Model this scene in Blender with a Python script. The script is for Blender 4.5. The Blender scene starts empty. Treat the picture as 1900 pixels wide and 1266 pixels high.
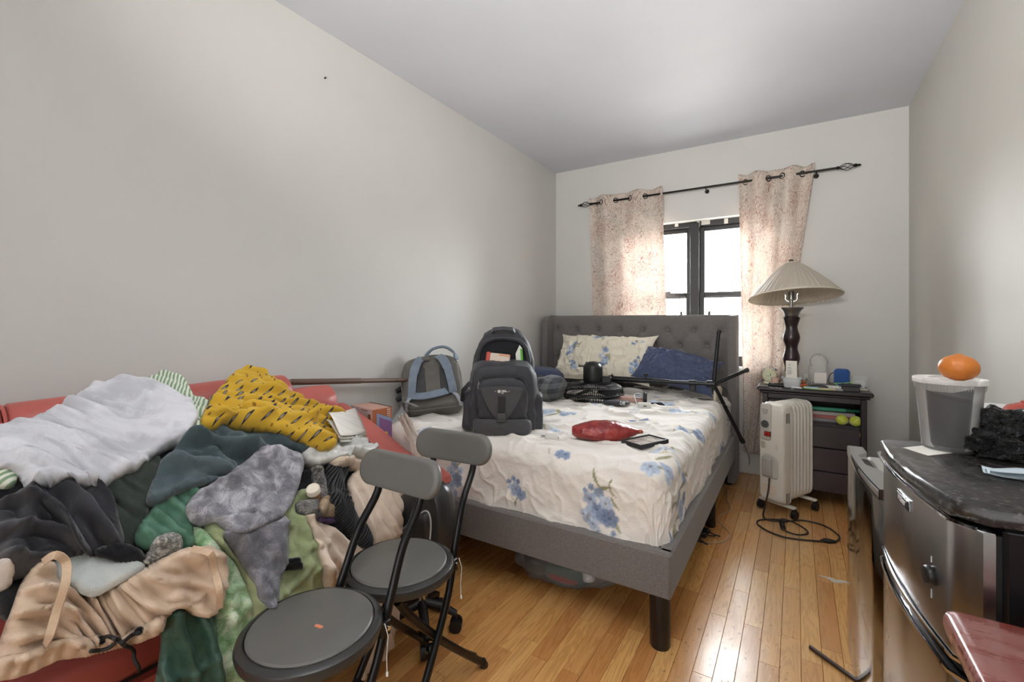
import bpy, math, random
import numpy as np
from mathutils import Vector, Matrix
from mathutils.bvhtree import BVHTree

random.seed(7)
rng = np.random.RandomState(11)
scn = bpy.context.scene
COL = scn.collection
PI = math.pi

# ------------------------------------------------------------------ camera, sky, lights, exposure
F = 844.0            # focal length in pixels of the 1900 px wide frame
HY = 597.0           # row of the horizon
CAMZ = 1.22
YAW = math.radians(32.0)
SN, CS = math.sin(YAW), math.cos(YAW)

cam_d = bpy.data.cameras.new('camera')
cam = bpy.data.objects.new('camera', cam_d)
COL.objects.link(cam)
cam.location = (0, 0, CAMZ)
cam.rotation_euler = (PI / 2, 0, YAW)
cam_d.sensor_width = 36.0
cam_d.lens = F / 1900.0 * 36.0
cam_d.shift_y = -(633.0 - HY) / 1900.0
cam_d.clip_start = 0.02
cam_d.clip_end = 200
scn.camera = cam

world = bpy.data.worlds.new('overcast_sky')
scn.world = world
world.use_nodes = True
wn = world.node_tree
bgn = wn.nodes['Background']
# white overcast sky above, darker ground below the horizon
_tc = wn.nodes.new('ShaderNodeTexCoord'); _sp = wn.nodes.new('ShaderNodeSeparateXYZ'); _rm = wn.nodes.new('ShaderNodeValToRGB')
wn.links.new(_tc.outputs['Generated'], _sp.inputs[0]); wn.links.new(_sp.outputs['Z'], _rm.inputs[0])
_rm.color_ramp.elements[0].position = 0.0; _rm.color_ramp.elements[0].color = (.30, .29, .27, 1)
_rm.color_ramp.elements[1].position = 0.06; _rm.color_ramp.elements[1].color = (.93, .97, 1.0, 1)
wn.links.new(_rm.outputs[0], bgn.inputs['Color'])
bgn.inputs['Strength'].default_value = 50.0


def area_light(name, loc, rot, size, power, color=(1, 1, 1), portal=False):
    d = bpy.data.lights.new(name, 'AREA')
    d.shape = 'RECTANGLE'
    d.size, d.size_y = size
    d.energy = power
    d.color = color
    if portal:
        d.cycles.is_portal = True
    o = bpy.data.objects.new(name, d)
    COL.objects.link(o)
    o.location = loc
    o.rotation_euler = rot
    return o


# daylight comes in through the window (portal only guides the sampling of the sky)
area_light('window_portal', (-0.75, 4.36, 1.47), (-PI / 2, 0, 0), (1.36, 1.27), 1.0, portal=True)
# fill light added behind the camera, with no fixture: washes the ceiling
_ceil_fill = area_light('ceiling_fill_light', (-0.2, -0.45, 1.80), (math.radians(134), 0, 0), (0.5, 0.5), 58.0, (1.0, 0.985, 0.96))
_ceil_fill.data.spread = math.radians(125)
# second fill light, added at the camera's back; the wall there has no opening
_rear_fill = area_light('rear_fill_light', (-0.55, -1.2, 1.25), (PI / 2, 0, 0), (1.9, 2.1), 8.0, (1.0, 0.985, 0.96))
_rear_fill.data.spread = math.radians(95)

scn.view_settings.view_transform = 'Standard'
scn.view_settings.look = 'None'
scn.view_settings.gamma = 1.0
scn.view_settings.use_curve_mapping = False
scn.view_settings.exposure = 0.20


# ------------------------------------------------------------------ where a spot of the photograph lies in the room
def ray(px, py):
    u = (px - 950.0) / F
    w = (HY - py) / F
    return np.array([-SN + u * CS, CS + u * SN, w])


O3 = np.array([0, 0, CAMZ])


def at_t(px, py, t):
    return O3 + ray(px, py) * t


def at_z(px, py, z):
    d = ray(px, py)
    return O3 + d * ((z - CAMZ) / d[2])


def at_y(px, py, y):
    d = ray(px, py)
    return O3 + d * (y / d[1])


def at_x(px, py, x):
    d = ray(px, py)
    return O3 + d * (x / d[0])


def project(P):
    P = np.asarray(P, float)
    rel = P - O3
    t = -SN * rel[..., 0] + CS * rel[..., 1]
    r = CS * rel[..., 0] + SN * rel[..., 1]
    t = np.where(np.abs(t) < 1e-6, 1e-6, t)
    return 950 + F * r / t, HY - F * rel[..., 2] / t, t


# ------------------------------------------------------------------ noise
def _hash(ix, iy, seed):
    h = (ix * 374761393 + iy * 668265263 + seed * 974711) & 0x7fffffff
    h = ((h ^ (h >> 13)) * 1274126177) & 0x7fffffff
    return ((h ^ (h >> 16)) & 0xffff) / 65535.0


def vnoise(x, y, seed=0):
    x = np.asarray(x, float); y = np.asarray(y, float)
    ix = np.floor(x).astype(np.int64); iy = np.floor(y).astype(np.int64)
    fx = x - ix; fy = y - iy
    fx = fx * fx * fx * (fx * (fx * 6 - 15) + 10); fy = fy * fy * fy * (fy * (fy * 6 - 15) + 10)
    a = _hash(ix, iy, seed); b = _hash(ix + 1, iy, seed)
    c = _hash(ix, iy + 1, seed); d = _hash(ix + 1, iy + 1, seed)
    return (a * (1 - fx) + b * fx) * (1 - fy) + (c * (1 - fx) + d * fx) * fy


def fbm(x, y, seed=0, octv=3):
    s = 0; a = 0.5; n = 0
    for k in range(octv):
        s = s + a * vnoise(x * 2 ** k, y * 2 ** k, seed + 17 * k); n += a; a *= 0.5
    return s / n


def ridges(x, y, seed=0):
    """crumpled-cloth creases: sharp ridges from folded noise"""
    n = fbm(x, y, seed, 2)
    return 1 - np.abs(2 * n - 1) * 2.2


# ------------------------------------------------------------------ meshes
class MB:
    def __init__(s):
        s.v = []; s.f = []

    def add(s, vs, fs):
        o = len(s.v)
        s.v.extend([tuple(map(float, p)) for p in vs])
        s.f.extend([tuple(i + o for i in f) for f in fs])
        return s

    def box(s, c, d, bev=0.0, M=None):
        hx, hy, hz = d[0] / 2, d[1] / 2, d[2] / 2
        b = min(bev, hx * .9, hy * .9, hz * .9)
        vs = []; fs = []
        if b <= 0:
            for sx in (-1, 1):
                for sy in (-1, 1):
                    for sz in (-1, 1):
                        vs.append((sx * hx, sy * hy, sz * hz))
            fs = [(0, 1, 3, 2), (4, 6, 7, 5), (0, 4, 5, 1), (2, 3, 7, 6), (0, 2, 6, 4), (1, 5, 7, 3)]
        else:
            idx = {}
            for sx in (-1, 1):
                for sy in (-1, 1):
                    for sz in (-1, 1):
                        for ax in range(3):
                            p = [sx * (hx - b), sy * (hy - b), sz * (hz - b)]
                            p[ax] = (sx * hx, sy * hy, sz * hz)[ax]
                            idx[(sx, sy, sz, ax)] = len(vs); vs.append(tuple(p))
            def q(*k): fs.append(tuple(idx[i] for i in k))
            for sg in (-1, 1):
                q(*[(sg, a, c2, 0) for a, c2 in ((-1, -1), (1, -1), (1, 1), (-1, 1))][::sg])
                q(*[(a, sg, c2, 1) for a, c2 in ((-1, -1), (-1, 1), (1, 1), (1, -1))][::sg])
                q(*[(a, c2, sg, 2) for a, c2 in ((-1, -1), (1, -1), (1, 1), (-1, 1))][::sg])
            for a in (-1, 1):
                for c2 in (-1, 1):
                    q((a, c2, -1, 0), (a, c2, 1, 0), (a, c2, 1, 1), (a, c2, -1, 1))
                    q((a, -1, c2, 0), (a, 1, c2, 0), (a, 1, c2, 2), (a, -1, c2, 2))
                    q((-1, a, c2, 1), (1, a, c2, 1), (1, a, c2, 2), (-1, a, c2, 2))
                    for d2 in (-1, 1):
                        q((a, c2, d2, 0), (a, c2, d2, 1), (a, c2, d2, 2))
        vs = [Vector(p) for p in vs]
        if M is not None:
            vs = [M @ p for p in vs]
        c = Vector(c)
        return s.add([p + c for p in vs], fs)

    def tube(s, pts, r, n=8, closed=False, cap=True):
        P = [Vector(p) for p in pts]
        m = len(P)
        R = r if hasattr(r, '__len__') else [r] * m
        T = []
        for i in range(m):
            a = P[(i - 1) % m] if (closed or i > 0) else P[i]
            b = P[(i + 1) % m] if (closed or i < m - 1) else P[i]
            t = (b - a)
            T.append(t.normalized() if t.length > 1e-9 else Vector((0, 0, 1)))
        up = Vector((0, 0, 1))
        if abs(T[0].dot(up)) > .95: up = Vector((1, 0, 0))
        N = (up - T[0] * up.dot(T[0])).normalized()
        vs = []; fs = []
        for i in range(m):
            if i > 0:
                N = (N - T[i] * N.dot(T[i]))
                N = N.normalized() if N.length > 1e-6 else Vector((1, 0, 0))
            B = T[i].cross(N)
            for k in range(n):
                a = 2 * PI * k / n
                vs.append(P[i] + (N * math.cos(a) + B * math.sin(a)) * R[i])
        for i in range(m if closed else m - 1):
            j = (i + 1) % m
            for k in range(n):
                k2 = (k + 1) % n
                fs.append((i * n + k, i * n + k2, j * n + k2, j * n + k))
        if cap and not closed:
            fs.append(tuple(range(n))[::-1]); fs.append(tuple((m - 1) * n + k for k in range(n)))
        return s.add(vs, fs)

    def lathe(s, prof, n=32, c=(0, 0, 0), M=None, wob=None, cap=True):
        vs = []; fs = []
        m = len(prof)
        for i, (r, z) in enumerate(prof):
            for k in range(n):
                a = 2 * PI * k / n
                rr = r * (wob(a, z) if wob else 1)
                vs.append(Vector((rr * math.cos(a), rr * math.sin(a), z)))
        for i in range(m - 1):
            for k in range(n):
                k2 = (k + 1) % n
                fs.append((i * n + k, i * n + k2, (i + 1) * n + k2, (i + 1) * n + k))
        if cap:
            if prof[0][0] > 1e-5: fs.append(tuple(range(n))[::-1])
            if prof[-1][0] > 1e-5: fs.append(tuple((m - 1) * n + k for k in range(n)))
        if M is not None: vs = [M @ p for p in vs]
        c = Vector(c)
        return s.add([p + c for p in vs], fs)

    def loft(s, rings, closed=True, cap=True):
        n = len(rings[0]); m = len(rings)
        vs = [p for r in rings for p in r]; fs = []
        for i in range(m - 1):
            for k in range(n if closed else n - 1):
                k2 = (k + 1) % n
                fs.append((i * n + k, i * n + k2, (i + 1) * n + k2, (i + 1) * n + k))
        if cap and closed:
            fs.append(tuple(range(n))[::-1]); fs.append(tuple((m - 1) * n + k for k in range(n)))
        return s.add(vs, fs)

    def grid(s, X, Y, Z):
        h, w = X.shape
        vs = np.stack([X, Y, Z], -1).reshape(-1, 3).tolist()
        fs = []
        for i in range(h - 1):
            for j in range(w - 1):
                fs.append((i * w + j, i * w + j + 1, (i + 1) * w + j + 1, (i + 1) * w + j))
        return s.add(vs, fs)

    def strap(s, pts, width, thick, up=(0, 0, 1)):
        """flat band along pts; 'up' is the band's face direction (or a list of them)"""
        P = [Vector(p) for p in pts]; m = len(P)
        rings = []
        for i in range(m):
            t = (P[min(i + 1, m - 1)] - P[max(i - 1, 0)]).normalized()
            U = Vector(up[i]) if isinstance(up, list) else Vector(up)
            sd = t.cross(U)
            sd = sd.normalized() if sd.length > 1e-6 else Vector((1, 0, 0))
            U = sd.cross(t).normalized()
            w = width[i] / 2 if hasattr(width, '__len__') else width / 2
            h = thick / 2
            rings.append([P[i] + sd * a * w + U * b * h for a, b in ((-1, -.3), (-.9, -1), (.9, -1), (1, -.3), (1, .3), (.9, 1), (-.9, 1), (-1, .3))])
        return s.loft(rings)

    def pad(s, outline, y0, y1, rnd=.3, levels=5, back_flat=True, squash=1.0):
        """cushion-like solid: outline in (x,z), from y0 (front) to y1 (back), rounded front edge"""
        O = np.array(outline, float)
        c = O.mean(0)
        rings = []
        L = []
        for k in range(levels + 1):
            a = (PI / 2) * k / levels
            L.append((1 - rnd + rnd * math.sin(a), 1 - math.cos(a)))   # scale, fraction of rounding depth used from the front
        dep = (y1 - y0)
        rd = dep * (0.95 if back_flat else .5)
        for sc_, fr in L:
            rings.append([(c[0] + (p[0] - c[0]) * sc_, y0 + rd * fr * (1 if back_flat else 1), c[1] + (p[1] - c[1]) * sc_) for p in O])
        if not back_flat:
            for sc_, fr in L[::-1]:
                rings.append([(c[0] + (p[0] - c[0]) * sc_, y1 - rd * fr, c[1] + (p[1] - c[1]) * sc_) for p in O])
        else:
            rings.append([(p[0], y1, p[1]) for p in O])
        inner = [[(c[0] + (q[0] - c[0]) * f, rings[0][0][1] - dep * .06 * (1 - f), c[1] + (q[2] - c[1]) * f) for q in rings[0]] for f in (.15, .5, .8)]
        rings = inner + rings
        return s.loft(rings)


def rrect(w, h, r, n=6, cx=0, cz=0):
    pts = []
    for (sx, sz, a0) in ((1, 1, 0), (-1, 1, 90), (-1, -1, 180), (1, -1, 270)):
        for k in range(n + 1):
            a = math.radians(a0 + 90 * k / n)
            pts.append((cx + sx * (w / 2 - r) + r * math.cos(a), cz + sz * (h / 2 - r) + r * math.sin(a)))
    return pts


def densify(pts, step):
    P = [np.array(p, float) for p in pts]; out = []
    for i in range(len(P)):
        a, b = P[i], P[(i + 1) % len(P)]
        n = max(1, int(np.linalg.norm(b - a) / step))
        out += [a + (b - a) * k / n for k in range(n)]
    return out


def spline(pts, n=8, closed=False):
    P = [np.array(p, float) for p in pts]; m = len(P); out = []
    for i in range(m if closed else m - 1):
        g = (lambda k: P[k % m]) if closed else (lambda k: P[min(max(k, 0), m - 1)])
        a, b, c, d = g(i - 1), g(i), g(i + 1), g(i + 2)
        for k in range(n):
            t = k / n
            out.append(.5 * ((2 * b) + (c - a) * t + (2 * a - 5 * b + 4 * c - d) * t * t + (3 * b - a - 3 * c + d) * t ** 3))
    if not closed: out.append(P[-1])
    return out


def link(o, parent=None):
    COL.objects.link(o)
    if parent is not None: o.parent = parent
    return o


def obj(name, mb, mat, parent=None, smooth=True, angle=40, recenter=None, mod=None):
    me = bpy.data.meshes.new(name)
    V = mb.v
    off = Vector((0, 0, 0))
    if recenter is None: recenter = parent is None
    if recenter and len(V):
        A = np.array(V); lo, hi = A.min(0), A.max(0)
        off = Vector(((lo[0] + hi[0]) / 2, (lo[1] + hi[1]) / 2, lo[2]))
        V = (A - np.array(off)).tolist()
    me.from_pydata(V, [], mb.f)
    me.validate(clean_customdata=False)
    if smooth:
        me.shade_smooth()
        if angle: me.set_sharp_from_angle(angle=math.radians(angle))
    if mat is not None:
        for m_ in (mat if isinstance(mat, (list, tuple)) else [mat]): me.materials.append(m_)
    o = bpy.data.objects.new(name, me)
    o.location = off
    link(o, parent)
    if mod:
        mod(o)
    return o


def tag(o, label=None, cat=None, group=None, kind=None):
    if label: o['label'] = label
    if cat: o['category'] = cat
    if group: o['group'] = group
    if kind: o['kind'] = kind
    return o


def thing(name, label, cat, loc=(0, 0, 0), rz=0.0, group=None):
    o = bpy.data.objects.new(name, None)
    o.empty_display_size = .05
    o.location = loc
    o.rotation_euler = (0, 0, rz)
    link(o)
    return tag(o, label, cat, group)


def struct(name, mb, mat, parent=None, **k):
    o = obj(name, mb, mat, parent, recenter=False, **k)
    if parent is None: o['kind'] = 'structure'
    return o


def copy_tree(o, parent=None):
    c = o.copy(); COL.objects.link(c)
    if parent is not None:
        c.parent = parent
    for ch in list(o.children):
        copy_tree(ch, c)
    return c


def text_obj(body, size, mat, parent=None, M=None, name='lettering', extrude=.0004, align='CENTER', label=None):
    cu = bpy.data.curves.new(name, 'FONT')
    cu.body = body; cu.size = size; cu.extrude = extrude; cu.align_x = align; cu.align_y = 'CENTER'
    cu.resolution_u = 3
    t = bpy.data.objects.new(name, cu)
    COL.objects.link(t)
    dg = bpy.context.evaluated_depsgraph_get()
    me = bpy.data.meshes.new_from_object(t.evaluated_get(dg))
    bpy.data.objects.remove(t); bpy.data.curves.remove(cu)
    me.name = name
    if M is not None: me.transform(M)
    me.materials.clear(); me.materials.append(mat)
    o = bpy.data.objects.new(name, me)
    link(o, parent)
    return o


# ------------------------------------------------------------------ materials
def lin(h):
    h = h.lstrip('#')
    c = [int(h[i:i + 2], 16) / 255 for i in (0, 2, 4)]
    return tuple((x / 12.92 if x <= .04045 else ((x + .055) / 1.055) ** 2.4) for x in c) + (1,)


class NT:
    """small helper to write node trees"""
    def __init__(s, name):
        s.m = bpy.data.materials.new(name); s.m.use_nodes = True
        s.t = s.m.node_tree; s.b = s.t.nodes['Principled BSDF']; s.out = s.t.nodes['Material Output']

    def n(s, typ, **k):
        nd = s.t.nodes.new('ShaderNode' + typ)
        for a, v in k.items(): setattr(nd, a, v)
        return nd

    def set(s, sock, v):
        if hasattr(v, 'is_output') or hasattr(v, 'links'): s.t.links.new(v, sock)
        else: sock.default_value = v
        return s

    def math(s, op, a, b=0.0, c=None):
        nd = s.n('Math', operation=op)
        s.set(nd.inputs[0], a); s.set(nd.inputs[1], b)
        if c is not None: s.set(nd.inputs[2], c)
        return nd.outputs[0]

    def mix(s, f, a, b):
        nd = s.n('Mix', data_type='RGBA')
        s.set(nd.inputs[0], f); s.set(nd.inputs[6], a); s.set(nd.inputs[7], b)
        return nd.outputs[2]

    def noise(s, vec, scale=5, detail=3, rough=.5, out=0, dist=0.0):
        nd = s.n('TexNoise')
        if vec is not None: s.set(nd.inputs['Vector'], vec)
        s.set(nd.inputs['Scale'], scale); s.set(nd.inputs['Detail'], detail); s.set(nd.inputs['Roughness'], rough)
        s.set(nd.inputs['Distortion'], dist)
        return nd.outputs[out]

    def ramp(s, f, stops, mode='LINEAR'):
        nd = s.n('ValToRGB'); cr = nd.color_ramp; cr.interpolation = mode
        s.set(nd.inputs[0], f)
        while len(cr.elements) < len(stops): cr.elements.new(.5)
        for e, (p, c) in zip(cr.elements, stops): e.position = p; e.color = c if len(c) == 4 else (*c, 1)
        return nd.outputs[0]

    def map(s, vec, scale=(1, 1, 1), rot=(0, 0, 0), loc=(0, 0, 0)):
        nd = s.n('Mapping'); s.set(nd.inputs['Vector'], vec)
        nd.inputs['Scale'].default_value = scale; nd.inputs['Rotation'].default_value = rot; nd.inputs['Location'].default_value = loc
        return nd.outputs[0]

    def bump(s, h, strength=.3, dist=.01):
        nd = s.n('Bump'); s.set(nd.inputs['Height'], h); s.set(nd.inputs['Strength'], strength); s.set(nd.inputs['Distance'], dist)
        s.t.links.new(nd.outputs[0], s.b.inputs['Normal'])
        return s

    def co(s, which='Object'):
        return s.n('TexCoord').outputs[which]

    def base(s, c): return s.set(s.b.inputs['Base Color'], c)

    def pr(s, rough=None, metal=None, spec=None, sheen=None, coat=None, trans=None):
        if rough is not None: s.set(s.b.inputs['Roughness'], rough)
        if metal is not None: s.set(s.b.inputs['Metallic'], metal)
        if spec is not None: s.set(s.b.inputs['Specular IOR Level'], spec)
        if sheen is not None: s.set(s.b.inputs['Sheen Weight'], sheen)
        if coat is not None: s.set(s.b.inputs['Coat Weight'], coat)
        return s


MATS = {}


def plain(name, hexc, rough=.5, metal=0.0, spec=.5, var=.0, vscale=8, bump=0.0, bscale=200, bdist=.002, sheen=0.0, coat=0.0, hex2=None):
    if name in MATS: return MATS[name]
    t = NT(name)
    c = lin(hexc)
    co = t.co('Object')
    if var or hex2:
        d = lin(hex2) if hex2 else tuple(x * (1 - var) for x in c[:3]) + (1,)
        t.base(t.mix(t.ramp(t.noise(co, vscale, 4), [(.3, (0, 0, 0)), (.7, (1, 1, 1))]), d, c))
    else:
        t.base(c)
    t.pr(rough, metal, spec, sheen, coat)
    if bump:
        t.bump(t.noise(co, bscale, 3), bump, bdist)
    MATS[name] = t.m
    return t.m


def see_through(name, hexc, alpha, rough=.1, spec=.6, diff=None):
    """thin clear or cloudy plastic / glass: part of the light goes straight through, the rest is a coloured glossy surface"""
    if name in MATS: return MATS[name]
    t = NT(name)
    t.base(lin(hexc)).pr(rough, 0, spec)
    tr = t.n('BsdfTransparent')
    mx = t.n('MixShader')
    fr = t.n('Fresnel'); fr.inputs['IOR'].default_value = 1.35
    f = t.math('ADD', t.math('MULTIPLY', fr.outputs[0], .9), alpha)
    cl = t.n('Clamp'); t.set(cl.inputs[0], f)
    t.set(mx.inputs[0], cl.outputs[0])
    t.t.links.new(tr.outputs[0], mx.inputs[1]); t.t.links.new(t.b.outputs[0], mx.inputs[2])
    t.t.links.new(mx.outputs[0], t.out.inputs[0])
    MATS[name] = t.m
    return t.m
# ------------------------------------------------------------------ room shell
XL, XR, YB, YF, ZC = -2.05, 0.66, 4.115, -1.25, 2.71
WX0, WX1, WZ0, WZ1 = -1.42, -0.08, 0.85, 2.09      # window opening


def wall_mat(name, hexc):
    t = NT(name)
    p = t.n('NewGeometry').outputs['Position']
    n1 = t.noise(p, 1.3, 3, .55)
    n2 = t.noise(p, 9, 4, .6)
    c = lin(hexc)
    d = tuple(x * .955 for x in c[:3]) + (1,)
    col = t.mix(t.ramp(n1, [(.35, (0, 0, 0)), (.65, (1, 1, 1))]), d, c)
    scuff = t.ramp(n2, [(.68, (0, 0, 0)), (.74, (1, 1, 1))])
    col = t.mix(t.math('MULTIPLY', scuff, .035), col, lin('#8a8072'))
    t.base(col).pr(.55, 0, .3)
    t.bump(t.noise(p, 120, 3), .12, .002)
    return t.m


m_wall = wall_mat('wall_paint', '#c7c6c2')
m_wall_r = wall_mat('wall_paint_right', '#c6c4bd')
m_ceil = wall_mat('ceiling_paint', '#d0d3da')
m_white = plain('white_trim_paint', '#cfcdc6', .45, var=.05)

T = .12
struct('wall_left', MB().box((XL - T / 2, (YB + YF) / 2, ZC / 2), (T, YB - YF + 2 * T, ZC)), m_wall)
struct('wall_right', MB().box((XR + T / 2, (YB + YF) / 2, ZC / 2), (T, YB - YF + 2 * T, ZC)), m_wall_r)
struct('wall_front', MB().box(((XL + XR) / 2, YF - T / 2, ZC / 2), (XR - XL, T, ZC)), m_wall)
struct('ceiling', MB().box(((XL + XR) / 2, (YB + YF) / 2, ZC + T / 2), (XR - XL + 2 * T, YB - YF + 2 * T, T)), m_ceil)
wb = MB()
TB = .25
wb.box(((XL + WX0) / 2, YB + TB / 2, ZC / 2), (WX0 - XL, TB, ZC))
wb.box(((XR + WX1) / 2, YB + TB / 2, ZC / 2), (XR - WX1, TB, ZC))
wb.box(((WX0 + WX1) / 2, YB + TB / 2, WZ0 / 2), (WX1 - WX0, TB, WZ0))
wb.box(((WX0 + WX1) / 2, YB + TB / 2, (ZC + WZ1) / 2), (WX1 - WX0, TB, ZC - WZ1))
struct('wall_back', wb, m_wall)
struct('baseboard_back', MB().box(((XL + XR) / 2, YB - .008, .085), (XR - XL, .016, .17), .004), m_white)
struct('baseboard_left', MB().box((XL + .008, (YB + YF) / 2 - .02, .085), (.016, YB - YF - .05, .17), .004), m_white)
struct('baseboard_right', MB().box((XR - .008, (YB + YF) / 2 - .02, .085), (.016, YB - YF - .05, .17), .004), m_white)

# ---- floor: narrow oak strips, each its own board
t = NT('oak_board')
oi = t.n('ObjectInfo').outputs['Random']
pos = t.n('NewGeometry').outputs['Position']
off = t.n('CombineXYZ')
t.set(off.inputs[0], t.math('MULTIPLY', oi, 37.0)); t.set(off.inputs[1], t.math('MULTIPLY', oi, 91.0)); t.set(off.inputs[2], t.math('MULTIPLY', oi, 13.0))
va = t.n('VectorMath', operation='ADD'); t.set(va.inputs[0], pos); t.set(va.inputs[1], off.outputs[0])
g1 = t.noise(t.map(va.outputs[0], (22, 1.6, 1)), 1.0, 4, .55, dist=1.2)
wv = t.math('SINE', t.math('MULTIPLY', g1, 46.0))
g2 = t.noise(t.map(va.outputs[0], (260, 6, 1)), 1.0, 3, .6)
tone = t.ramp(oi, [(0, lin('#c58850')), (.2, lin('#d09559')), (.5, lin('#dca462')), (.8, lin('#e4b06d')), (1, lin('#cb8e54'))])
grain = t.math('ADD', t.math('MULTIPLY', t.math('ADD', t.math('MULTIPLY', wv, .5), .5), .5), t.math('MULTIPLY', g2, .55))
dark = t.ramp(grain, [(.15, (1, 1, 1)), (.6, (.0, .0, .0))])
col = t.mix(t.math('MULTIPLY', dark, .5), tone, lin('#a06a34'))
# greyed lane: mostly window reflection put into the colour, some wear; dark scuffs, nicks
sx = t.n('SeparateXYZ'); t.set(sx.inputs[0], pos)
lane = t.math('SUBTRACT', 1.0, t.math('ABSOLUTE', t.math('DIVIDE', t.math('SUBTRACT', sx.outputs[0], -.1), .42)))
wn_ = t.noise(t.map(pos, (3.0, 1.6, 1)), 1.0, 4, .6)
worn = t.ramp(t.math('MULTIPLY', t.math('ADD', lane, .25), wn_), [(.22, (0, 0, 0)), (.62, (1, 1, 1))])
col = t.mix(t.math('MULTIPLY', worn, .42), col, lin('#bda887'))
nick = t.ramp(t.noise(t.map(pos, (60, 34, 1)), 1.0, 3, .5), [(.635, (0, 0, 0)), (.675, (1, 1, 1))])
lanehard = t.ramp(t.math('SUBTRACT', 1.0, t.math('ABSOLUTE', t.math('DIVIDE', t.math('SUBTRACT', sx.outputs[0], -.2), .3))), [(.15, (0, 0, 0)), (.6, (1, 1, 1))])
near = t.ramp(sx.outputs[1], [(.0, (1, 1, 1)), (1, (1, 1, 1))])
yn = t.ramp(t.math('DIVIDE', sx.outputs[1], 4.0), [(.40, (1, 1, 1)), (.62, (0, 0, 0))])
nk = t.math('MULTIPLY', t.math('MULTIPLY', nick, lanehard), yn)
col = t.mix(t.math('MULTIPLY', nk, .85), col, lin('#2a1c12'))
t.base(col)
rg = t.noise(pos, 7, 3, .6)
t.pr(t.math('ADD', t.math('MULTIPLY', rg, .16), .15), 0, .5)
t.bump(t.math('ADD', t.math('MULTIPLY', g2, .6), t.math('MULTIPLY', nk, -1.5)), .1, .002)
m_oak = t.m
m_sub = plain('dark_subfloor', '#2a1a0e', .9)
floor = struct('floor', MB().box(((XL + XR) / 2, (YB + YF) / 2, -.07), (XR - XL + 2 * T, YB - YF + 2 * T, .10)), m_sub)


def plank_mb(x0, x1, y0, y1, dz, mb=None):
    e = .0003; i = .0009
    mb = mb or MB()
    a, b, c, d = x0 + e, x1 - e, y0 + e, y1 - e
    z0, z1, z2 = -.02, -.0022 + dz, dz
    vs = [(a, c, z0), (b, c, z0), (b, d, z0), (a, d, z0), (a, c, z1), (b, c, z1), (b, d, z1), (a, d, z1),
          (a + i, c + i, z2), (b - i, c + i, z2), (b - i, d - i, z2), (a + i, d - i, z2)]
    fs = [(8, 9, 10, 11)]
    for k in range(4):
        j = (k + 1) % 4
        fs += [(k, j, 4 + j, 4 + k), (4 + k, 4 + j, 8 + j, 8 + k)]
    return mb.add(vs, fs)


PW = .0645
rest = MB()
nrow = int(round((XR - XL) / PW)); PW = (XR - XL) / nrow
r2 = random.Random(3)
npl = 0
for i in range(nrow):
    x0 = XL + i * PW
    seen = x0 > -1.40
    if not seen:
        y = YF
        while y < YB - .01:
            y1 = min(YB, y + r2.uniform(.6, 1.3)); plank_mb(x0, x0 + PW, y, y1, -r2.random() * .0006, rest); y = y1
        continue
    y = .55
    rest and plank_mb(x0, x0 + PW, YF, -.2, 0, rest) and plank_mb(x0, x0 + PW, -.2, .55, 0, rest)
    while y < YB - .01:
        L = r2.uniform(.32, .95)
        if x0 < -1.15: L *= 1.6
        y1 = y + L
        if YB - y1 < .2: y1 = YB
        o = obj('plank', plank_mb(x0, x0 + PW, y, y1, -r2.random() * .0007), m_oak, floor, smooth=False, recenter=False)
        npl += 1
        y = y1
o = obj('plank_remainder', rest, m_oak, floor, smooth=False, recenter=False); o['kind'] = 'stuff'

# ---- window: two dark double-hung units in one opening, whited out by the sky
m_black_fr = plain('black_window_frame', '#17181a', .4, var=.3, bump=.1)
m_glass = see_through('window_glass', '#ffffff', .0, .02, .5)
win = thing('window_1', None, None, (0, 0, 0)); win['kind'] = 'structure'
YW = YB + .13
cx = (WX0 + WX1) / 2
w = MB()
w.box((cx, YW, WZ1 - .02), (WX1 - WX0, .09, .05), .004)
w.box((cx, YW, WZ0 + .02), (WX1 - WX0, .09, .05), .004)
w.box((WX0 + .025, YW, (WZ0 + WZ1) / 2), (.05, .09, WZ1 - WZ0), .004)
w.box((WX1 - .025, YW, (WZ0 + WZ1) / 2), (.05, .09, WZ1 - WZ0), .004)
obj('window_frame', w, m_black_fr, win)
obj('mullion', MB().box((cx, YW - .005, (WZ0 + WZ1) / 2), (.075, .11, WZ1 - WZ0 - .02), .006), m_black_fr, win)
zmr = 1.45
for (a, b) in ((WX0 + .05, cx - .0375), (cx + .0375, WX1 - .05)):
    for (z0, z1, yy) in ((zmr - .025, WZ1 - .045, YW + .015), (WZ0 + .045, zmr + .025, YW - .015)):
        s_ = MB(); st = .037
        s_.box(((a + st / 2), yy, (z0 + z1) / 2), (st, .03, z1 - z0), .003)
        s_.box(((b - st / 2), yy, (z0 + z1) / 2), (st, .03, z1 - z0), .003)
        s_.box(((a + b) / 2, yy, z0 + st / 2), (b - a - 2 * st, .03, st), .003)
        s_.box(((a + b) / 2, yy, z1 - st / 2), (b - a - 2 * st, .03, st), .003)
        sash = obj('sash', s_, m_black_fr, win)
        obj('pane', MB().box(((a + b) / 2, yy, (z0 + z1) / 2), (b - a - 2 * st + .01, .004, z1 - z0 - 2 * st + .01)), m_glass, sash, smooth=False)
    mid = (a + b) / 2
    l_ = MB().box((mid + .1, YW - .035, zmr + .03), (.05, .02, .018), .004).tube([(mid + .1, YW - .04, zmr + .035), (mid + .12, YW - .055, zmr + .05)], .005)
    obj('sash_lock', l_, m_black_fr, win)
obj('window_sill', MB().box((cx, YB + .03, WZ0 - .0125), (WX1 - WX0, .16, .025), .004), m_white, win)
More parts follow.
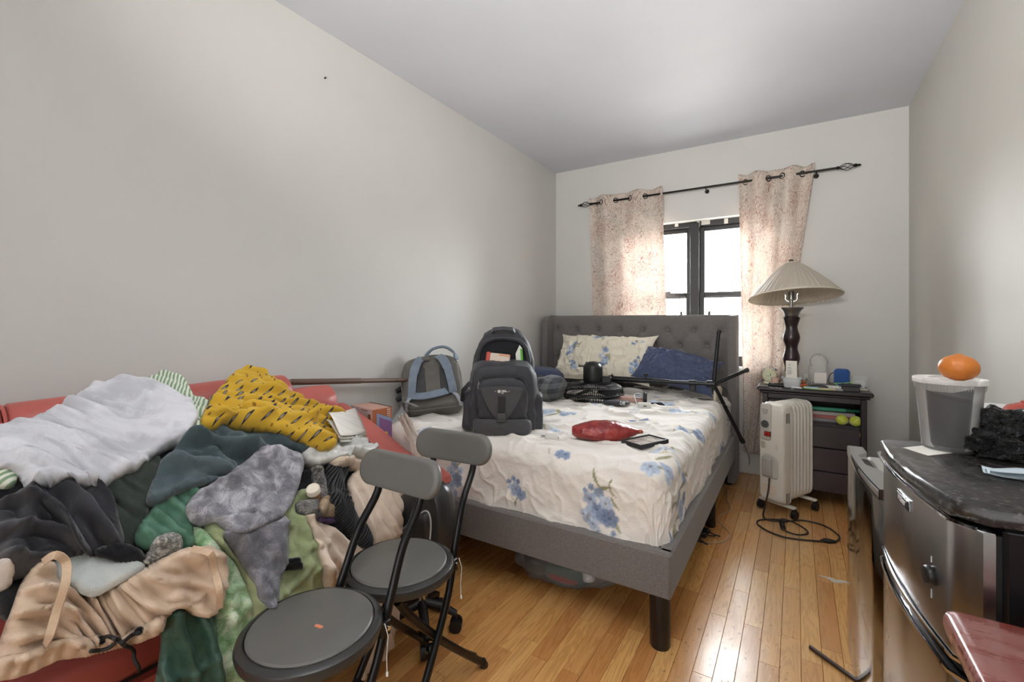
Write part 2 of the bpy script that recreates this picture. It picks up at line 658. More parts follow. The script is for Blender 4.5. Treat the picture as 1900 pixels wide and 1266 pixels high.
# stub lift tabs seen just above the headboard
for xx in (-.862, -.632):
    obj('lift_tab', MB().box((xx, YW - .04, 1.285), (.02, .02, .05), .003), m_black_fr, win)
# torn tape left along the top of the window
m_tape = plain('torn_tape', '#c9c6be', .6)
tp = MB()
for (x0, dx, dz) in ((-.9, .03, -.012), (-.72, .02, -.04), (-.66, .07, -.02), (-.5, .03, -.03)):
    tp.box((x0, YB + .08, WZ1 - .008 + dz / 2), (dx, .003, .016 - dz), .001)
obj('tape_strip', tp, m_tape, win)

# ---- nail in the left wall
nl = at_x(602, 146, XL)
tag(obj('nail', MB().tube([(XL - .005, nl[1], nl[2]), (XL + .012, nl[1], nl[2] + .004)], [.0025, .0035], 8), plain('dark_iron', '#2b2a29', .4, .8)),
    'tiny dark nail high in the left wall', 'nail')

# ------------------------------------------------------------------ curtain rod and curtains
m_rod = plain('black_rod_metal', '#1d1a18', .35, .6)
YR = 4.045
zr = at_y(1340, 343, YR)[2]
xa, xb = at_y(1098, 377, YR)[0], at_y(1552, 311, YR)[0]
rod = thing('curtain_rod', 'long black curtain rod over the window with cage finials', 'curtain rod', ((xa + xb) / 2, YR, zr))
X0, X1 = xa - (xa + xb) / 2, xb - (xa + xb) / 2
obj('rod', MB().tube([(X0, 0, 0), (X1, 0, 0)], .0085, 10), m_rod, rod)
for sg, xe in ((-1, X0), (1, X1)):
    f = MB()
    f.lathe([(.0, 0), (.012, 0), (.012, .012), (.008, .02)], 12, M=Matrix.Rotation(sg * PI / 2, 4, 'Y'), c=(xe, 0, 0))
    for k in range(5):
        a0 = 2 * PI * k / 5
        pts = []
        for q in range(9):
            u = q / 8; r = .006 + .020 * math.sin(PI * u); a = a0 + u * 2.2
            pts.append((xe + sg * (.018 + .085 * u), r * math.cos(a), r * math.sin(a)))
        f.tube(pts, .0023, 5)
    f.lathe([(.006, 0), (.014, .008), (.012, .018), (.006, .024), (.009, .034), (0, .046)], 12, M=Matrix.Rotation(sg * PI / 2, 4, 'Y'), c=(xe + sg * .100, 0, 0))
    obj('finial', f, m_rod, rod)
for xx in (X0 + .05, X1 - .12, .06):
    b = MB().tube([(xx, 0, -.012), (xx, .035, -.02), (xx, YB - YR, -.02)], .005, 8)
    b.lathe([(.018, 0), (.018, .004)], 14, M=Matrix.Rotation(PI / 2, 4, 'X'), c=(xx, YB - YR, -.02))
    obj('bracket', b, m_rod, rod)

t = NT('toile_curtain')
uv = t.n('UVMap').outputs[0]
n1 = t.noise(uv, 9, 2, .5, dist=1.4)
l1 = t.ramp(t.math('ABSOLUTE', t.math('SUBTRACT', t.math('FRACT', t.math('MULTIPLY', n1, 7.0)), .5)), [(.06, (1, 1, 1)), (.17, (0, 0, 0))])
n2 = t.noise(uv, 34, 2, .5, dist=.5)
l2 = t.ramp(t.math('ABSOLUTE', t.math('SUBTRACT', n2, .5)), [(.012, (1, 1, 1)), (.045, (0, 0, 0))])
zone = t.ramp(t.noise(uv, 5.5, 3, .5), [(.30, (.35, .35, .35)), (.60, (1, 1, 1))])
hatch = t.ramp(t.noise(t.map(uv, (140, 60, 1)), 1, 2), [(.5, (0, 0, 0)), (.62, (1, 1, 1))])
ink = t.math('MAXIMUM', t.math('MULTIPLY', l1, zone), t.math('MULTIPLY', t.math('MAXIMUM', l2, t.math('MULTIPLY', hatch, .7)), t.math('MULTIPLY', zone, .55)))
inkc = t.mix(t.ramp(t.noise(uv, 3, 2), [(.45, (0, 0, 0)), (.6, (1, 1, 1))]), lin('#9a5548'), lin('#8d7369'))
colr = t.mix(t.math('MULTIPLY', ink, .85), lin('#e2d9cd'), inkc)
t.base(colr).pr(.9, 0, .1)
tl = t.n('BsdfTranslucent'); t.set(tl.inputs[0], t.mix(.45, colr, lin('#f4efec')))
mx = t.n('MixShader'); mx.inputs[0].default_value = .27
t.t.links.new(t.b.outputs[0], mx.inputs[1]); t.t.links.new(tl.outputs[0], mx.inputs[2]); t.t.links.new(mx.outputs[0], t.out.inputs[0])
t.bump(t.noise(uv, 300, 2), .1, .001)
m_toile = t.m


def set_uv(me, UV):
    lay = me.uv_layers.new(name='UVMap')
    li = np.zeros(len(me.loops), np.int32); me.loops.foreach_get('vertex_index', li)
    lay.data.foreach_set('uv', np.asarray(UV, np.float32)[li].ravel())


def curtain(name, label, xl, xr, ztop, zbot, folds, rings, seed, cloth_w, tear=0):
    NZ, NX = 110, 120
    s = np.linspace(0, 1, NX); q = np.linspace(0, 1, NZ)
    S, Q = np.meshgrid(s, q)
    Zt = ztop - (ztop - zbot) * Q
    xL = np.interp(Zt.ravel(), *zip(*sorted(xl))).reshape(Zt.shape)
    xR = np.interp(Zt.ravel(), *zip(*sorted(xr))).reshape(Zt.shape)
    ph = np.array([folds(v) for v in s])[None, :]
    amp = .030 * (1 - .35 * Q)
    X = xL + (xR - xL) * S + .012 * np.cos(ph * 2) * Q
    Y = amp * np.sin(ph + .5 * Q * np.sin(3 * S + seed)) + .012 * (fbm(S * 5 + seed, Q * 4, seed) - .5)
    Y += .010 * (fbm(S * 14, Q * 16, seed + 4, 2) - .5) * np.clip(Q * 4, 0, 1)
    Z = Zt + .006 * np.sin(S * 25 + seed) * (1 - Q) ** 8
    X0_, Y0_ = X.mean(), YR
    root = thing(name, label, 'curtain', (X0_, YR, zbot))
    mb = MB().grid(X - X0_, Y, Z - zbot)
    def md(o):
        m = o.modifiers.new('thick', 'SOLIDIFY'); m.thickness = .0025; m.offset = 0
    o = obj('fabric', mb, m_toile, root, angle=None, recenter=False, mod=md)
    set_uv(o.data, np.stack([S * cloth_w + seed, Zt], -1).reshape(-1, 2))
    for sr in rings:
        i = int(sr * (NX - 1)); j = int((ztop - zr) / (ztop - zbot) * (NZ - 1))
        dx = X[j, i + 1] - X[j, i - 1]; dy = Y[j, i + 1] - Y[j, i - 1]
        a = math.atan2(dy, dx)
        R = Matrix.Rotation(a, 4, 'Z') @ Matrix.Rotation(PI / 2, 4, 'X')
        g = MB()
        pts = [R @ Vector((.021 * math.cos(2 * PI * k / 20), .021 * math.sin(2 * PI * k / 20), 0)) + Vector((X[j, i] - X0_, Y[j, i], zr - zbot)) for k in range(20)]
        g.tube(pts, .0045, 6, closed=True)
        obj('grommet', g, m_rod, root)
    return root


curtain('curtain', 'left curtain, cream with rust toile print, hanging straight behind the headboard',
        [(.2, -1.60), (2.45, -1.672)], [(.2, -.95), (1.3, -.955), (2.45, -.985)], zr + .06, .25,
        lambda v: 2 * PI * 2.5 * v + .6, (.19, .38, .58, .78), 3, 1.1)
curtain('curtain', 'right curtain, cream with rust toile print, pinched narrow behind the table lamp',
        [(.2, -.365), (1.2, -.375), (2.45, -.392)], [(.15, -.20), (.5, -.09), (.95, -.03), (1.35, -.015), (1.75, .03), (2.45, .125)], zr + .06, .18,
        lambda v: 2 * PI * 2.5 * v + .2, (.10, .42, .60, .86), 8, 1.2)
# ------------------------------------------------------------------ bed
def fabric(name, hexc, hex2=None, scale=420, rough=.9, var=.22, sheen=.2, bump=.35, vs=30, spec=.25):
    if name in MATS: return MATS[name]
    t = NT(name)
    co = t.co('Object')
    c = lin(hexc); d = lin(hex2) if hex2 else tuple(x * (1 - var) for x in c[:3]) + (1,)
    n = t.noise(co, vs, 5, .65)
    w = t.noise(co, scale, 2, .5)
    f = t.ramp(t.math('ADD', t.math('MULTIPLY', n, .5), t.math('MULTIPLY', w, .5)), [(.36, (0, 0, 0)), (.64, (1, 1, 1))])
    t.base(t.mix(f, d, c)).pr(rough, 0, spec, sheen)
    t.bump(w, bump, .0015)
    MATS[name] = t.m
    return t.m


m_bedgrey = fabric('charcoal_upholstery', '#807b77', '#605c5a', scale=500, vs=160)
m_blackleg = plain('black_plastic_leg', '#0f0f11', .35, var=.2)
BX0, BX1, BY0, BY1 = -1.995, -.385, 1.70, 3.96
HBZ = 1.275
bed = thing('bed_frame', 'charcoal upholstered bed frame with button-tufted wing headboard', 'bed', ((BX0 + BX1) / 2, (BY0 + BY1) / 2, 0))
bx, by = (BX0 + BX1) / 2, (BY0 + BY1) / 2
W2 = (BX1 - BX0) / 2
# tufted headboard panel
buttons = []
for row, (z, o_) in enumerate(((1.150, 0), (1.025, .5), (.90, 0), (.775, .5))):
    for k in range(8 if o_ == 0 else 7):
        buttons.append((-1.915 + .2025 * (k + o_), z))
nx, nz = 220, 100
xs = np.linspace(BX0 + .05, BX1 - .05, nx); zs = np.linspace(.30, HBZ, nz)
XX, ZZ = np.meshgrid(xs, zs)
D = np.zeros_like(XX)
for (x_, z_) in buttons:
    r = np.hypot(XX - x_, ZZ - z_)
    D += .022 * np.exp(-(r / .030) ** 2) + .010 * np.exp(-(r / .07) ** 2)
for (x_, z_) in buttons:                       # soft pleats running diagonally between the buttons
    for sx_ in (-1, 1):
        x2, z2 = x_ + sx_ * .101, z_ - .125
        tt = np.clip(((XX - x_) * (x2 - x_) + (ZZ - z_) * (z2 - z_)) / (.101 ** 2 + .125 ** 2), 0, 1)
        dd = np.hypot(XX - (x_ + (x2 - x_) * tt), ZZ - (z_ + (z2 - z_) * tt))
        D += .0045 * np.exp(-(dd / .009) ** 2)
edge = np.minimum(HBZ - ZZ, .05); D += .04 * (1 - np.sqrt(np.clip(1 - (1 - edge / .05) ** 2, 0, 1))) * .6
YY = BY1 - .10 - .012 + D
mb = MB().grid(XX - bx, YY - by, ZZ)
n0 = len(mb.v)
mb.box((0, BY1 - .03 - by, (HBZ + .3) / 2 - .004), (2 * W2 - .1, .06, HBZ - .31), .012)
obj('headboard_panel', mb, m_bedgrey, bed, angle=60)
for (x_, z_) in buttons:
    b = MB().lathe([(0, 0), (.009, .001), (.0125, .004), (.012, .007), (0, .010)][::-1], 12, M=Matrix.Rotation(PI / 2, 4, 'X'), c=(x_ - bx, BY1 - .10 - by + .012, z_))
    obj('button', b, m_bedgrey, bed)
for sg in (-1, 1):
    x0 = sg * (W2 - .02)
    pts = [(.0, .02), (.13, .02), (.235, .02), (.235, .5), (.235, .95), (.225, HBZ - .06), (.20, HBZ - .012), (.16, HBZ), (.0, HBZ)]
    O = [(BY1 - p - by, z) for p, z in pts]
    rings = []
    for x, sh in ((-.026, .012), (-.02, .0), (.02, .0), (.026, .012)):
        c = np.array(O).mean(0)
        rings.append([(x0 + x, c[0] + (p[0] - c[0]) * (1 - sh), c[1] + (p[1] - c[1]) * (1 - sh * .5)) for p in O])
    obj('headboard_wing', MB().loft(rings), m_bedgrey, bed)
    obj('wing_piping', MB().tube([(x0 - sg * .026, a, b) for a, b in O[2:]], .0035, 6), m_bedgrey, bed)
RZ0, RZ1 = .205, .372
for sg in (-1, 1):
    obj('side_rail', MB().box((sg * (W2 - .025), (BY0 + BY1 - .1) / 2 - by, (RZ0 + RZ1) / 2), (.05, BY1 - BY0 - .14, RZ1 - RZ0), .008), m_bedgrey, bed)
obj('foot_rail', MB().box((0, BY0 + .025 - by, (RZ0 + RZ1) / 2), (2 * W2, .05, RZ1 - RZ0), .008), m_bedgrey, bed)
for x_ in (-W2 + .05, W2 - .05):
    for y_ in (BY0 + .05, (BY0 + BY1) / 2 + .1, BY1 - .2):
        r_ = .037 if y_ < BY0 + .1 else .03
        leg = MB().lathe([(r_ * .93, 0), (r_, .006), (r_ * 1.02, .10), (r_ * 1.05, RZ0 + .005)], 24, c=(x_, y_ - by, 0))
        obj('leg', leg, m_blackleg, bed)
for x_ in (-.25, .25):
    obj('leg', MB().lathe([(.02, 0), (.022, .21)], 16, c=(x_, .2, 0)), m_blackleg, bed)
sl = MB()
for k in range(14):
    obj('slat', MB().box((0, BY0 + .15 + k * .15 - by, .285), (2 * W2 - .1, .07, .02), .003), plain('pale_pine_slat', '#b99b6b', .7), bed)

MX0, MX1, MY0, MY1, MZ0, MZ1 = BX0 + .05, BX1 - .045, BY0 + .05, BY1 - .125, .297, .642
mt = MB().box(((MX0 + MX1) / 2, (MY0 + MY1) / 2, (MZ0 + MZ1) / 2), (MX1 - MX0 - .012, MY1 - MY0 - .012, MZ1 - MZ0), .05)
tag(obj('mattress', mt, plain('yellowed_mattress_ticking', '#b7a24c', .9, var=.3)), 'yellowish mattress showing at the foot corner below the floral sheet', 'mattress')

# --- floral sheet: a real cloth sheet draped over the mattress; the flowers are its print
SZ = MZ1 + .013
RB = .075
sx0, sx1, sy0, sy1 = MX0 - .012 + RB, MX1 + .012 - RB, MY0 - .012 + RB, MY1 - RB
hang = RB * PI / 2 + (SZ - RB - .365)
RES = .0058
us = np.arange(sx0 - hang, sx1 + hang, RES); vs_ = np.arange(sy0 - hang, sy1 + RB * 1.3, RES)
U, V = np.meshgrid(us, vs_)


def sheet_surface(U, V):
    ox = np.where(U < sx0, U - sx0, np.where(U > sx1, U - sx1, 0)); oy = np.where(V < sy0, V - sy0, np.where(V > sy1, V - sy1, 0))
    d = np.hypot(ox, oy); dn = np.where(d < 1e-9, 1, d)
    ux, uy = ox / dn, oy / dn
    arc = RB * PI / 2
    th = np.minimum(d, arc) / RB
    out = RB * np.sin(th); dn_ = RB * (1 - np.cos(th)) + np.maximum(d - arc, 0)
    X = np.clip(U, sx0, sx1) + ux * out; Y = np.clip(V, sy0, sy1) + uy * out
    Z = SZ - dn_
    nx_, ny_, nz_ = ux * np.sin(th), uy * np.sin(th), np.cos(th)
    return X, Y, Z, nx_, ny_, nz_, d


X, Y, Z, NX_, NY_, NZ_, Dd = sheet_surface(U, V)
topm = np.clip(NZ_, 0, 1)
wr = .017 * np.clip(ridges(U * 3.2 + fbm(U * 3, V * 3, 5) * 1.5, V * 5.5, 21), 0, 1) ** 2
wr += .011 * np.clip(ridges(U * 7 + V * 2, V * 9 - U * 2, 33), 0, 1) ** 2
wr += .010 * (fbm(U * 2.2, V * 2.2, 9) - .3)
wf = .008 * np.clip(ridges(U * 5 + V * 3.4, V * 4.0 - U * 4, 41), 0, 1) ** 3 + .005 * np.clip(ridges(U * 14, V * 11 + U * 5, 47), 0, 1) ** 2 + .012 * (fbm(U * 2.6, V * 2.0, 13) - .4)
H = np.clip(wr * topm + wf * (1 - topm), -.004, .03)
hemf = np.clip((hang - Dd) / .05, 0, 1)
H = H + .006 * np.sin(U * 21 + 2 * np.sin(V * 9)) * (1 - hemf) * (1 - topm)
X = X + NX_ * H; Y = Y + NY_ * H; Z = Z + NZ_ * H
keep = Dd <= hang + .001


# print
BASE = np.array(lin('#ebe6de')[:3]); PR = np.broadcast_to(BASE, U.shape + (3,)).copy()
BLUES = [lin(h)[:3] for h in ('#98a8c0', '#8093b0', '#b0bfd1', '#6f809f', '#c0cad8', '#8b99b3')]
OLIVES = [lin(h)[:3] for h in ('#8b8a5c', '#a39d74', '#737550', '#b5ab86')]
LILAC = lin('#b3a3c6')[:3]


def sheet_uv(px, py):
    p = at_z(px, py, SZ)
    if p[1] > sy0 and p[0] < sx1: return p[0], p[1]
    q = at_y(px, py, MY0 - .012)
    if q[0] < sx1: return q[0], sy0 - RB * PI / 2 - (SZ - RB - q[2])
    q = at_x(px, py, MX1 + .012)
    return sx1 + RB * PI / 2 + (SZ - RB - q[2]), q[1]


def paint(mask, col, a):
    a = (np.clip(a, 0, 1) * mask)[..., None]
    PR[...] = PR * (1 - a) + np.array(col) * a


def flower(u, v, r, seed, light=0):
    rs = np.random.RandomState(seed)
    m = (np.abs(U - u) < r * 1.2) & (np.abs(V - v) < r * 1.2)
    if not m.any(): return
    dx, dy = U - u, V - v
    rho = np.hypot(dx, dy) / r; th = np.arctan2(dy, dx) + rs.rand() * 6
    n = 5 + seed % 2
    pet = .72 + .28 * np.abs(np.cos(n * th / 2)) ** .6
    inside = np.clip((pet - rho) * 6, 0, 1)
    c = np.array(BLUES[seed % 6]) if not light else np.array(BLUES[2 + 2 * (seed % 2)])
    vein = .80 + .25 * np.abs(np.sin(n * th + 3 * rho)) + .25 * rho
    dark = np.clip(1 - np.abs(np.cos(n * th / 2)) * 5, 0, 1) * .5
    cc = c[None, None] * vein[..., None] * (1 - dark[..., None])
    a = (inside * m * .92)[..., None]
    PR[...] = PR * (1 - a) + np.clip(cc, 0, 1) * a
    paint(m, lin('#39486f')[:3], np.clip((.2 - rho) * 8, 0, 1) * .8)
    paint(m, lin('#b59a5a')[:3], np.clip((.09 - rho) * 14, 0, 1))


def leaf(u, v, L, w, ang, seed=0):
    m = (np.abs(U - u) < L) & (np.abs(V - v) < L)
    if not m.any(): return
    ca, sa = math.cos(ang), math.sin(ang)
    a = (U - u) * ca + (V - v) * sa; b = -(U - u) * sa + (V - v) * ca + 3 * ((U - u) * ca + (V - v) * sa) ** 2 / max(L, .01) * .15
    ww = w * (1 - (2 * a / L) ** 2)
    paint(m & (np.abs(a) < L / 2), OLIVES[seed % 4], np.clip((ww - np.abs(b)) / w * 4, 0, 1) * .85)


def cluster(u, v, size, ang, seed, light=0):
    rs = np.random.RandomState(seed)
    ca, sa = math.cos(ang), math.sin(ang)
    for k in range(6):
        s_ = rs.uniform(-.75, .75) * size; q = rs.uniform(-.3, .3) * size
        leaf(u + s_ * ca - q * sa, v + s_ * sa + q * ca, size * rs.uniform(.35, .7), size * .05, ang + rs.uniform(-.9, .9), k)
    for k in range(9):
        s_ = rs.uniform(-.6, .6) * size; q = rs.uniform(-.25, .25) * size * (1 - abs(s_) / size)
        flower(u + s_ * ca - q * sa, v + s_ * sa + q * ca, size * rs.uniform(.13, .26), seed * 11 + k, light)


def fl(px, py, r, s, light=0):
    u, v = sheet_uv(px, py); flower(u, v, r, s, light)


def lf(px, py, L, ang, s=0):
    u, v = sheet_uv(px, py); leaf(u, v, L, L * .09, ang, s)


def cl(px, py, size, ang, s, light=0):
    u, v = sheet_uv(px, py); cluster(u, v, size, ang, s, light)


# bouquet in the middle of the foot end
for q in ((1105, 887, .085, 2.0), (1118, 905, .06, 2.6), (1133, 897, .05, 1.4), (1136, 915, .06, 2.3), (1140, 935, .07, 2.2), (1145, 975, .08, 2.0), (1120, 905, .09, .4), (1085, 1000, .05, .3), (1140, 1000, .06, 2.5)):
    lf(*q)
for (px, py, r, s) in ((1098, 902, .017, 1), (1088, 908, .012, 3), (1112, 914, .026, 7), (1096, 925, .034, 6), (1124, 935, .036, 8), (1108, 945, .03, 9), (1094, 955, .042, 12), (1118, 958, .034, 13), (1131, 962, .044, 15), (1102, 972, .03, 14), (1083, 952, .02, 4), (1110, 985, .018, 10), (1125, 1003, .033, 2), (1140, 990, .014, 5), (1083, 985, .014, 7), (1094, 1000, .012, 16)):
    fl(px, py, r, s, light=1 if s == 2 else 0)
# single sprig to the left of it, and two upside-down blooms at the edge
for (px, py, r, s) in ((958, 908, .038, 12), (968, 917, .03, 7), (946, 893, .014, 3), (954, 888, .015, 1), (962, 893, .013, 9), (945, 903, .010, 4)): fl(px, py, r, s)
lf(958, 930, .06, 1.2, 2); lf(952, 925, .04, 2.6, 1)
for (px, py, r, s) in ((1033, 843, .026, 7), (1045, 846, .024, 13)): fl(px, py, r, s)
lf(1012, 838, .05, 1.9, 3)
# left end by the chair
for (px, py, r, s) in ((845, 862, .03, 6), (838, 876, .035, 8), (850, 890, .04, 13), (838, 900, .03, 12), (856, 873, .02, 2), (846, 915, .02, 5)): fl(px, py, r, s)
for q in ((853, 860, .06, .8), (830, 890, .07, 2.2)): lf(*q)
# trailing bouquet on the right front corner and side
for q in ((1252, 845, .12, 1.2), (1262, 900, .16, 1.5), (1246, 940, .14, 1.7), (1256, 960, .12, 1.4), (1245, 985, .12, 1.9), (1270, 880, .1, 1.3), (1240, 870, .1, .9)): lf(*q)
for (px, py, r, s) in ((1237, 858, .04, 2), (1245, 875, .045, 12), (1258, 868, .035, 8), (1266, 888, .035, 7), (1256, 925, .05, 13), (1262, 945, .05, 6), (1268, 925, .035, 15), (1270, 955, .035, 9), (1238, 1000, .03, 3), (1262, 972, .025, 4), (1240, 890, .03, 14)): fl(px, py, r, s)
# the paler, foreshortened bouquets on the top of the bed
cl(1300, 800, .17, 1.0, 31); cl(1262, 768, .16, .2, 32, 1); cl(1338, 828, .13, 1.4, 33); cl(1325, 765, .12, .6, 34, 1)
cl(1180, 784, .09, .1, 35); cl(1012, 768, .20, .3, 36, 1); cl(1005, 800, .16, .1, 37, 1); cl(1060, 772, .10, .5, 38); cl(1115, 757, .12, .2, 39, 1)
cl(768, 765, .15, .8, 40); cl(790, 800, .13, .3, 41, 1); cl(1350, 780, .14, 1.4, 42); cl(1262, 832, .10, .9, 43, 1); cl(1225, 752, .14, .2, 44, 1)
cl(1350, 840, .1, 1.4, 45); cl(1200, 740, .12, .2, 46, 1)

idx = -np.ones(U.shape, np.int64); idx[keep] = np.arange(keep.sum())
P3 = np.stack([X, Y, Z], -1)[keep]
q = np.stack([idx[:-1, :-1], idx[:-1, 1:], idx[1:, 1:], idx[1:, :-1]], -1).reshape(-1, 4)
q = q[(q >= 0).all(1)]


def fast_mesh(name, verts, quads):
    me = bpy.data.meshes.new(name)
    me.vertices.add(len(verts)); me.vertices.foreach_set('co', np.asarray(verts, np.float32).ravel())
    n = len(quads)
    me.loops.add(n * 4); me.loops.foreach_set('vertex_index', np.asarray(quads, np.int32).ravel())
    me.polygons.add(n); me.polygons.foreach_set('loop_start', np.arange(n, dtype=np.int32) * 4)
    me.polygons.foreach_set('use_smooth', np.ones(n, bool))
    me.update(calc_edges=True)
    return me


org = np.array([(MX0 + MX1) / 2, (MY0 + MY1) / 2, .36])
me = fast_mesh('fitted_sheet', P3 - org, q)
ca = me.color_attributes.new('print', 'FLOAT_COLOR', 'POINT')
ca.data.foreach_set('color', np.concatenate([PR[keep], np.ones((keep.sum(), 1))], 1).astype(np.float32).ravel())
t = NT('floral_cotton')
at = t.n('Attribute', attribute_name='print')
co = t.co('Object')
t.base(at.outputs['Color']).pr(.85, 0, .2, .15)
t.bump(t.math('ADD', t.math('MULTIPLY', t.noise(co, 26, 5, .65, dist=.6), 1.0), t.math('MULTIPLY', t.noise(co, 500, 2), .12)), .38, .012)
m_floral = t.m
me.materials.append(m_floral)
sheet = bpy.data.objects.new('fitted_sheet', me); sheet.location = org; link(sheet)
md = sheet.modifiers.new('thick', 'SOLIDIFY'); md.thickness = .002; md.offset = -1
tag(sheet, 'wrinkled white bed sheet printed with blue flower bouquets, covering the mattress', 'sheet')
# ------------------------------------------------------------------ nightstand with an open shelf
m_esp = plain('espresso_wood', '#2b2628', .35, var=.25, vscale=14, bump=.06, bscale=60)
NSX0, NSX1, NSY0, NSY1, NSZ = -.232, .412, 3.60, 4.09, .770
ncx, ncy = (NSX0 + NSX1) / 2, (NSY0 + NSY1) / 2
ns = thing('nightstand', 'dark espresso nightstand with an open shelf above its drawers', 'nightstand', (ncx, ncy, 0))
hw, hd = (NSX1 - NSX0) / 2, (NSY1 - NSY0) / 2
b = MB().box((0, 0, NSZ - .014), (2 * hw, 2 * hd, .028), .007).box((0, .004, NSZ - .037), (2 * hw - .03, 2 * hd - .03, .018), .006)
obj('top', b, m_esp, ns)
ix, iy = hw - .035, hd - .03
b = MB()
for sg in (-1, 1):
    b.box((sg * (ix - .012), 0, .03 + (NSZ - .075) / 2), (.024, 2 * iy, NSZ - .075), .002)
b.box((0, iy - .006, .4), (2 * ix - .05, .012, NSZ - .12))
obj('carcass', b, m_esp, ns)
for sg in (-1, 1):
    obj('corner_post', MB().box((sg * (ix - .014), -iy, (NSZ - .046) / 2), (.032, .03, NSZ - .046), .004), m_esp, ns)
    obj('rear_foot', MB().box((sg * (ix - .024), iy - .015, .03), (.05, .03, .06), .004), m_esp, ns)
obj('upper_rail', MB().box((0, -iy + .002, NSZ - .062), (2 * ix - .06, .024, .034), .003), m_esp, ns)
SHZ = .545
obj('shelf', MB().box((0, 0, SHZ - .009), (2 * ix - .05, 2 * iy - .02, .018), .002), m_esp, ns)
m_sheenwood = plain('brown_drawer_front', '#383033', .3, var=.2, vscale=10)
for z0, z1 in ((.392, .530), (.238, .386), (.105, .232)):
    obj('drawer_front', MB().box((0, -iy - .004, (z0 + z1) / 2), (2 * ix - .064, .022, z1 - z0), .003), m_sheenwood, ns)
b = MB().box((ix - .034, -iy - .017, .50), (.004, .003, .022))
obj('bare_wood_chip', b, plain('raw_pine', '#b98a55', .8), ns)
# pale scratches on the front edge of the top
b = MB()
for (px, py, L) in ((1432, 717, .03), (1441, 718, .02), (1448, 719, .02), (1470, 716, .02)):
    p = at_y(px, py, NSY0 - .0005); b.box((p[0] - ncx, p[1] - ncy, min(p[2], NSZ - .004)), (L, .001, .004))
obj('scratch_mark', b, plain('scratched_lacquer', '#a9a7a4', .8), ns)

# ------------------------------------------------------------------ table lamp
m_shade = None
t = NT('pleated_shade_fabric')
co = t.co('Object')
c = t.mix(t.noise(co, 60, 3), lin('#c9bfae'), lin('#ded6c8'))
t.base(c).pr(.6, 0, .35, .2)
tl = t.n('BsdfTranslucent'); t.set(tl.inputs[0], c)
mx = t.n('MixShader'); mx.inputs[0].default_value = .35
t.t.links.new(t.b.outputs[0], mx.inputs[1]); t.t.links.new(tl.outputs[0], mx.inputs[2]); t.t.links.new(mx.outputs[0], t.out.inputs[0])
m_shade = t.m
m_chrome = plain('chrome', '#c9c9cb', .08, 1.0)
m_pewter = plain('brushed_pewter', '#8d8c8a', .3, .9, var=.3)
m_dkwood = plain('black_brown_turned_wood', '#1c1516', .28, var=.4, hex2='#2b1517')
LX, LY = -.03, 3.755
lamp = thing('table_lamp', 'table lamp with wavy black column and wide pleated beige shade', 'lamp', (LX, LY, NSZ))
zb, zt = at_y(1468, 553, LY)[2] - NSZ, at_y(1467, 489, LY)[2] - NSZ
obj('lamp_base', MB().lathe([(0, 0), (.072, 0), (.074, .012), (.068, .02), (.055, .03), (.046, .06), (.043, .095), (.046, .105), (.0, .106)], 32), plain('beige_stone_base', '#a39786', .4, var=.2), lamp)
prof = []
for k in range(41):
    u = k / 40; z = .105 + u * .375
    prof.append((.046 + .0075 * math.cos(2 * PI * (u * 2.6 + .38)), z))
obj('lamp_column', MB().lathe(prof, 28), m_dkwood, lamp)
zc = .48
obj('lamp_collar', MB().lathe([(.040, zc), (.044, zc + .004), (.046, zc + .02), (.058, zc + .045), (.074, zc + .062), (.076, zc + .068), (.03, zc + .07)], 32), m_pewter, lamp)
b = MB().lathe([(.009, zc + .065), (.009, zc + .12), (.018, zc + .125), (.018, zc + .18), (.012, zc + .185)], 16)
obj('socket', b, m_pewter, lamp)
hp = MB()
for sg in (-1, 1):
    hp.tube(spline([(sg * .012, 0, zc + .11), (sg * .034, 0, zc + .125), (sg * .036, 0, zc + .16), (sg * .06, 0, zc + .21), (sg * .045, 0, zt - .03), (0, 0, zt - .005)], 5), .0022, 6)
obj('harp', hp, m_chrome, lamp)
npl_ = 150
Rb, Rt = .282, .052
sh = MB()
rings = []
for k in range(15):
    u = k / 14
    z = zb + (zt - zb) * u
    r0 = Rb + (Rt - Rb) * u + .012 * math.sin(PI * u) + (.0 if u < .86 else -.012 * ((u - .86) / .14) ** 2)
    rings.append([((r0 + .0026 * math.cos(a * npl_ / 3) * (1 - .5 * u) + .0015 * math.sin(a * 37)) * math.cos(a + .12 * u), (r0 + .0026 * math.cos(a * npl_ / 3) * (1 - .5 * u)) * math.sin(a + .12 * u), z) for a in [2 * PI * q / (npl_ * 2) for q in range(npl_ * 2)]])
sh.loft(rings, cap=False)
def shd(o):
    m = o.modifiers.new('thick', 'SOLIDIFY'); m.thickness = .003; m.offset = -1
TILT = Matrix.Translation((0, 0, zt)) @ Matrix.Rotation(math.radians(-9), 4, 'X') @ Matrix.Rotation(math.radians(-4), 4, 'Y') @ Matrix.Translation((0, 0, -zt))
def tilt(b_):
    b_.v = [tuple(TILT @ Vector(p)) for p in b_.v]
    return b_
obj('lamp_shade', tilt(sh), m_shade, lamp, angle=None, mod=shd)
b = MB()
for r_, z_ in ((Rb, zb), (Rt - .01, zt)):
    b.tube([(r_ * math.cos(2 * PI * k / 64), r_ * math.sin(2 * PI * k / 64), z_) for k in range(64)], .004, 6, closed=True)
obj('shade_trim', tilt(b), plain('shade_trim_tape', '#d3cab9', .7), lamp)
obj('shade_spider', MB().tube([(-Rt + .012, 0, zt), (Rt - .012, 0, zt)], .002, 6).tube([(0, -Rt + .012, zt), (0, Rt - .012, zt)], .002, 6), m_chrome, lamp)
obj('lamp_finial', MB().lathe([(.006, zt), (.012, zt + .008), (.017, zt + .018), (.014, zt + .026), (0, zt + .03)], 16), plain('bronze_finial', '#6c5d4d', .4, .6), lamp)

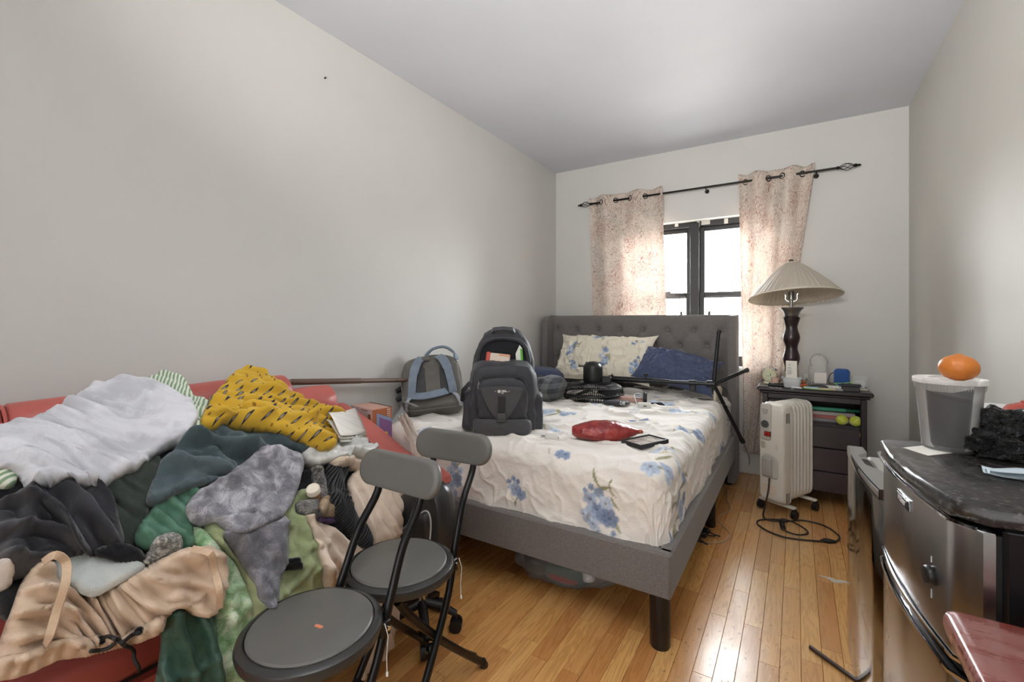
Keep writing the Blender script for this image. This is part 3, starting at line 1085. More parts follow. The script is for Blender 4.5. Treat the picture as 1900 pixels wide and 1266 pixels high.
# ------------------------------------------------------------------ oil-filled radiator heater
m_enamel = plain('cream_enamel', '#d9d4c8', .38, var=.06, vscale=4)
m_greypl = plain('light_grey_plastic', '#b4b1a9', .45)
m_dkgrey = plain('dark_grey_plastic', '#4a4a4a', .5)
m_blackpl = plain('black_plastic', '#141416', .4)
h = thing('radiator_heater', 'cream oil-filled radiator heater on casters with red switch in front of nightstand', 'heater', (-.128, 3.30, 0), -math.radians(27))
HZ0, HZ1 = .075, .705
def hpl(x, z):  # outline of control housing
    return x, z
body = MB()
O = rrect(.158, HZ1 - HZ0, .028, 6, 0, (HZ0 + HZ1) / 2)
body.pad(O, -.012, .07, .10, 5)
obj('control_housing', body, m_enamel, h)
for k in range(7):
    y = .088 + k * .040
    fin = MB()
    Of = np.array(rrect(.150, HZ1 - HZ0 - .01, .045, 7, 0, (HZ0 + HZ1) / 2 + .004))
    c0 = Of.mean(0)
    prof_ = [(-.0165, .88), (-.0155, .94), (-.006, .985), (0, 1.0), (.006, .985), (.0155, .94), (.0165, .88)]
    rings = [[(c0[0] + (p[0] - c0[0]) * s_, y + dy, c0[1] + (p[1] - c0[1]) * (1 - (1 - s_) * .25)) for p in Of] for dy, s_ in prof_]
    fin.loft(rings)
    # rolled vertical tubes at the fin's two edges
    for sg in (-1, 1):
        fin.tube([(sg * .063, y, HZ0 + .05), (sg * .066, y, HZ0 + .08), (sg * .066, y, HZ1 - .08), (sg * .063, y, HZ1 - .05)], .0125, 10)
    obj('fin', fin, m_enamel, h)
yf = -.012
p = MB().pad(rrect(.070, .235, .02, 5, -.032, .585), yf - .012, yf + .004, .12, 4)
panel = obj('control_panel', p, m_greypl, h)
Mx = Matrix.Rotation(PI / 2, 4, 'X')
obj('dial', MB().lathe([(.0, .012), (.021, .012), (.023, .009), (.024, 0)][::-1], 24, M=Mx, c=(-.032, yf - .010, .572)).box((-.032, yf - .023, .572), (.006, .006, .036), .002), m_dkgrey, panel)
p = MB().box((-.032, yf - .013, .665), (.040, .004, .002))
O2 = [(-.020 * math.cos(a) - .032, .668 - .034 * math.sin(a)) for a in np.linspace(0, PI, 12)]
p.pad(O2, yf - .0165, yf - .010, .2, 3)
obj('cord_grip_recess', p, plain('grey_recess', '#9d9a92', .6), panel)
obj('power_switch', MB().box((-.026, yf - .014, .512), (.018, .008, .026), .002).box((-.007, yf - .014, .512), (.016, .008, .026), .002), plain('red_rocker', '#a02018', .25), panel)
obj('switch_bezel', MB().box((-.017, yf - .0115, .512), (.044, .003, .034), .001), m_dkgrey, panel)
p = MB()
for i in range(8):
    for j in range(3): p.box((-.056 + i * .0125, yf - .001, .425 + j * .011), (.0095, .004, .007), .001)
obj('rating_label', MB().box((-.012, yf - .0008, .436), (.104, .003, .042), .001), plain('label_beige', '#a8a08a', .6), h)
obj('label_print', p, plain('label_pale', '#b9b29f', .6), h)
Oc = [(-.052, .235), (.034, .235), (.046, .25), (.046, .345), (.030, .375), (-.010, .388), (-.040, .382), (-.058, .36), (-.058, .25)]
cv = obj('cord_cover', MB().pad(densify(Oc, .012), yf - .010, yf + .003, .10, 4), m_greypl, h)
obj('cord_winder', MB().pad(rrect(.062, .118, .008, 4, -.018, .305), yf - .026, yf - .006, .12, 4).lathe([(.0085, 0), (.0085, .004), (.004, .004)], 14, M=Mx, c=(-.018, yf - .026, .345)), plain('grey_winder', '#a3a099', .45), cv)
for zz in (.62, .125):
    for k in range(3):
        obj('vent_slot', MB().box((.0795, .015 + k * .015, zz), (.003, .0045, .062), .001), m_dkgrey, h)
obj('worn_sticker', MB().box((-.01, yf - .0006, .165), (.085, .002, .055), .001), plain('faded_orange_sticker', '#d6bda2', .7, hex2='#d9cfbf', vscale=50), h)
for yy in (.055, .305):
    ft = MB().box((0, yy, .067), (.225, .036, .016), .006)
    foot = obj('foot_bar', ft, m_enamel, h)
    for sg in (-1, 1):
        cst = MB()
        cst.tube([(sg * .106 - .013, yy, .026), (sg * .106 + .013, yy, .026)], .0255, 18)
        cst.box((sg * .106, yy, .050), (.022, .026, .022), .004)
        obj('caster', cst, m_blackpl, foot)
ev = MB().box((.07, .385, .45), (.02, .03, .07), .006)

# power cord of the heater, looped on the floor
P0 = Matrix.Rotation(-math.radians(27), 4, 'Z') @ Vector((-.005, yf - .012, .235)) + Vector((-.128, 3.30, 0))
cz = .007
pts = [tuple(P0), (P0[0] - .004, P0[1] - .035, .17), (P0[0] - .02, P0[1] - .06, .08)]
for (px, py) in ((1416, 957), (1424, 965), (1455, 968), (1490, 966), (1530, 976), (1555, 993), (1556, 1002), (1545, 1005), (1510, 1004), (1460, 998), (1425, 986), (1406, 973), (1408, 966), (1430, 964), (1455, 966), (1475, 973), (1495, 985), (1498, 993), (1480, 995), (1458, 988), (1448, 977), (1453, 969)):
    q_ = at_z(px, py, cz); pts.append(tuple(q_))
m_cord = plain('brown_black_cord', '#2b2119', .5)
sp = [tuple(p) for p in spline(pts, 6)]
sp = [(a, b_, max(c_ + (.007 if (i > 100) else 0), cz)) for i, (a, b_, c_) in enumerate(sp)]
hc = thing('heater_cord', 'dark power cord looped on the floor before the cream heater', 'cord', tuple(at_z(1475, 985, 0)))
ho = Vector(hc.location)
obj('cable', MB().tube([Vector(p) - ho for p in sp], .0048, 8), m_cord, hc)
q1, q2 = Vector(at_z(1528, 1003, .011)) - ho, Vector(at_z(1551, 1006, .011)) - ho
obj('plug', MB().tube([q1, q1 + (q2 - q1) * .3, q1 + (q2 - q1) * .5, q2], [.012, .013, .013, .007], 10).tube([q1 - (q2 - q1) * .25 + Vector((0, .004, 0)), q1 + Vector((0, .004, 0))], .003, 6).tube([q1 - (q2 - q1) * .25 - Vector((0, .005, 0)), q1 - Vector((0, .005, 0))], .003, 6), m_blackpl, hc)
q1, q2 = Vector(at_z(1450, 969, .014)) - ho, Vector(at_z(1453, 980, .014)) - ho
obj('cord_tie', MB().tube([q1, q2], .014, 10), m_blackpl, hc)

# ------------------------------------------------------------------ refrigerators
t = NT('stainless_steel')
pos = t.co('Object')
n = t.noise(t.map(pos, (30, 30, 900)), 1, 2, .5)
sm = t.noise(pos, 9, 4, .6)
t.base(t.mix(sm, lin('#b1b2b5'), lin('#bdbdbf'))).pr(t.math('ADD', t.math('MULTIPLY', sm, .08), .22), 1.0)
t.bump(n, .04, .0005)
m_steel = t.m
t = NT('mirror_steel_scratched')
pos = t.co('Object')
sm = t.noise(t.map(pos, (60, 14, 6)), 1, 4, .65)
t.base(lin('#9c9a98')).pr(t.ramp(sm, [(.4, (.05,) * 3), (.75, (.30,) * 3)]), 1.0)
t.bump(t.noise(t.map(pos, (6, 3, 3)), 1, 2), .02, .01)
m_mirror = t.m
t = NT('dusty_black_gloss')
pos = t.co('Object')
dust = t.ramp(t.noise(pos, 70, 4, .65), [(.52, (0, 0, 0)), (.72, (1, 1, 1))])
sm = t.noise(pos, 6, 4, .6)
t.base(t.mix(t.math('MULTIPLY', dust, .5), lin('#2b2a29'), lin('#8f8a82'))).pr(t.ramp(sm, [(.3, (.16,) * 3), (.7, (.42,) * 3)]), .25, .7)
m_top = t.m
m_blk = plain('black_cabinet', '#131418', .35, var=.2)
m_gask = plain('rubber_gasket', '#0c0c0e', .55)


def bow_outline(y0, y1, xf, bow, xb, n=16, r=.022):
    """door plan: flat back at xb, bowed front around xf, going from y0 to y1"""
    pts = []
    for k in range(n + 1):
        u = k / n
        y = y0 + (y1 - y0) * u
        rr = min(u, 1 - u) * (y1 - y0)
        corner = r - math.sqrt(max(0, r * r - max(0, r - rr) ** 2)) if rr < r else 0
        pts.append((xf - bow * (1 - (2 * u - 1) ** 2) + corner, y))
    pts += [(xb, y1), (xb, y0)]
    return pts


def slab(mb, outline, z0, z1, bev=.006, inset_top=0):
    O = np.array(outline); c = O.mean(0)
    def sc(d):
        v = O - c; L = np.linalg.norm(v, axis=1, keepdims=True)
        return c + v * (1 - d / L)
    rings = [[(p[0], p[1], z) for p in sc(d)] for d, z in ((bev, z0), (bev * .3, z0 + bev * .3), (0, z0 + bev), (0, z1 - bev), (bev * .3, z1 - bev * .3), (bev, z1))]
    return mb.loft(rings)


FX, FY0, FY1, FT = .226, 1.112, 1.640, .900
fr = thing('refrigerator', 'steel two-door small refrigerator with round black knob and paper on its top', 'refrigerator', (.45, (FY0 + FY1) / 2, 0), math.radians(5.3))
fo = Vector(fr.location)
yl0, yl1 = FY0 - fo[1], FY1 - fo[1]
xf, xbk, xr_ = FX - fo[0], FX + .038 - fo[0], XR - .045 - fo[0]
b = MB().box(((xbk + .012 + xr_) / 2, 0, .05 + (FT - .07) / 2), (xr_ - xbk - .012, yl1 - yl0 - .01, FT - .10), .006)
obj('cabinet', b, m_blk, fr)
obj('plinth', MB().box(((xbk + .03 + xr_) / 2, 0, .028), (xr_ - xbk - .06, yl1 - yl0 - .03, .05), .004), m_blk, fr)
b = MB()
slab(b, bow_outline(yl0 - .002, yl1 + .002, xf - .004, .030, xr_, r=.035), FT - .036, FT, .014)
obj('top_panel', b, m_top, fr)
b = MB()
ol = [p for p in bow_outline(yl0 - .002, yl1 + .002, xf - .010, .020, xr_, r=.022)][:-2]
b.strap([(p[0], p[1], FT - .0385) for p in ol], .005, .006, up=[(-1, 0, 0)] * len(ol))
obj('chrome_rim', b, m_chrome, fr)
b = MB(); slab(b, bow_outline(yl0, yl1, xf, .018, xbk), .612, FT - .042, .006)
door1 = obj('freezer_door', b, m_steel, fr)
b = MB(); slab(b, bow_outline(yl0, yl1, xf, .018, xbk), .075, .575, .008)
door2 = obj('main_door', b, m_steel, fr)
for z_, dx in ((.606, -.010), (.578, -.014)):
    ol = bow_outline(yl0 + .012, yl1 - .004, xf + dx, .020, xbk)[:-2]
    obj('door_lip', MB().strap([(p[0] + .009, p[1], z_) for p in ol], .006, .007, up=[(-1, 0, 0)] * len(ol)), m_chrome, door1 if z_ > .6 else door2)
b = MB(); slab(b, bow_outline(yl0 + .02, yl1 - .02, xf + .012, .018, xbk), .58, .606, .003)
obj('grip_recess', b, m_gask, fr)
b = MB(); slab(b, [(xbk - .001, yl0 + .012), (xbk - .001, yl1 - .012), (xbk + .013, yl1 - .012), (xbk + .013, yl0 + .012)], .09, FT - .05, .002)
obj('gasket', b, m_gask, fr)
# badge with lettering, and the round black knob
def door_frame(y, z, dx=0.0):
    u = (y - yl0) / (yl1 - yl0)
    x = xf - .018 * (1 - (2 * u - 1) ** 2) - dx
    s_ = 4 * .018 * (2 * u - 1) / (yl1 - yl0) * 1.0
    nrm = Vector((-1, s_, 0)).normalized()
    xa_ = Vector((0, 0, 1)).cross(nrm).normalized() * 1     # lettering runs towards the camera
    M_ = Matrix((xa_, Vector((0, 0, 1)), nrm)).transposed().to_4x4()
    M_.translation = Vector((x, y, z))
    return M_
bd = at_x(1671, 922, FX - .02)
M_ = door_frame(bd[1] - fo[1], bd[2], .0015)
bdg = obj('badge', MB().box((0, 0, 0), (.086, .026, .004), .0015, M=None), m_chrome, door1)
bdg.data.transform(M_)
bp = obj('badge_plate', MB().box((0, 0, .002), (.078, .019, .002), .0005), plain('badge_black', '#16181a', .3), bdg); bp.data.transform(M_)
text_obj('Haier', .024, plain('white_print', '#e5e5e2', .6), bdg, M_ @ Matrix.Translation((0, .001, .0034)))
kb = at_x(1697, 1053, FX - .02)
M_ = door_frame(kb[1] - fo[1], max(kb[2], .68), 0)
kn = obj('knob', MB().lathe([(.017, 0), (.0185, .003), (.018, .008), (.015, .011), (0, .012)], 24), m_blackpl, door1); kn.data.transform(M_)
rc = MB()
for (dy, dz, L) in ((.0, -.036, .018), (.006, .032, .012)): rc.box((0, dz, .0006), (.002, L, .0008))
sc_ = obj('scratch_mark', rc, plain('white_scuff', '#d5d5d5', .7), door1); sc_.data.transform(door_frame(kb[1] - fo[1], max(kb[2], .68), 0))

# the lower, second refrigerator further back, with a mirror-bright door
GX, GY0, GY1, GT = .182, 1.668, 2.190, .742
fr2 = thing('refrigerator', 'lower chrome-doored refrigerator behind the knobbed one, with a scooped door grip', 'refrigerator', (.42, (GY0 + GY1) / 2, 0), math.radians(3.6))
go = Vector(fr2.location)
yl0, yl1 = GY0 - go[1], GY1 - go[1]
xf, xbk, xr_ = GX - go[0], GX + .05 - go[0], XR - .05 - go[0]
obj('cabinet', MB().box(((xbk + .01 + xr_) / 2, 0, .03 + (GT - .05) / 2), (xr_ - xbk - .01, yl1 - yl0 - .005, GT - .075), .006), plain('grey_cabinet', '#a7a59f', .4), fr2)
dz0 = .012
b = MB()
O = bow_outline(yl0, yl1, xf, .012, xbk, r=.012)
slab(b, O, dz0, GT - .03, .004)
door = obj('door', b, m_mirror, fr2)
# cap with a scooped finger grip: built as a strip whose inner edge dips
capo, capi = [], []
n_ = 40
b = MB()
rings = []
for k in range(n_ + 1):
    u = k / n_; y = yl0 + (yl1 - yl0) * u
    xo = xf - .012 * (1 - (2 * u - 1) ** 2)
    dip = .5 * (1 + math.cos(PI * min(1, abs(u - .62) / .26)))
    dip = min(1, dip * 1.7)
    xi = xbk - .034 * dip
    rings.append([(xo, y, GT - .03), (xo, y, GT - .004), (xo + .003, y, GT), (xi - .002, y, GT), (xi, y, GT - .004), (xi, y, GT - .03)])
b.loft(rings)
obj('door_cap', b, m_chrome, door)
b = MB().box(((xbk + xf) / 2, .055, GT - .026), (.036, .24, .012), .003)
obj('finger_grip', b, m_blackpl, door)
obj('orange_spot', MB().box((xf + .0016, yl1 - .028, GT - .11), (.004, .010, .02), .002), plain('rust_orange', '#b5763a', .6), door)
# ------------------------------------------------------------------ red-brown table top at the lower right
t = NT('worn_red_lacquer')
co = t.co('Object')
wear = t.ramp(t.noise(t.map(co, (3, 9, 3)), 1.6, 5, .65), [(.42, (0, 0, 0)), (.68, (1, 1, 1))])
t.base(t.mix(t.math('MULTIPLY', wear, .55), lin('#7c3a31'), lin('#b08984'))).pr(t.math('ADD', t.math('MULTIPLY', wear, .25), .2), 0, .6, 0, .3)
m_red = t.m
TX0, TX1, TY0, TY1, TZ = .205, .645, .30, 1.03, .745
tb = thing('side_table', 'worn red-brown lacquered table with rounded edge in front of the knobbed refrigerator', 'table', ((TX0 + TX1) / 2, (TY0 + TY1) / 2, 0))
O = rrect(TX1 - TX0, TY1 - TY0, .02, 5)
b = MB(); slab(b, O, TZ - .038, TZ, .014)
obj('table_top', b, m_red, tb)
hw_, hd_ = (TX1 - TX0) / 2 - .05, (TY1 - TY0) / 2 - .05
for sx_ in (-1, 1):
    for sy_ in (-1, 1):
        obj('leg', MB().box((sx_ * hw_, sy_ * hd_, (TZ - .036) / 2), (.04, .04, TZ - .036), .005), m_red, tb)
obj('apron', MB().box((0, hd_, TZ - .075), (2 * hw_, .018, .07), .003).box((0, -hd_, TZ - .075), (2 * hw_, .018, .07), .003), m_red, tb)

# ------------------------------------------------------------------ folding stools with backs
m_tube = plain('black_tube_steel', '#141416', .3, .3)
m_vinyl = plain('grey_black_vinyl', '#64635f', .40, var=.06, bump=.35, bscale=700, bdist=.001)
m_rim = plain('dark_seat_rim', '#323231', .25)


def stool(label, loc, rz, sticker, bz=.765, lean=.0):
    s = thing('folding_chair', label, 'chair', loc, rz, None)
    SZ_ = .474; R = .168
    obj('seat_rim', MB().lathe([(R - .05, SZ_ - .034), (R - .012, SZ_ - .034), (R - .003, SZ_ - .028), (R, SZ_ - .016), (R - .003, SZ_ - .005), (R - .012, SZ_ + .001), (R - .020, SZ_ + .001), (R - .022, SZ_ - .004), (R - .05, SZ_ - .006)], 64), m_rim, s)
    seat = obj('seat', MB().lathe([(R - .05, SZ_ - .02), (R - .024, SZ_ - .008), (R - .0235, SZ_ + .002), (R - .027, SZ_ + .006), (R - .06, SZ_ + .009), (R - .1, SZ_ + .010), (0, SZ_ + .010)], 64), m_vinyl, s)
    obj('seat_base', MB().lathe([(0, SZ_ - .040), (R - .04, SZ_ - .040), (R - .03, SZ_ - .030), (0, SZ_ - .03)], 40), m_blackpl, s)
    if sticker:
        st = obj('sticker', MB().pad(rrect(.024, .010, .0045, 5), -.0003, .0003, .05, 2), plain('orange_sticker', '#d3825f', .5), seat)
        st.data.transform(Matrix.Translation((.035, -.006, SZ_ + .0106)) @ Matrix.Rotation(math.radians(8), 4, 'Z') @ Matrix.Rotation(-PI / 2, 4, 'X'))
    w = .088
    for sg in (-1, 1):
        pts = [(sg * w, .300, bz + .01), (sg * w, .285, bz - .07), (sg * (w + .004), .215, .60), (sg * (w + .010), .158, .470), (sg * (w + .022), .085, .31), (sg * (w + .034), -.13, .012)]
        post = MB().tube(spline(pts, 5), .0118, 10)
        post.box((sg * (w + .022), .135, .425), (.010, .03, .04), .003)
        pe = obj('back_post', post, m_tube, s)
        obj('foot_cap', MB().tube([(sg * (w + .034), -.126, .028), (sg * (w + .034), -.134, .0)], .0145, 10), m_blackpl, pe)
        pts = [(sg * (w - .01), -.10, .425), (sg * (w - .004), -.04, .345), (sg * (w + .012), .09, .20), (sg * (w + .045), .285, .012)]
        lg = obj('leg', MB().tube(spline(pts, 5), .0125, 10), m_tube, s)
        obj('foot_cap', MB().tube([(sg * (w + .0435), .277, .022), (sg * (w + .0455), .289, .0)], .015, 10), m_blackpl, lg)
        obj('pivot_bolt', MB().tube([(sg * (w + .026), .135, .43), (sg * (w + .036), .135, .43)], .006, 8), m_chrome, pe)
    obj('crossbar', MB().tube([(-w - .037, .245, .062), (w + .037, .245, .062)], .008, 8), m_tube, s)
    obj('crossbar', MB().tube([(-w - .03, -.07, .11), (w + .03, -.07, .11)], .008, 8), m_tube, s)
    obj('crossbar', MB().tube([(-w, -.09, .42), (w, -.09, .42)], .010, 8), m_tube, s)
    # backrest: padded stadium, slightly curved round the back
    O = np.array(rrect(.330, .104, .050, 9))
    bk = MB()
    n0 = len(bk.v)
    bk.pad(O, -.016, .016, .12, 4, back_flat=False)
    arr = []
    for (x, y, z) in bk.v:
        arr.append((x, y + .300 - .5 * x * x - .30 * (-(z)) * 0 + z * .22, z + bz))
    bk.v = arr
    obj('backrest', bk, m_vinyl, s, angle=60)
    x_, y_, z_ = .150, .085, SZ_ - .02
    obj('tag_string', MB().tube([(x_ + .012, y_, z_ + .03), (x_ + .020, y_ + .004, z_), (x_ + .017, y_ + .002, z_ - .05), (x_ + .020, y_, z_ - .085)], .0011, 5).tube([(x_ + .020, y_, z_ - .085), (x_ + .021, y_, z_ - .094)], .003, 6), plain('white_nylon_string', '#dcdad4', .5), s)
    return s


stool('black folding chair nearest the camera, with orange sticker on its grey padded seat', (-1.012, .690, 0), math.radians(0), True)
stool('black folding chair without sticker, standing behind the stickered one beside the bed', (-1.045, 1.015, 0), math.radians(5), False, bz=.762)
# ------------------------------------------------------------------ red sofa along the left wall
t = NT('red_leatherette')
co = t.co('Object')
sm = t.noise(co, 5, 4, .6)
t.base(t.mix(sm, lin('#ac5149'), lin('#c1685f'))).pr(t.math('ADD', t.math('MULTIPLY', sm, .2), .30), 0, .5)
t.bump(t.noise(co, 300, 2), .12, .001)
m_leather = t.m
m_piping = plain('dark_piping', '#231a1a', .5)
SFX0, SFX1, SFY0, SFY1 = -2.03, -1.44, -1.0, 1.40
sofa = thing('sofa', 'red leatherette sofa with dark piping under the clothes heap by the left wall', 'sofa', ((SFX0 + SFX1) / 2, (SFY0 + SFY1) / 2, 0))
so = Vector(sofa.location)


def soft_box(lo, hi, r, nx=14, nz=10):
    """upholstered block: rounded box with a slightly puffed face"""
    mb = MB()
    c = [(a + b) / 2 - o for a, b, o in zip(lo, hi, so)]; d = [b - a for a, b in zip(lo, hi)]
    O = rrect(d[0], d[2], r, 5)
    rings = []
    for dy, s_ in ((-.5, .90), (-.492, .965), (-.47, 1.0), (-.2, 1.012), (0, 1.016), (.2, 1.012), (.47, 1.0), (.492, .965), (.5, .90)):
        rings.append([(c[0] + p[0] * s_, c[1] + d[1] * dy, c[2] + p[1] * s_) for p in O])
    return mb.loft(rings)


obj('seat_base', MB().box(((SFX0 + SFX1) / 2 - so[0], 0, .175), (SFX1 - SFX0 - .02, SFY1 - SFY0, .25), .02), m_leather, sofa)
for y in (SFY0 + .1, SFY1 - .1):
    for x in (SFX0 + .1, SFX1 - .1):
        obj('foot', MB().lathe([(.02, 0), (.028, .055)], 14, c=(x - so[0], y - so[1], 0)), m_blackleg, sofa)
ys = [SFY0, -.2, .6, SFY1]
for a, b_ in zip(ys, ys[1:]):
    obj('seat_cushion', soft_box((SFX0 + .16, a + .004, .30), (SFX1 + .015, b_ - .004, .425), .045), m_leather, sofa)
    p = MB().tube([(SFX1 + .014 - so[0], a + .01 - so[1], .318), (SFX1 + .014 - so[0], b_ - .01 - so[1], .318)], .0055, 6)
    obj('seat_piping', p, m_piping, sofa)
yb = [SFY0, -.16, .325, .76, 1.175, 1.395]
for k, (a, b_) in enumerate(zip(yb, yb[1:])):
    zt_ = .985 if k < 4 else .915
    obj('back_cushion', soft_box((SFX0 + .03, a + .003, .40), (SFX0 + .19, b_ - .003, zt_), .078), m_leather, sofa)
    if k:
        O = rrect(.151, zt_ - .40 - .010, .074, 5)
        pp = [(SFX0 + .11 + p[0] - so[0], a - so[1], (.40 + zt_) / 2 + p[1]) for p in O]
        obj('back_piping', MB().tube(pp, .0045, 6, closed=True), m_leather, sofa)
# sloping arm at the bed end
pts = [(SFX0 + .04, .80), (SFX0 + .16, .762), (-1.72, .70), (-1.55, .622), (-1.42, .592), (-1.32, .572), (-1.275, .552), (-1.268, .53), (-1.29, .51), (-1.40, .49), (-1.5, .46), (-1.55, .30), (-1.56, .10), (SFX0 + .04, .10)]
rings = []
O = np.array(densify([(p[0] - so[0], p[1]) for p in pts], .03)); c = O.mean(0)
for y, s_ in ((1.402, .93), (1.408, .97), (1.425, 1.0), (1.50, 1.006), (1.535, 1.0), (1.552, .97), (1.558, .93)):
    rings.append([(c[0] + (p[0] - c[0]) * s_, y - so[1], c[1] + (p[1] - c[1]) * s_) for p in O])
obj('arm', MB().loft(rings), m_leather, sofa)
pp = [(p[0] - so[0], 1.413 - so[1], p[1] + .002) for p in pts[:9]]
obj('arm_piping', MB().tube(pp, .004, 6), m_piping, sofa)

# ------------------------------------------------------------------ black tub chair on casters
m_blackleather = plain('black_leather', '#2a2b2c', .34, var=.15, bump=.2, bscale=260, bdist=.001)
oc = thing('tub_chair', 'black leather tub chair on casters squeezed between folding chairs, sofa and bed', 'chair', (-1.255, 1.335, 0), math.radians(6))
O = [(-.13, .26), (.09, .26), (.125, .32), (.14, .42), (.135, .52), (.115, .575), (.07, .60), (.0, .585), (-.07, .54), (-.13, .46), (-.15, .36)]
O = [tuple(p) for p in spline(O, 4, closed=True)]
obj('shell', MB().pad(O, -.055, .055, .20, 5, back_flat=False), m_blackleather, oc)
O2 = [(-.10, .28), (.03, .27), (.066, .32), (.082, .40), (.086, .47), (.07, .505), (.03, .485), (-.03, .43), (-.085, .36)]
O2 = [tuple(p) for p in spline(O2, 4, closed=True)]
pd = obj('side_pad', MB().pad(O2, -.078, -.045, .22, 5), m_blackleather, oc)
obj('pad_piping', MB().tube([(x, -.058, z) for x, z in O2], .0035, 6, closed=True), plain('pale_piping', '#b9b8b4', .5), pd)
obj('gas_column', MB().lathe([(.022, .10), (.022, .18), (.014, .181), (.014, .27)], 16, c=(0, 0, 0)), m_chrome, oc)
for k in range(5):
    a = math.radians(-118 + 72 * k)
    L = .135 if abs(math.sin(a)) < .3 or math.sin(a) > 0 else .16
    x, y = L * math.cos(a), L * math.sin(a)
    lg = obj('base_arm', MB().tube([(0, 0, .115), (x * .6, y * .6, .095), (x, y, .066)], [.02, .017, .012], 10), m_blackpl, oc)
    cs = MB()
    d = Vector((-math.sin(a), math.cos(a), 0))
    for sg in (-1, 1):
        c_ = Vector((x, y, .025)) + d * sg * .014
        cs.tube([c_ - d * .009, c_ + d * .009], .025, 16)
    cs.tube([(x, y, .03), (x, y, .066)], .007, 8)
    obj('caster', cs, m_blackpl, lg)

# brown pole lying behind the sofa back and the grey rucksack
pl = thing('wooden_pole', 'long brown pole resting along the left wall above the sofa back', 'pole', (-1.975, 1.60, .905))
pA, pB = Vector((-1.975, 1.22, .943)), Vector((-1.985, 2.26, .842))
o_ = Vector(pl.location)
obj('shaft', MB().tube([pA - o_, pB - o_], .0125, 12), plain('brown_varnished_wood', '#6e5849', .4, var=.25, vscale=5), pl)
obj('end_sleeve', MB().tube([pA + (pB - pA) * .02 - o_, pA + (pB - pA) * .40 - o_], .0145, 12), plain('brown_sleeve', '#5e4a3e', .35), pl)
# ------------------------------------------------------------------ the heap of clothes
# A smooth underlying slope (sofa back -> seat -> floor) carries the garments; each garment is its own
# cloth with folds and thickness, laid over whatever lies beneath it.
ST = {
    -.45: [(-2.0, 1.00), (-1.83, 1.015), (-1.70, .95), (-1.57, .84), (-1.47, .72), (-1.40, .60), (-1.365, .50), (-1.36, .46), (-1.36, .44), (-1.36, .42)],
    .30: [(-2.0, 1.00), (-1.83, 1.015), (-1.70, .95), (-1.57, .84), (-1.46, .72), (-1.38, .60), (-1.35, .50), (-1.345, .46), (-1.345, .44), (-1.345, .42)],
    .52: [(-2.0, 1.00), (-1.83, 1.02), (-1.67, .94), (-1.52, .83), (-1.41, .71), (-1.33, .58), (-1.29, .45), (-1.275, .32), (-1.265, .18), (-1.26, .02)],
    .80: [(-2.0, 1.00), (-1.83, 1.02), (-1.64, .92), (-1.49, .80), (-1.37, .67), (-1.285, .54), (-1.25, .40), (-1.235, .27), (-1.225, .14), (-1.22, .01)],
    1.12: [(-2.0, .98), (-1.82, .985), (-1.64, .87), (-1.48, .75), (-1.37, .63), (-1.30, .50), (-1.27, .38), (-1.26, .27), (-1.25, .14), (-1.25, .02)],
    1.45: [(-2.0, .93), (-1.82, .90), (-1.66, .80), (-1.52, .70), (-1.44, .60), (-1.40, .50), (-1.39, .40), (-1.385, .30), (-1.38, .18), (-1.38, .08)],
}
GR = .0062
A = np.arange(-.42, 1.42, GR)
SL = 1.62
Bs = np.arange(0, SL, GR)
keysY = sorted(ST)
prof = {}
for y in keysY:
    P = np.array(spline(ST[y], 16)); L = np.r_[0, np.cumsum(np.linalg.norm(np.diff(P, axis=0), axis=1))]
    s_ = Bs / SL * L[-1]
    prof[y] = np.stack([np.interp(s_, L, P[:, 0]), np.interp(s_, L, P[:, 1])], -1)
BX = np.zeros((len(A), len(Bs))); BZ = BX.copy()
for i, a in enumerate(A):
    k = max(j for j in range(len(keysY)) if keysY[j] <= max(a, keysY[0])); k = min(k, len(keysY) - 2)
    u = np.clip((a - keysY[k]) / (keysY[k + 1] - keysY[k]), 0, 1); u = u * u * (3 - 2 * u)
    m_ = prof[keysY[k]] * (1 - u) + prof[keysY[k + 1]] * u
    BX[i], BZ[i] = m_[:, 0], m_[:, 1]
AA, BB = np.meshgrid(A, Bs, indexing='ij')
BP = np.stack([BX, AA, BZ], -1)


def normals(P):
    du = np.gradient(P, axis=0); dv = np.gradient(P, axis=1)
    n = np.cross(du, dv); n /= np.linalg.norm(n, axis=-1, keepdims=True) + 1e-9
    return n


BN = normals(BP)
if BN[len(A) // 2, len(Bs) // 2, 2] < 0: BN = -BN
lump = .035 * (fbm(AA * 4.2, BB * 4.2, 77, 3) - .35) * np.clip((BB - .15) / .2, 0, 1) * np.clip((1.05 - BB) / .2, 0, 1)
BP = BP + BN * np.clip(lump, -.005, .04)[..., None]
BN = normals(BP)
if BN[len(A) // 2, len(Bs) // 2, 2] < 0: BN = -BN


def blur(M_, r):
    for _ in range(2):
        for ax in (0, 1):
            c = np.cumsum(np.pad(M_, [(r + 1, r) if q == ax else (0, 0) for q in range(2)], mode='edge'), axis=ax)
            n = 2 * r + 1
            M_ = (np.take(c, range(n, n + M_.shape[ax]), ax) - np.take(c, range(0, M_.shape[ax]), ax)) / n
    return M_


def maxf(M_, r):
    for ax in (0, 1):
        out = M_.copy()
        for k in range(1, r + 1):
            for s_ in (k, -k):
                sh_ = np.roll(M_, s_, ax)
                out = np.maximum(out, sh_)
        M_ = out
    return M_


HM = np.zeros_like(AA)
stp = 3
tri_v = [Vector(p) for p in BP[::stp, ::stp].reshape(-1, 3)]
h_, w_ = BP[::stp, ::stp].shape[:2]
tri_f = [(i * w_ + j, (i + 1) * w_ + j, (i + 1) * w_ + j + 1, i * w_ + j + 1) for i in range(h_ - 1) for j in range(w_ - 1)]
bvh = BVHTree.FromPolygons(tri_v, tri_f)
PXg, PYg, PTg = project(BP)


_cache = {}


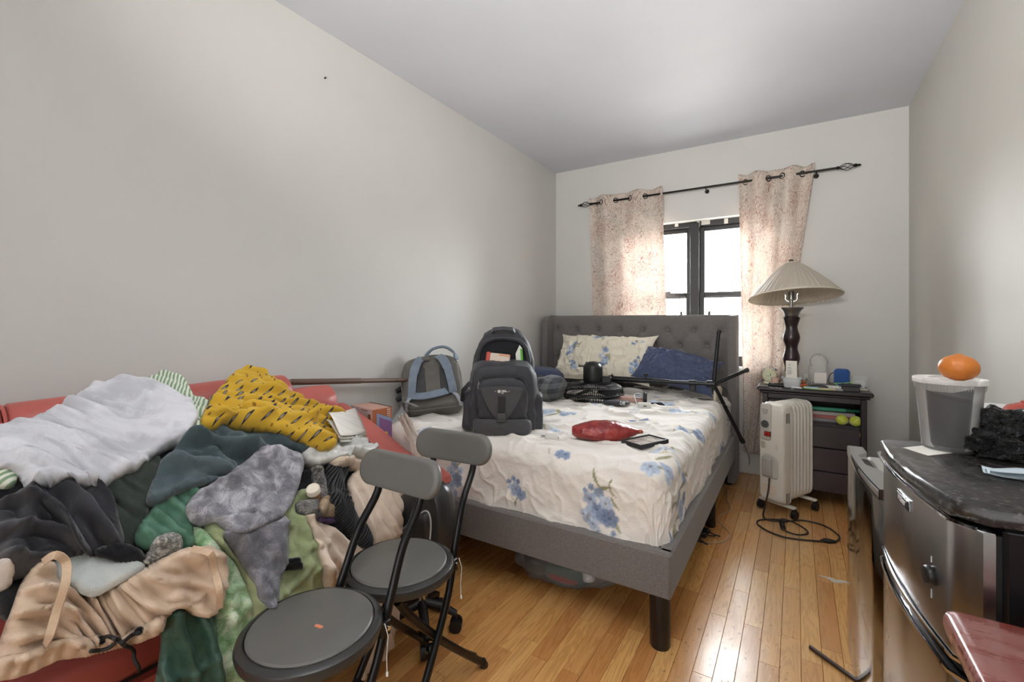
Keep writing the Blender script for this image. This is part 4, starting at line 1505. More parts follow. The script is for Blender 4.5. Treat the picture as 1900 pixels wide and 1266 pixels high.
def to_ab(px, py):
    # the spot of the heap, as piled so far, that is seen at this place
    key = float(HM.sum())
    if _cache.get('k') != key:
        hb = np.maximum(HM, blur(HM, 3)) * .8
        _cache['k'] = key; _cache['p'] = project(BP + BN * hb[..., None])
    X_, Y_, T_ = _cache['p']
    d2 = (X_ - px) ** 2 + (Y_ - py) ** 2 + np.where(T_ < .05, 1e9, 0)
    ok = d2 < 30
    k = np.argmin(np.where(ok, T_ + d2 * 3e-4, 9e9)) if ok.any() else np.argmin(d2)
    i, j = np.unravel_index(k, AA.shape)
    return A[i], Bs[j]


def to_ab_base(px, py):
    d = Vector(ray(px, py))
    L = d.length
    hit = bvh.ray_cast(Vector(O3), d / L)
    if hit[0] is not None:
        q = np.array(hit[0])
        k = np.argmin(((BP - q) ** 2).sum(-1))
    else:
        k = np.argmin((PXg - px) ** 2 + (PYg - py) ** 2 + np.where(PTg < 0, 1e9, 0))
    i, j = np.unravel_index(k, AA.shape)
    return A[i], Bs[j]


def poly_ab(poly, smooth=True):
    P = np.array([to_ab(*p) for p in poly])
    if smooth:
        for _ in range(3):
            Q = np.roll(P, -1, 0)
            P = np.stack([.75 * P + .25 * Q, .25 * P + .75 * Q], 1).reshape(-1, 2)
    return P


def signed(P, X, Y):
    best = np.full(X.shape, 1e9); cxx = X.copy(); cyy = Y.copy(); inside = np.zeros(X.shape, bool)
    n = len(P)
    for i in range(n):
        x0, y0 = P[i]; x1, y1 = P[(i + 1) % n]
        dx, dy = x1 - x0, y1 - y0; L2 = dx * dx + dy * dy + 1e-12
        t_ = np.clip(((X - x0) * dx + (Y - y0) * dy) / L2, 0, 1)
        qx, qy = x0 + t_ * dx, y0 + t_ * dy
        d = np.hypot(X - qx, Y - qy)
        b = d < best
        best = np.where(b, d, best); cxx = np.where(b, qx, cxx); cyy = np.where(b, qy, cyy)
        cr = (y0 > Y) != (y1 > Y)
        xi = x0 + (Y - y0) * dx / (dy if abs(dy) > 1e-12 else 1e-12)
        inside ^= cr & (X < xi)
    return np.where(inside, best, -best), cxx, cyy


def bil(M_, a, b):
    fa = np.clip((a - A[0]) / GR, 0, len(A) - 1.001); fb = np.clip((b - Bs[0]) / GR, 0, len(Bs) - 1.001)
    i, j = fa.astype(int), fb.astype(int); u, v = fa - i, fb - j
    if M_.ndim == 3: u, v = u[..., None], v[..., None]
    return M_[i, j] * (1 - u) * (1 - v) + M_[i + 1, j] * u * (1 - v) + M_[i, j + 1] * (1 - u) * v + M_[i + 1, j + 1] * u * v


def garment(name, label, cat, poly, mat, folds=(), crease=(0, 10), puff=.012, thick=.004, roll=.022, span=5, seed=1, group=None, uvdir=0.0, parent=None, ruff=0.0, lift=0.0, smooth=True, fuzz=0.0, straight=False):
    """folds: (direction deg, wavelength, height, sharpness). direction 0 = folds run along the sofa, 90 = they run down the slope"""
    global HM
    P = poly_ab(poly, smooth) if not isinstance(poly, np.ndarray) else poly
    lo, hi = P.min(0) - 2 * GR, P.max(0) + 2 * GR
    i0, i1 = max(0, int((lo[0] - A[0]) / GR)), min(len(A), int((hi[0] - A[0]) / GR) + 2)
    j0, j1 = max(0, int(lo[1] / GR)), min(len(Bs), int(hi[1] / GR) + 2)
    a, b = AA[i0:i1, j0:j1], BB[i0:i1, j0:j1]
    sd, qx, qy = signed(P, a, b)
    ins = sd > 0
    hm = HM[i0:i1, j0:j1]
    h0 = np.maximum(hm, (blur(maxf(HM, 2), 5) * .5 + blur(HM, span) * .5)[i0:i1, j0:j1]) if span else hm
    wr_ = np.zeros_like(a)
    warp = fbm(a * 5, b * 5, seed, 3) - .5
    for (dg_, wl, am, sh) in folds:
        th = math.radians(dg_)
        d_ = -a * math.sin(th) + b * math.cos(th)
        l_ = a * math.cos(th) + b * math.sin(th)
        ph = d_ / wl * 2 * PI + 5.0 * warp + 1.6 * np.sin(l_ * 5 + seed)
        env = .35 + .65 * vnoise(a * 6 + seed, b * 6, seed + 3)
        wr_ += am * env * ((.5 + .5 * np.sin(ph)) ** sh)
    if crease[0]:
        wr_ += crease[0] * np.clip(ridges(a * crease[1], b * crease[1], seed + 9), 0, 1) ** 1.6
    if fuzz:
        wr_ += fuzz * rng.rand(*a.shape)
    e = np.clip(sd / roll, 0, 1); e = np.sqrt(1 - (1 - e) ** 2)
    if ruff:
        e2 = np.clip(1 - sd / .05, 0, 1)
        wr_ += ruff * e2 * (.5 + .5 * np.sin((a + b) * 130 + 6 * warp))
    h = hm + thick + lift + e * ((h0 - hm) + puff + wr_)
    # mesh
    use = np.zeros_like(ins)
    cell = ins[:-1, :-1] | ins[1:, :-1] | ins[:-1, 1:] | ins[1:, 1:]
    near_ = sd > -1.45 * GR
    cell &= near_[:-1, :-1] & near_[1:, :-1] & near_[:-1, 1:] & near_[1:, 1:]
    use[:-1, :-1] |= cell; use[1:, :-1] |= cell; use[:-1, 1:] |= cell; use[1:, 1:] |= cell
    av = np.where(ins, a, qx)[use]; bv = np.where(ins, b, qy)[use]
    hv = np.where(ins, h, hm + thick * .4)[use]
    hv = np.where(ins[use], hv, bil(HM, av, bv) + thick * .5 + lift * .8)
    p = bil(BP, av, bv); n = bil(BN, av, bv)
    V3 = p + n * hv[:, None]
    V3[:, 0] = np.maximum(V3[:, 0], XL + .01)
    V3[:, 2] = np.maximum(V3[:, 2], .006)
    ix_ = -np.ones(use.shape, np.int64); ix_[use] = np.arange(use.sum())
    q = np.stack([ix_[:-1, :-1], ix_[1:, :-1], ix_[1:, 1:], ix_[:-1, 1:]], -1)[cell]
    base = np.array([V3[:, 0].mean(), V3[:, 1].mean(), V3[:, 2].min()]) if parent is None else np.array(parent.matrix_world.translation if False else parent.location)
    me = fast_mesh(name, V3 - base, q)
    # cloth coordinates measured along the draped surface, so that prints do not stretch
    Pg = bil(BP, a, b) + bil(BN, a, b) * blur(h, 2)[..., None]
    la = np.cumsum(np.pad(np.linalg.norm(np.diff(Pg, axis=0), axis=-1), ((1, 0), (0, 0))), axis=0)
    lb = np.cumsum(np.pad(np.linalg.norm(np.diff(Pg, axis=1), axis=-1), ((0, 0), (1, 0))), axis=1)
    th = math.radians(uvdir)
    la = la - la[la.shape[0] // 2][None, :]; lb = lb - lb[:, lb.shape[1] // 2][:, None]
    av, bv = (a[use], b[use]) if straight else (blur(la, 6)[use], blur(lb, 6)[use])
    uu, vv = av * math.cos(th) + bv * math.sin(th), -av * math.sin(th) + bv * math.cos(th)
    set_uv(me, np.stack([uu, vv], -1))
    me.materials.append(mat)
    o = bpy.data.objects.new(name, me)
    if parent is None: o.location = base
    link(o, parent)
    m = o.modifiers.new('thick', 'SOLIDIFY'); m.thickness = .003; m.offset = -1
    if parent is None: tag(o, label, cat, group)
    Hn = HM[i0:i1, j0:j1]
    HM[i0:i1, j0:j1] = np.where(ins, h + .0025, Hn)
    return o


def surf(px, py, extra=0.0):
    a, b = to_ab(px, py)
    a_, b_ = np.array([a]), np.array([b])
    return (bil(BP, a_, b_) + bil(BN, a_, b_) * (bil(HM, a_, b_) + extra)[:, None])[0], bil(BN, a_, b_)[0]


# cloth materials
def cloth(name, hexc, hex2=None, rough=.9, sheen=.25, weave=700, wb=.55, vs=14, fuzzy=0.0, spec=.15, sharp=.12):
    t = NT(name)
    uv = t.n('UVMap').outputs[0]
    c = lin(hexc); d = lin(hex2) if hex2 else tuple(x * .8 for x in c[:3]) + (1,)
    n = t.noise(uv, vs, 5, .6)
    w = t.noise(uv, weave, 2, .5)
    f = t.ramp(n, [(.5 - sharp, (0, 0, 0)), (.5 + sharp, (1, 1, 1))])
    t.base(t.mix(f, d, c)).pr(rough, 0, spec, sheen)
    hgt = t.math('ADD', t.math('MULTIPLY', w, .25), t.math('MULTIPLY', t.noise(uv, 45, 4, .6, dist=.8), .8))
    t.bump(hgt, wb, .006)
    return t.m


g_dark = cloth('charcoal_jersey', '#3b3b40', '#2c2d31')
g_black = cloth('black_cloth', '#17181c', '#0e0f12')
g_olivegrey = cloth('dark_green_grey_fleece', '#3b433d', '#2f3733', weave=500)
g_teal = cloth('slate_teal_fleece', '#525f64', '#3c4a4e', weave=500, vs=6)
g_white = cloth('white_sheer_cotton', '#d8d9de', '#c0c1c6', rough=.75, vs=7, sharp=.06)
g_green = cloth('green_satin', '#557f6a', '#3f6a54', rough=.42, sheen=.1, spec=.4)
g_dkgreen = cloth('deep_green_satin', '#3d5f52', '#2e4f43', rough=.4, sheen=.1, spec=.4)
g_khaki = cloth('khaki_green_poplin', '#a3ad83', '#8d9870', rough=.7)
g_khaki2 = cloth('dull_olive_lining', '#848a66', '#757a58', rough=.7)
g_tanb = fabric('tan_hem_cloth', '#cbb298', '#bea387', scale=300, rough=.6)
g_tan = cloth('tan_nylon', '#d6bfa8', '#c9b096', rough=.6, spec=.3)
g_cream = cloth('cream_satin', '#e6d5c2', '#dac5b0', rough=.38, sheen=.1, spec=.4)
g_beige = cloth('beige_satin', '#cdbba6', '#bfac97', rough=.45, spec=.35)
g_towel = None


def plush(name, a, b, c, sc, sp=60, bump=.9):
    t = NT(name)
    uv = t.n('UVMap').outputs[0]
    n = t.noise(uv, sc, 4, .6, dist=.6); s_ = t.noise(uv, 420, 3, .7)
    f = t.math('ADD', t.math('MULTIPLY', n, .75), t.math('MULTIPLY', s_, .35))
    t.base(t.ramp(f, [(.38, lin(a)), (.54, lin(b)), (.68, lin(c))])).pr(1, 0, .1, .5)
    t.bump(s_, bump, .006)
    return t.m


g_plush = plush('grey_lilac_plush', '#55555f', '#8b8a94', '#d6d5db', 24)  # pile sheen put into the palest tone of the colour
g_plush2 = plush('dark_grey_plush', '#45454d', '#6e6d75', '#a5a3ab', 24)
g_towel = plush('pale_aqua_terry', '#c3cfcd', '#dae2e0', '#eff1ec', 8)
g_boucle = plush('black_white_boucle', '#1d1d1f', '#4d4a47', '#a29c92', 160, bump=1.0)
g_speck = plush('speckled_knit', '#2b2a2a', '#7a766f', '#d5d0c6', 130, bump=1.0)
g_tie = plush('green_tie_dye', '#5f8a58', '#9bbd92', '#dde8d6', 30, bump=.1)

t = NT('yellow_print_cotton')
uv = t.n('UVMap').outputs[0]
def motif(t, uv, sx_, sy_, ox, oy, rx, ry, wobble=.10):
    """a lattice of spindle-shaped motifs; returns mask"""
    m_ = t.map(uv, (sx_, sy_, 1), loc=(ox, oy, 0))
    sp = t.n('SeparateXYZ'); t.set(sp.inputs[0], m_)
    row = t.math('FLOOR', sp.outputs[1])
    x = t.math('ADD', sp.outputs[0], t.math('MULTIPLY', t.math('MODULO', row, 2.0), .5))
    fx = t.math('SUBTRACT', t.math('FRACT', x), .5); fy = t.math('SUBTRACT', t.math('FRACT', sp.outputs[1]), .5)
    nz = t.math('MULTIPLY', t.math('SUBTRACT', t.noise(uv, 90, 2), .5), wobble)
    d = t.math('ADD', t.math('ADD', t.math('ABSOLUTE', t.math('DIVIDE', fx, rx)), t.math('POWER', t.math('ABSOLUTE', t.math('DIVIDE', fy, ry)), 2.0)), nz)
    return d
d1 = motif(t, uv, 14, 32, 0, 0, .31, .15, .2)
d2 = motif(t, uv, 14, 32, .5, 0, .06, .14, .4)
blackm = t.ramp(d1, [(.80, (1, 1, 1)), (.95, (0, 0, 0))])
whitem = t.ramp(d1, [(.30, (1, 1, 1)), (.45, (0, 0, 0))])
dots = t.ramp(d2, [(.7, (1, 1, 1)), (.95, (0, 0, 0))])
base = t.mix(t.noise(uv, 12, 3), lin('#bb9525'), lin('#d3ac3a'))
c = t.mix(t.math('MULTIPLY', dots, .75), base, lin('#6b3d1c'))
c = t.mix(blackm, c, lin('#2e2c33')); c = t.mix(t.math('MULTIPLY', whitem, .8), c, lin('#9a9486'))
t.base(c).pr(.8, 0, .2, .2)
t.bump(t.noise(uv, 45, 4, .6, dist=.8), .3, .006)
g_yellow = t.m


def striped(name, a, b, scale, rough=.9, ang=0.0, bump=.0, duty=.5):
    t = NT(name)
    uv = t.map(t.n('UVMap').outputs[0], rot=(0, 0, math.radians(ang)))
    sp = t.n('SeparateXYZ'); t.set(sp.inputs[0], uv)
    w = t.math('FRACT', t.math('MULTIPLY', t.math('ADD', sp.outputs[0], t.math('MULTIPLY', t.noise(uv, 6, 2), .02)), scale))
    f = t.ramp(t.math('ABSOLUTE', t.math('SUBTRACT', w, .5)), [(duty * .5 - .06, (0, 0, 0)), (duty * .5 + .06, (1, 1, 1))])
    t.base(t.mix(f, lin(a), lin(b))).pr(rough, 0, .15, .2)
    if bump: t.bump(f, bump, .004)
    return t.m


g_gstripe = striped('green_white_stripe', '#d9ddd0', '#7f9a78', 95)
g_rib = striped('black_rib_knit', '#3c3c3f', '#0c0c0e', 110, ang=0, bump=1.0)

# from the bottom of the heap upwards
garment('underlay', 'charcoal blanket added lowest so the gaps between the clothes look shaded', 'underlay',
        [(-20, 860), (120, 810), (300, 770), (470, 760), (600, 800), (690, 845), (730, 905), (738, 960), (720, 1010), (640, 1045), (560, 1080), (480, 1130), (400, 1120), (330, 1120), (200, 1120), (60, 1140), (-20, 1160)],
        g_black, [(30, .16, .02, 2)], (.012, 8), puff=.006, seed=2)  # added layer; its black puts the shade of the gaps into colour
garment('tie_dye_skirt', 'green and white tie-dyed skirt hanging down between tan shorts and nearest folding chair', 'skirt',
        [(352, 972), (395, 1000), (442, 1040), (478, 1090), (500, 1150), (520, 1240), (540, 1330), (470, 1420), (410, 1400), (404, 1266), (398, 1160), (400, 1080), (352, 1010)],
        g_tie, [(85, .08, .022, 3)], (.012, 11), puff=.008, roll=.012, seed=5)
jacket = garment('khaki_jacket', 'khaki green jacket with black band hanging in the middle of the heap', 'jacket',
        [(372, 962), (420, 950), (470, 960), (520, 955), (548, 915), (566, 905), (572, 960), (588, 1020), (602, 1085), (612, 1160), (590, 1260), (520, 1300), (480, 1180), (470, 1120), (440, 1040), (400, 1015)],
        g_khaki, [(80, .06, .024, 3), (40, .10, .02, 3)], (.018, 13), puff=.010, roll=.012, seed=8)
gj = garment('waist_band', None, None, [(512, 1040), (556, 1036), (557, 1056), (512, 1060)], g_black, crease=(0, 1), puff=.0005, thick=.003, roll=.004, seed=3, parent=jacket, span=0, smooth=False)
gj['label'] = 'short black band stitched across the jacket'
garment('satin_skirt', 'cream satin skirt with fanned pleats, below the white plastic bag', 'skirt',
        [(642, 888), (668, 868), (700, 862), (735, 895), (752, 945), (760, 1000), (756, 1060), (740, 1120), (728, 1200), (700, 1300), (672, 1310), (690, 1200), (680, 1090), (672, 1010), (655, 950)],
        g_cream, [(78, .045, .024, 3)], (.004, 8), puff=.006, roll=.010, seed=11, uvdir=0)
garment('satin_blouse', 'cream satin blouse spilling down beside the khaki jacket', 'blouse',
        [(552, 946), (575, 958), (600, 978), (640, 1000), (668, 1016), (690, 1020), (680, 1060), (650, 1090), (640, 1160), (612, 1150), (604, 1090), (596, 1050), (586, 1010), (565, 965)],
        g_cream, [(60, .05, .028, 3)], (.010, 10), puff=.008, roll=.010, seed=14)
garment('boucle_scarf', 'black and white boucle scarf in the dark gap beside the white bottle cap', 'scarf',
        [(572, 862), (592, 868), (602, 895), (602, 930), (592, 965), (575, 962), (545, 950), (548, 932), (575, 935), (584, 915), (582, 890)],
        g_boucle, [(20, .05, .012, 1)], (.006, 20), puff=.022, seed=17, span=3)
garment('purple_cloth', 'strip of purple cloth peeking out under the ribbed black scarf', 'cloth',
        [(588, 960), (615, 955), (640, 950), (642, 966), (615, 972), (592, 968)], cloth('purple_cloth_mat', '#5d3f77', '#4a3163'), puff=.006, seed=19)
garment('clear_wrapper', 'crinkled beige clear wrapper between the boucle and ribbed scarves', 'wrapper',
        [(594, 925), (615, 915), (640, 915), (650, 940), (640, 956), (605, 958), (590, 950)], plain('beige_wrapper', '#b39c80', .2, var=.4, vscale=60, spec=.6), [(30, .03, .012, 2)], (.014, 26), puff=.010, seed=20)
garment('ribbed_scarf', 'long black ribbed knit scarf twisting down past the cream satin', 'scarf',
        [(598, 858), (640, 858), (646, 875), (632, 900), (638, 925), (652, 950), (676, 975), (688, 1000), (688, 1020), (668, 1012), (640, 985), (618, 955), (606, 920), (610, 890)],
        g_rib, [(100, .06, .012, 1)], puff=.022, seed=23, uvdir=42, span=3, straight=True)
garment('beige_cloth', 'beige satin cloth bunched under the white plastic bag', 'cloth',
        [(606, 850), (640, 846), (690, 836), (720, 850), (735, 880), (705, 885), (678, 872), (650, 868), (622, 868), (607, 860)],
        g_beige, [(20, .05, .02, 2)], (.006, 12), puff=.02, seed=26, span=3)
garment('plastic_bag', 'crumpled white plastic bag under the stack of letters', 'bag',
        [(556, 848), (562, 832), (600, 822), (640, 812), (672, 812), (692, 832), (700, 842), (670, 848), (640, 850), (612, 858), (588, 862), (562, 862)],
        plain('white_plastic_film', '#cfd0cc', .25, var=.2, vscale=40, spec=.6), [(15, .045, .018, 3)], (.018, 22), puff=.018, seed=29, span=3)
garment('fleece_throw', 'dark grey plush throw hanging under the lighter grey plush one', 'throw',
        [(402, 985), (450, 990), (500, 965), (526, 958), (530, 1000), (533, 1040), (520, 1062), (512, 1110), (506, 1125), (484, 1118), (470, 1075), (440, 1030)],
        g_plush2, [(60, .09, .022, 2)], (.006, 9), puff=.02, roll=.03, seed=32, fuzz=.0025)
garment('sweatshirt', 'dark green-grey sweatshirt between the sheer shirt and the charcoal sweatpants', 'sweatshirt',
        [(180, 895), (250, 868), (297, 842), (302, 872), (285, 925), (268, 975), (250, 1018), (222, 1022), (196, 960)],
        g_olivegrey, [(75, .08, .024, 4), (40, .06, .010, 4)], (.006, 9), puff=.012, seed=35)
garment('satin_shirt', 'emerald satin shirt knotted beside the grey plush throw', 'shirt',
        [(246, 1008), (262, 970), (292, 928), (330, 905), (375, 898), (412, 896), (390, 925), (356, 945), (352, 985), (358, 1020), (330, 1040), (296, 1020), (268, 1020)],
        g_green, [(65, .045, .026, 3)], (.010, 12), puff=.010, roll=.012, seed=38)
garment('sweatpants', 'charcoal sweatpants crumpled at the left edge of the heap', 'trousers',
        [(-30, 960), (20, 925), (60, 902), (120, 894), (188, 898), (214, 940), (228, 985), (226, 1018), (180, 1034), (120, 1046), (50, 1072), (-30, 1090)],
        g_dark, [(35, .10, .055, 4), (105, .09, .03, 4), (70, .05, .012, 4)], (.012, 9), puff=.014, roll=.025, seed=41)
garment('hooded_sweatshirt', 'slate-teal hooded sweatshirt below the yellow printed skirt', 'sweatshirt',
        [(268, 935), (285, 895), (300, 858), (335, 830), (372, 800), (400, 786), (440, 784), (500, 790), (560, 800), (580, 815), (574, 834), (545, 845), (505, 838), (470, 855), (440, 882), (390, 902), (340, 912), (290, 940)],
        g_teal, [(22, .10, .05, 4), (60, .09, .024, 4), (5, .05, .010, 4)], (.012, 9), puff=.016, roll=.028, seed=44)
garment('plush_throw', 'light grey plush throw with pale sheen lying over the heap', 'throw',
        [(344, 948), (352, 930), (382, 910), (430, 880), (470, 852), (500, 836), (530, 842), (556, 846), (560, 870), (548, 905), (540, 935), (515, 962), (480, 980), (440, 996), (415, 985), (400, 968), (372, 980), (352, 972)],
        g_plush, [(50, .16, .026, 1.5)], (.004, 9), puff=.028, roll=.035, seed=47, fuzz=.003)
garment('striped_shirt', 'green and white striped shirt poking out behind the sheer white shirt', 'shirt',
        [(262, 716), (280, 704), (305, 698), (335, 704), (352, 722), (362, 744), (384, 742), (390, 760), (384, 782), (360, 806), (330, 815), (300, 790), (275, 750)],
        g_gstripe, [(60, .06, .022, 2)], (.008, 10), puff=.02, seed=50, uvdir=25)
garment('striped_cuff', 'corner of green striped cloth at the left edge under the sheer white shirt', 'cloth',
        [(-25, 868), (10, 866), (28, 878), (30, 904), (10, 908), (-25, 905)], g_gstripe, puff=.012, seed=52, uvdir=60)
garment('printed_skirt', 'mustard yellow skirt printed with black spindle motifs', 'skirt',
        [(364, 790), (384, 764), (392, 742), (412, 718), (432, 700), (456, 691), (482, 692), (500, 706), (520, 722), (560, 742), (600, 760), (634, 770), (640, 786), (622, 812), (618, 835), (590, 838), (560, 824), (520, 808), (470, 800), (420, 794), (385, 802)],
        g_yellow, [(14, .055, .026, 3), (40, .13, .018, 3)], (.012, 12), puff=.014, roll=.015, seed=55, uvdir=-25)
garment('sheer_shirt', 'sheer white shirt spread over the sofa back at the left', 'shirt',
        [(-40, 800), (10, 794), (60, 784), (110, 758), (160, 728), (182, 717), (220, 712), (262, 712), (300, 722), (330, 736), (360, 757), (362, 775), (350, 800), (310, 832), (282, 846), (262, 866), (225, 884), (185, 892), (130, 900), (70, 908), (42, 898), (25, 868), (-40, 876)],
        g_white, [(50, .060, .016, 5), (64, .15, .018, 4), (20, .19, .010, 4)], (.006, 8), puff=.012, roll=.014, seed=58)
garment('green_scarf', 'dark green satin scarf folded over the sofa seat below the tan shorts', 'scarf',
        [(296, 1130), (330, 1128), (395, 1135), (402, 1180), (412, 1240), (424, 1300), (430, 1400), (300, 1420), (285, 1300), (296, 1220), (304, 1170)],
        g_dkgreen, [(78, .05, .030, 4)], (.012, 11), puff=.008, roll=.010, seed=61)
garment('knit_sock', 'speckled black and white knit sock beside the tan shorts', 'sock',
        [(266, 1038), (278, 1016), (292, 1000), (312, 991), (333, 998), (338, 1014), (326, 1030), (308, 1036), (288, 1046), (272, 1050)],
        g_speck, [(30, .05, .006, 1)], (.006, 30), puff=.012, roll=.02, seed=64)
garment('cap', 'black cloth cap tucked behind the pale aqua towel', 'cap',
        [(178, 1018), (205, 1010), (245, 1010), (266, 1026), (268, 1040), (240, 1044), (210, 1038), (185, 1030)],
        g_black, [(10, .05, .010, 1)], puff=.02, roll=.03, seed=66)
garment('white_cloth', 'white cloth corner at the left edge below the charcoal sweatpants', 'cloth',
        [(-25, 1052), (8, 1040), (30, 1064), (20, 1090), (-25, 1105)], cloth('white_cloth', '#d8d3cd', '#cbc5be'), puff=.002, roll=.008, seed=67)
shorts = garment('shorts', 'tan drawstring shorts with gathered waistband over the sofa seat edge', 'shorts',
                 [(-10, 1215), (12, 1160), (28, 1110), (50, 1072), (72, 1048), (95, 1050), (108, 1085), (130, 1108), (160, 1108), (200, 1086), (240, 1066), (285, 1046), (325, 1024), (352, 1020), (392, 1016), (420, 1048), (412, 1098), (402, 1136), (366, 1146), (340, 1128), (318, 1126), (306, 1148), (270, 1168), (210, 1190), (140, 1205), (70, 1215), (10, 1228)],
                 g_tan, [(30, .065, .028, 4), (80, .08, .022, 4), (55, .04, .008, 4)], (.016, 11), puff=.010, roll=.012, seed=70)
# pale fluffy towel: a thick folded piece of its own lying across the shorts
def folded_on(name, label, cat, poly, cpx, lift, thick, mat, seed, lean=(0, 0, .8)):
    c, n = surf(cpx[0], cpx[1], lift)
    n = Vector(n) + Vector(lean); n.normalize()
    ex = Vector((0, 1, 0)); ex = (ex - n * ex.dot(n)).normalized(); ey = n.cross(ex)
    O = []
    for px, py in poly:
        d = Vector(ray(px, py)); o_ = Vector(O3)
        q = o_ + d * ((Vector(c) - o_).dot(n) / d.dot(n)) - Vector(c)
        O.append((q.dot(ex), q.dot(ey)))
    O = [tuple(p) for p in spline(O, 6, closed=True)]
    mb = MB().pad(densify(O, .006), -thick, thick, .16, 8, back_flat=False)
    # finer rings over the face, then fluff and soft dents
    V_ = np.array(mb.v)
    dn = .014 * (fbm(V_[:, 0] * 14, V_[:, 2] * 14, seed, 3) - .5) + .004 * (fbm(V_[:, 0] * 70, V_[:, 2] * 70, seed + 3, 2) - .5)
    V_[:, 1] -= dn + .9 * (np.abs(V_[:, 0]) ** 2) * -1.0
    W_ = np.array([np.array(c) + np.array(ex) * v[0] + np.array(ey) * v[2] - np.array(n) * v[1] for v in V_])
    mb.v = [tuple(p) for p in W_]
    o = obj(name, mb, mat, None, angle=None)
    set_uv(o.data, V_[:, [0, 2]])
    return tag(o, label, cat)


folded_on('towel', 'pale aqua fluffy towel resting on the tan shorts', 'towel',
          [(90, 1046), (104, 1022), (124, 1010), (160, 1014), (196, 1026), (232, 1040), (270, 1047), (240, 1070), (206, 1092), (176, 1106), (152, 1102), (138, 1090), (114, 1082)],
          (170, 1056), .022, .016, g_towel, 73)
wb_ = garment('waistband', None, None,
              [(-14, 1222), (60, 1208), (140, 1198), (210, 1180), (262, 1160), (306, 1138), (312, 1156), (300, 1170), (262, 1184), (210, 1204), (140, 1228), (70, 1240), (10, 1262), (-14, 1262)],
              g_tan, [(94, .027, .016, 1)], puff=.008, roll=.010, seed=76, parent=shorts)
# turned hems of the two legs
for pts_ in ([(76, 1052, .02), (92, 1050, .05), (103, 1066, .065), (106, 1100, .05), (98, 1140, .045), (86, 1180, .03), (84, 1196, .02)], [(352, 1022, .012), (372, 1032, .03), (384, 1060, .035), (394, 1092, .03), (401, 1126, .014)]):
    hb = [surf(px, py, ex)[0] for px, py, ex in pts_]
    nn = [Vector(surf(px, py, ex)[1]) for px, py, ex in pts_]
    hb2 = [Vector(p) - shorts.location for p in spline(hb, 5)]
    obj('leg_hem', MB().strap(hb2, .016, .003, up=(.75, -.45, .5)), g_tanb, shorts)
# drawstring
m_string = plain('black_drawstring', '#1b1b1e', .6, bump=.3, bscale=500)
def on_heap(pts, extra):
    return [surf(px, py, extra)[0] for px, py in pts]
ds = on_heap([(186, 1188), (192, 1182), (206, 1179), (222, 1182), (236, 1192), (246, 1206), (252, 1222), (256, 1238)], .010) + [at_x(258, 1246, -1.36)]
obj('drawstring', MB().tube([Vector(p) - shorts.location for p in spline(ds, 6)], .0042, 8), m_string, shorts)
ds = on_heap([(258, 1164), (246, 1172), (232, 1181), (215, 1190), (198, 1198), (184, 1202), (166, 1203)], .016)
obj('drawstring', MB().tube([Vector(p) - shorts.location for p in spline(ds, 6)], .0042, 8), m_string, shorts)
for (px, py) in ((258, 1164), (186, 1188)):
    p, n = surf(px, py, .006)
    q = Vector(n).to_track_quat('Z', 'Y').to_matrix().to_4x4()
    obj('eyelet', MB().lathe([(.0045, 0), (.0065, .003), (.0085, .003), (.009, 0)], 14, M=q, c=Vector(p) - shorts.location), m_string, shorts)

# little bottle with a white cap standing in the dark gap
p, n = surf(576, 918, .012)
bt = thing('bottle', 'small amber bottle with white cap wedged beside the boucle scarf', 'bottle', tuple(p))
Mt = Vector((.32, -.42, .85)).normalized().to_track_quat('Z', 'Y').to_matrix().to_4x4()
obj('body', MB().lathe([(.0, -.05), (.017, -.05), (.018, -.045), (.018, .0), (.016, .005), (0, .006)], 20, M=Mt), plain('amber_plastic', '#8a6a4a', .25), bt)
obj('cap', MB().lathe([(.0205, .0), (.0205, .016), (.019, .019), (.017, .019), (.016, .0175), (0, .0175)], 24, M=Mt), plain('ivory_cap', '#e3d9c8', .45), bt)


def paper_on(name, label, cat, quad, mat, lift, thick=.0015, group=None, curl=.012):
    P = np.array([surf(px, py, lift)[0] for px, py in quad])
    n = 9
    G = np.zeros((n, n, 3))
    for i in range(n):
        for j in range(n):
            u, v = i / (n - 1), j / (n - 1)
            G[i, j] = P[0] * (1 - u) * (1 - v) + P[1] * u * (1 - v) + P[2] * u * v + P[3] * (1 - u) * v
            G[i, j, 2] += curl * (u - .5) ** 2 * 2 + curl * .5 * math.sin(v * 5)
    mb = MB().grid(G[..., 0], G[..., 1], G[..., 2])
    def md(o):
        m = o.modifiers.new('thick', 'SOLIDIFY'); m.thickness = thick; m.offset = 0
    o = obj(name, mb, mat, None, mod=md)
    return tag(o, label, cat, group)


m_paper = plain('cream_paper', '#e4e0d6', .8, var=.06, vscale=20)
t = NT('lined_letter_paper')
uv = t.co('Generated')
sp = t.n('SeparateXYZ'); t.set(sp.inputs[0], uv)
w_ = t.math('FRACT', t.math('MULTIPLY', t.math('ADD', sp.outputs[0], t.math('MULTIPLY', sp.outputs[1], .35)), 9.0))
t.base(t.mix(t.ramp(w_, [(.0, (1, 1, 1)), (.12, (0, 0, 0))]), lin('#e6e2da'), lin('#cfc9bd'))).pr(.8)
m_letter = t.m
for k, (q, lf_) in enumerate((([(606, 792), (662, 772), (680, 812), (628, 830)], .012), ([(602, 788), (658, 768), (678, 809), (624, 826)], .018), ([(599, 783), (655, 764), (676, 805), (622, 822)], .024))):
    paper_on('letter', ('lowest white letter of the stack on the yellow skirt', 'middle white letter of the stack on the yellow skirt', 'uppermost white letter of the stack on the yellow skirt')[k], 'letter', q, (m_paper, m_paper, m_letter)[k], lf_, group='stack of letters on the skirt')
# ------------------------------------------------------------------ things on the bed
BT = SZ + .010      # top of the sheet, wrinkles included


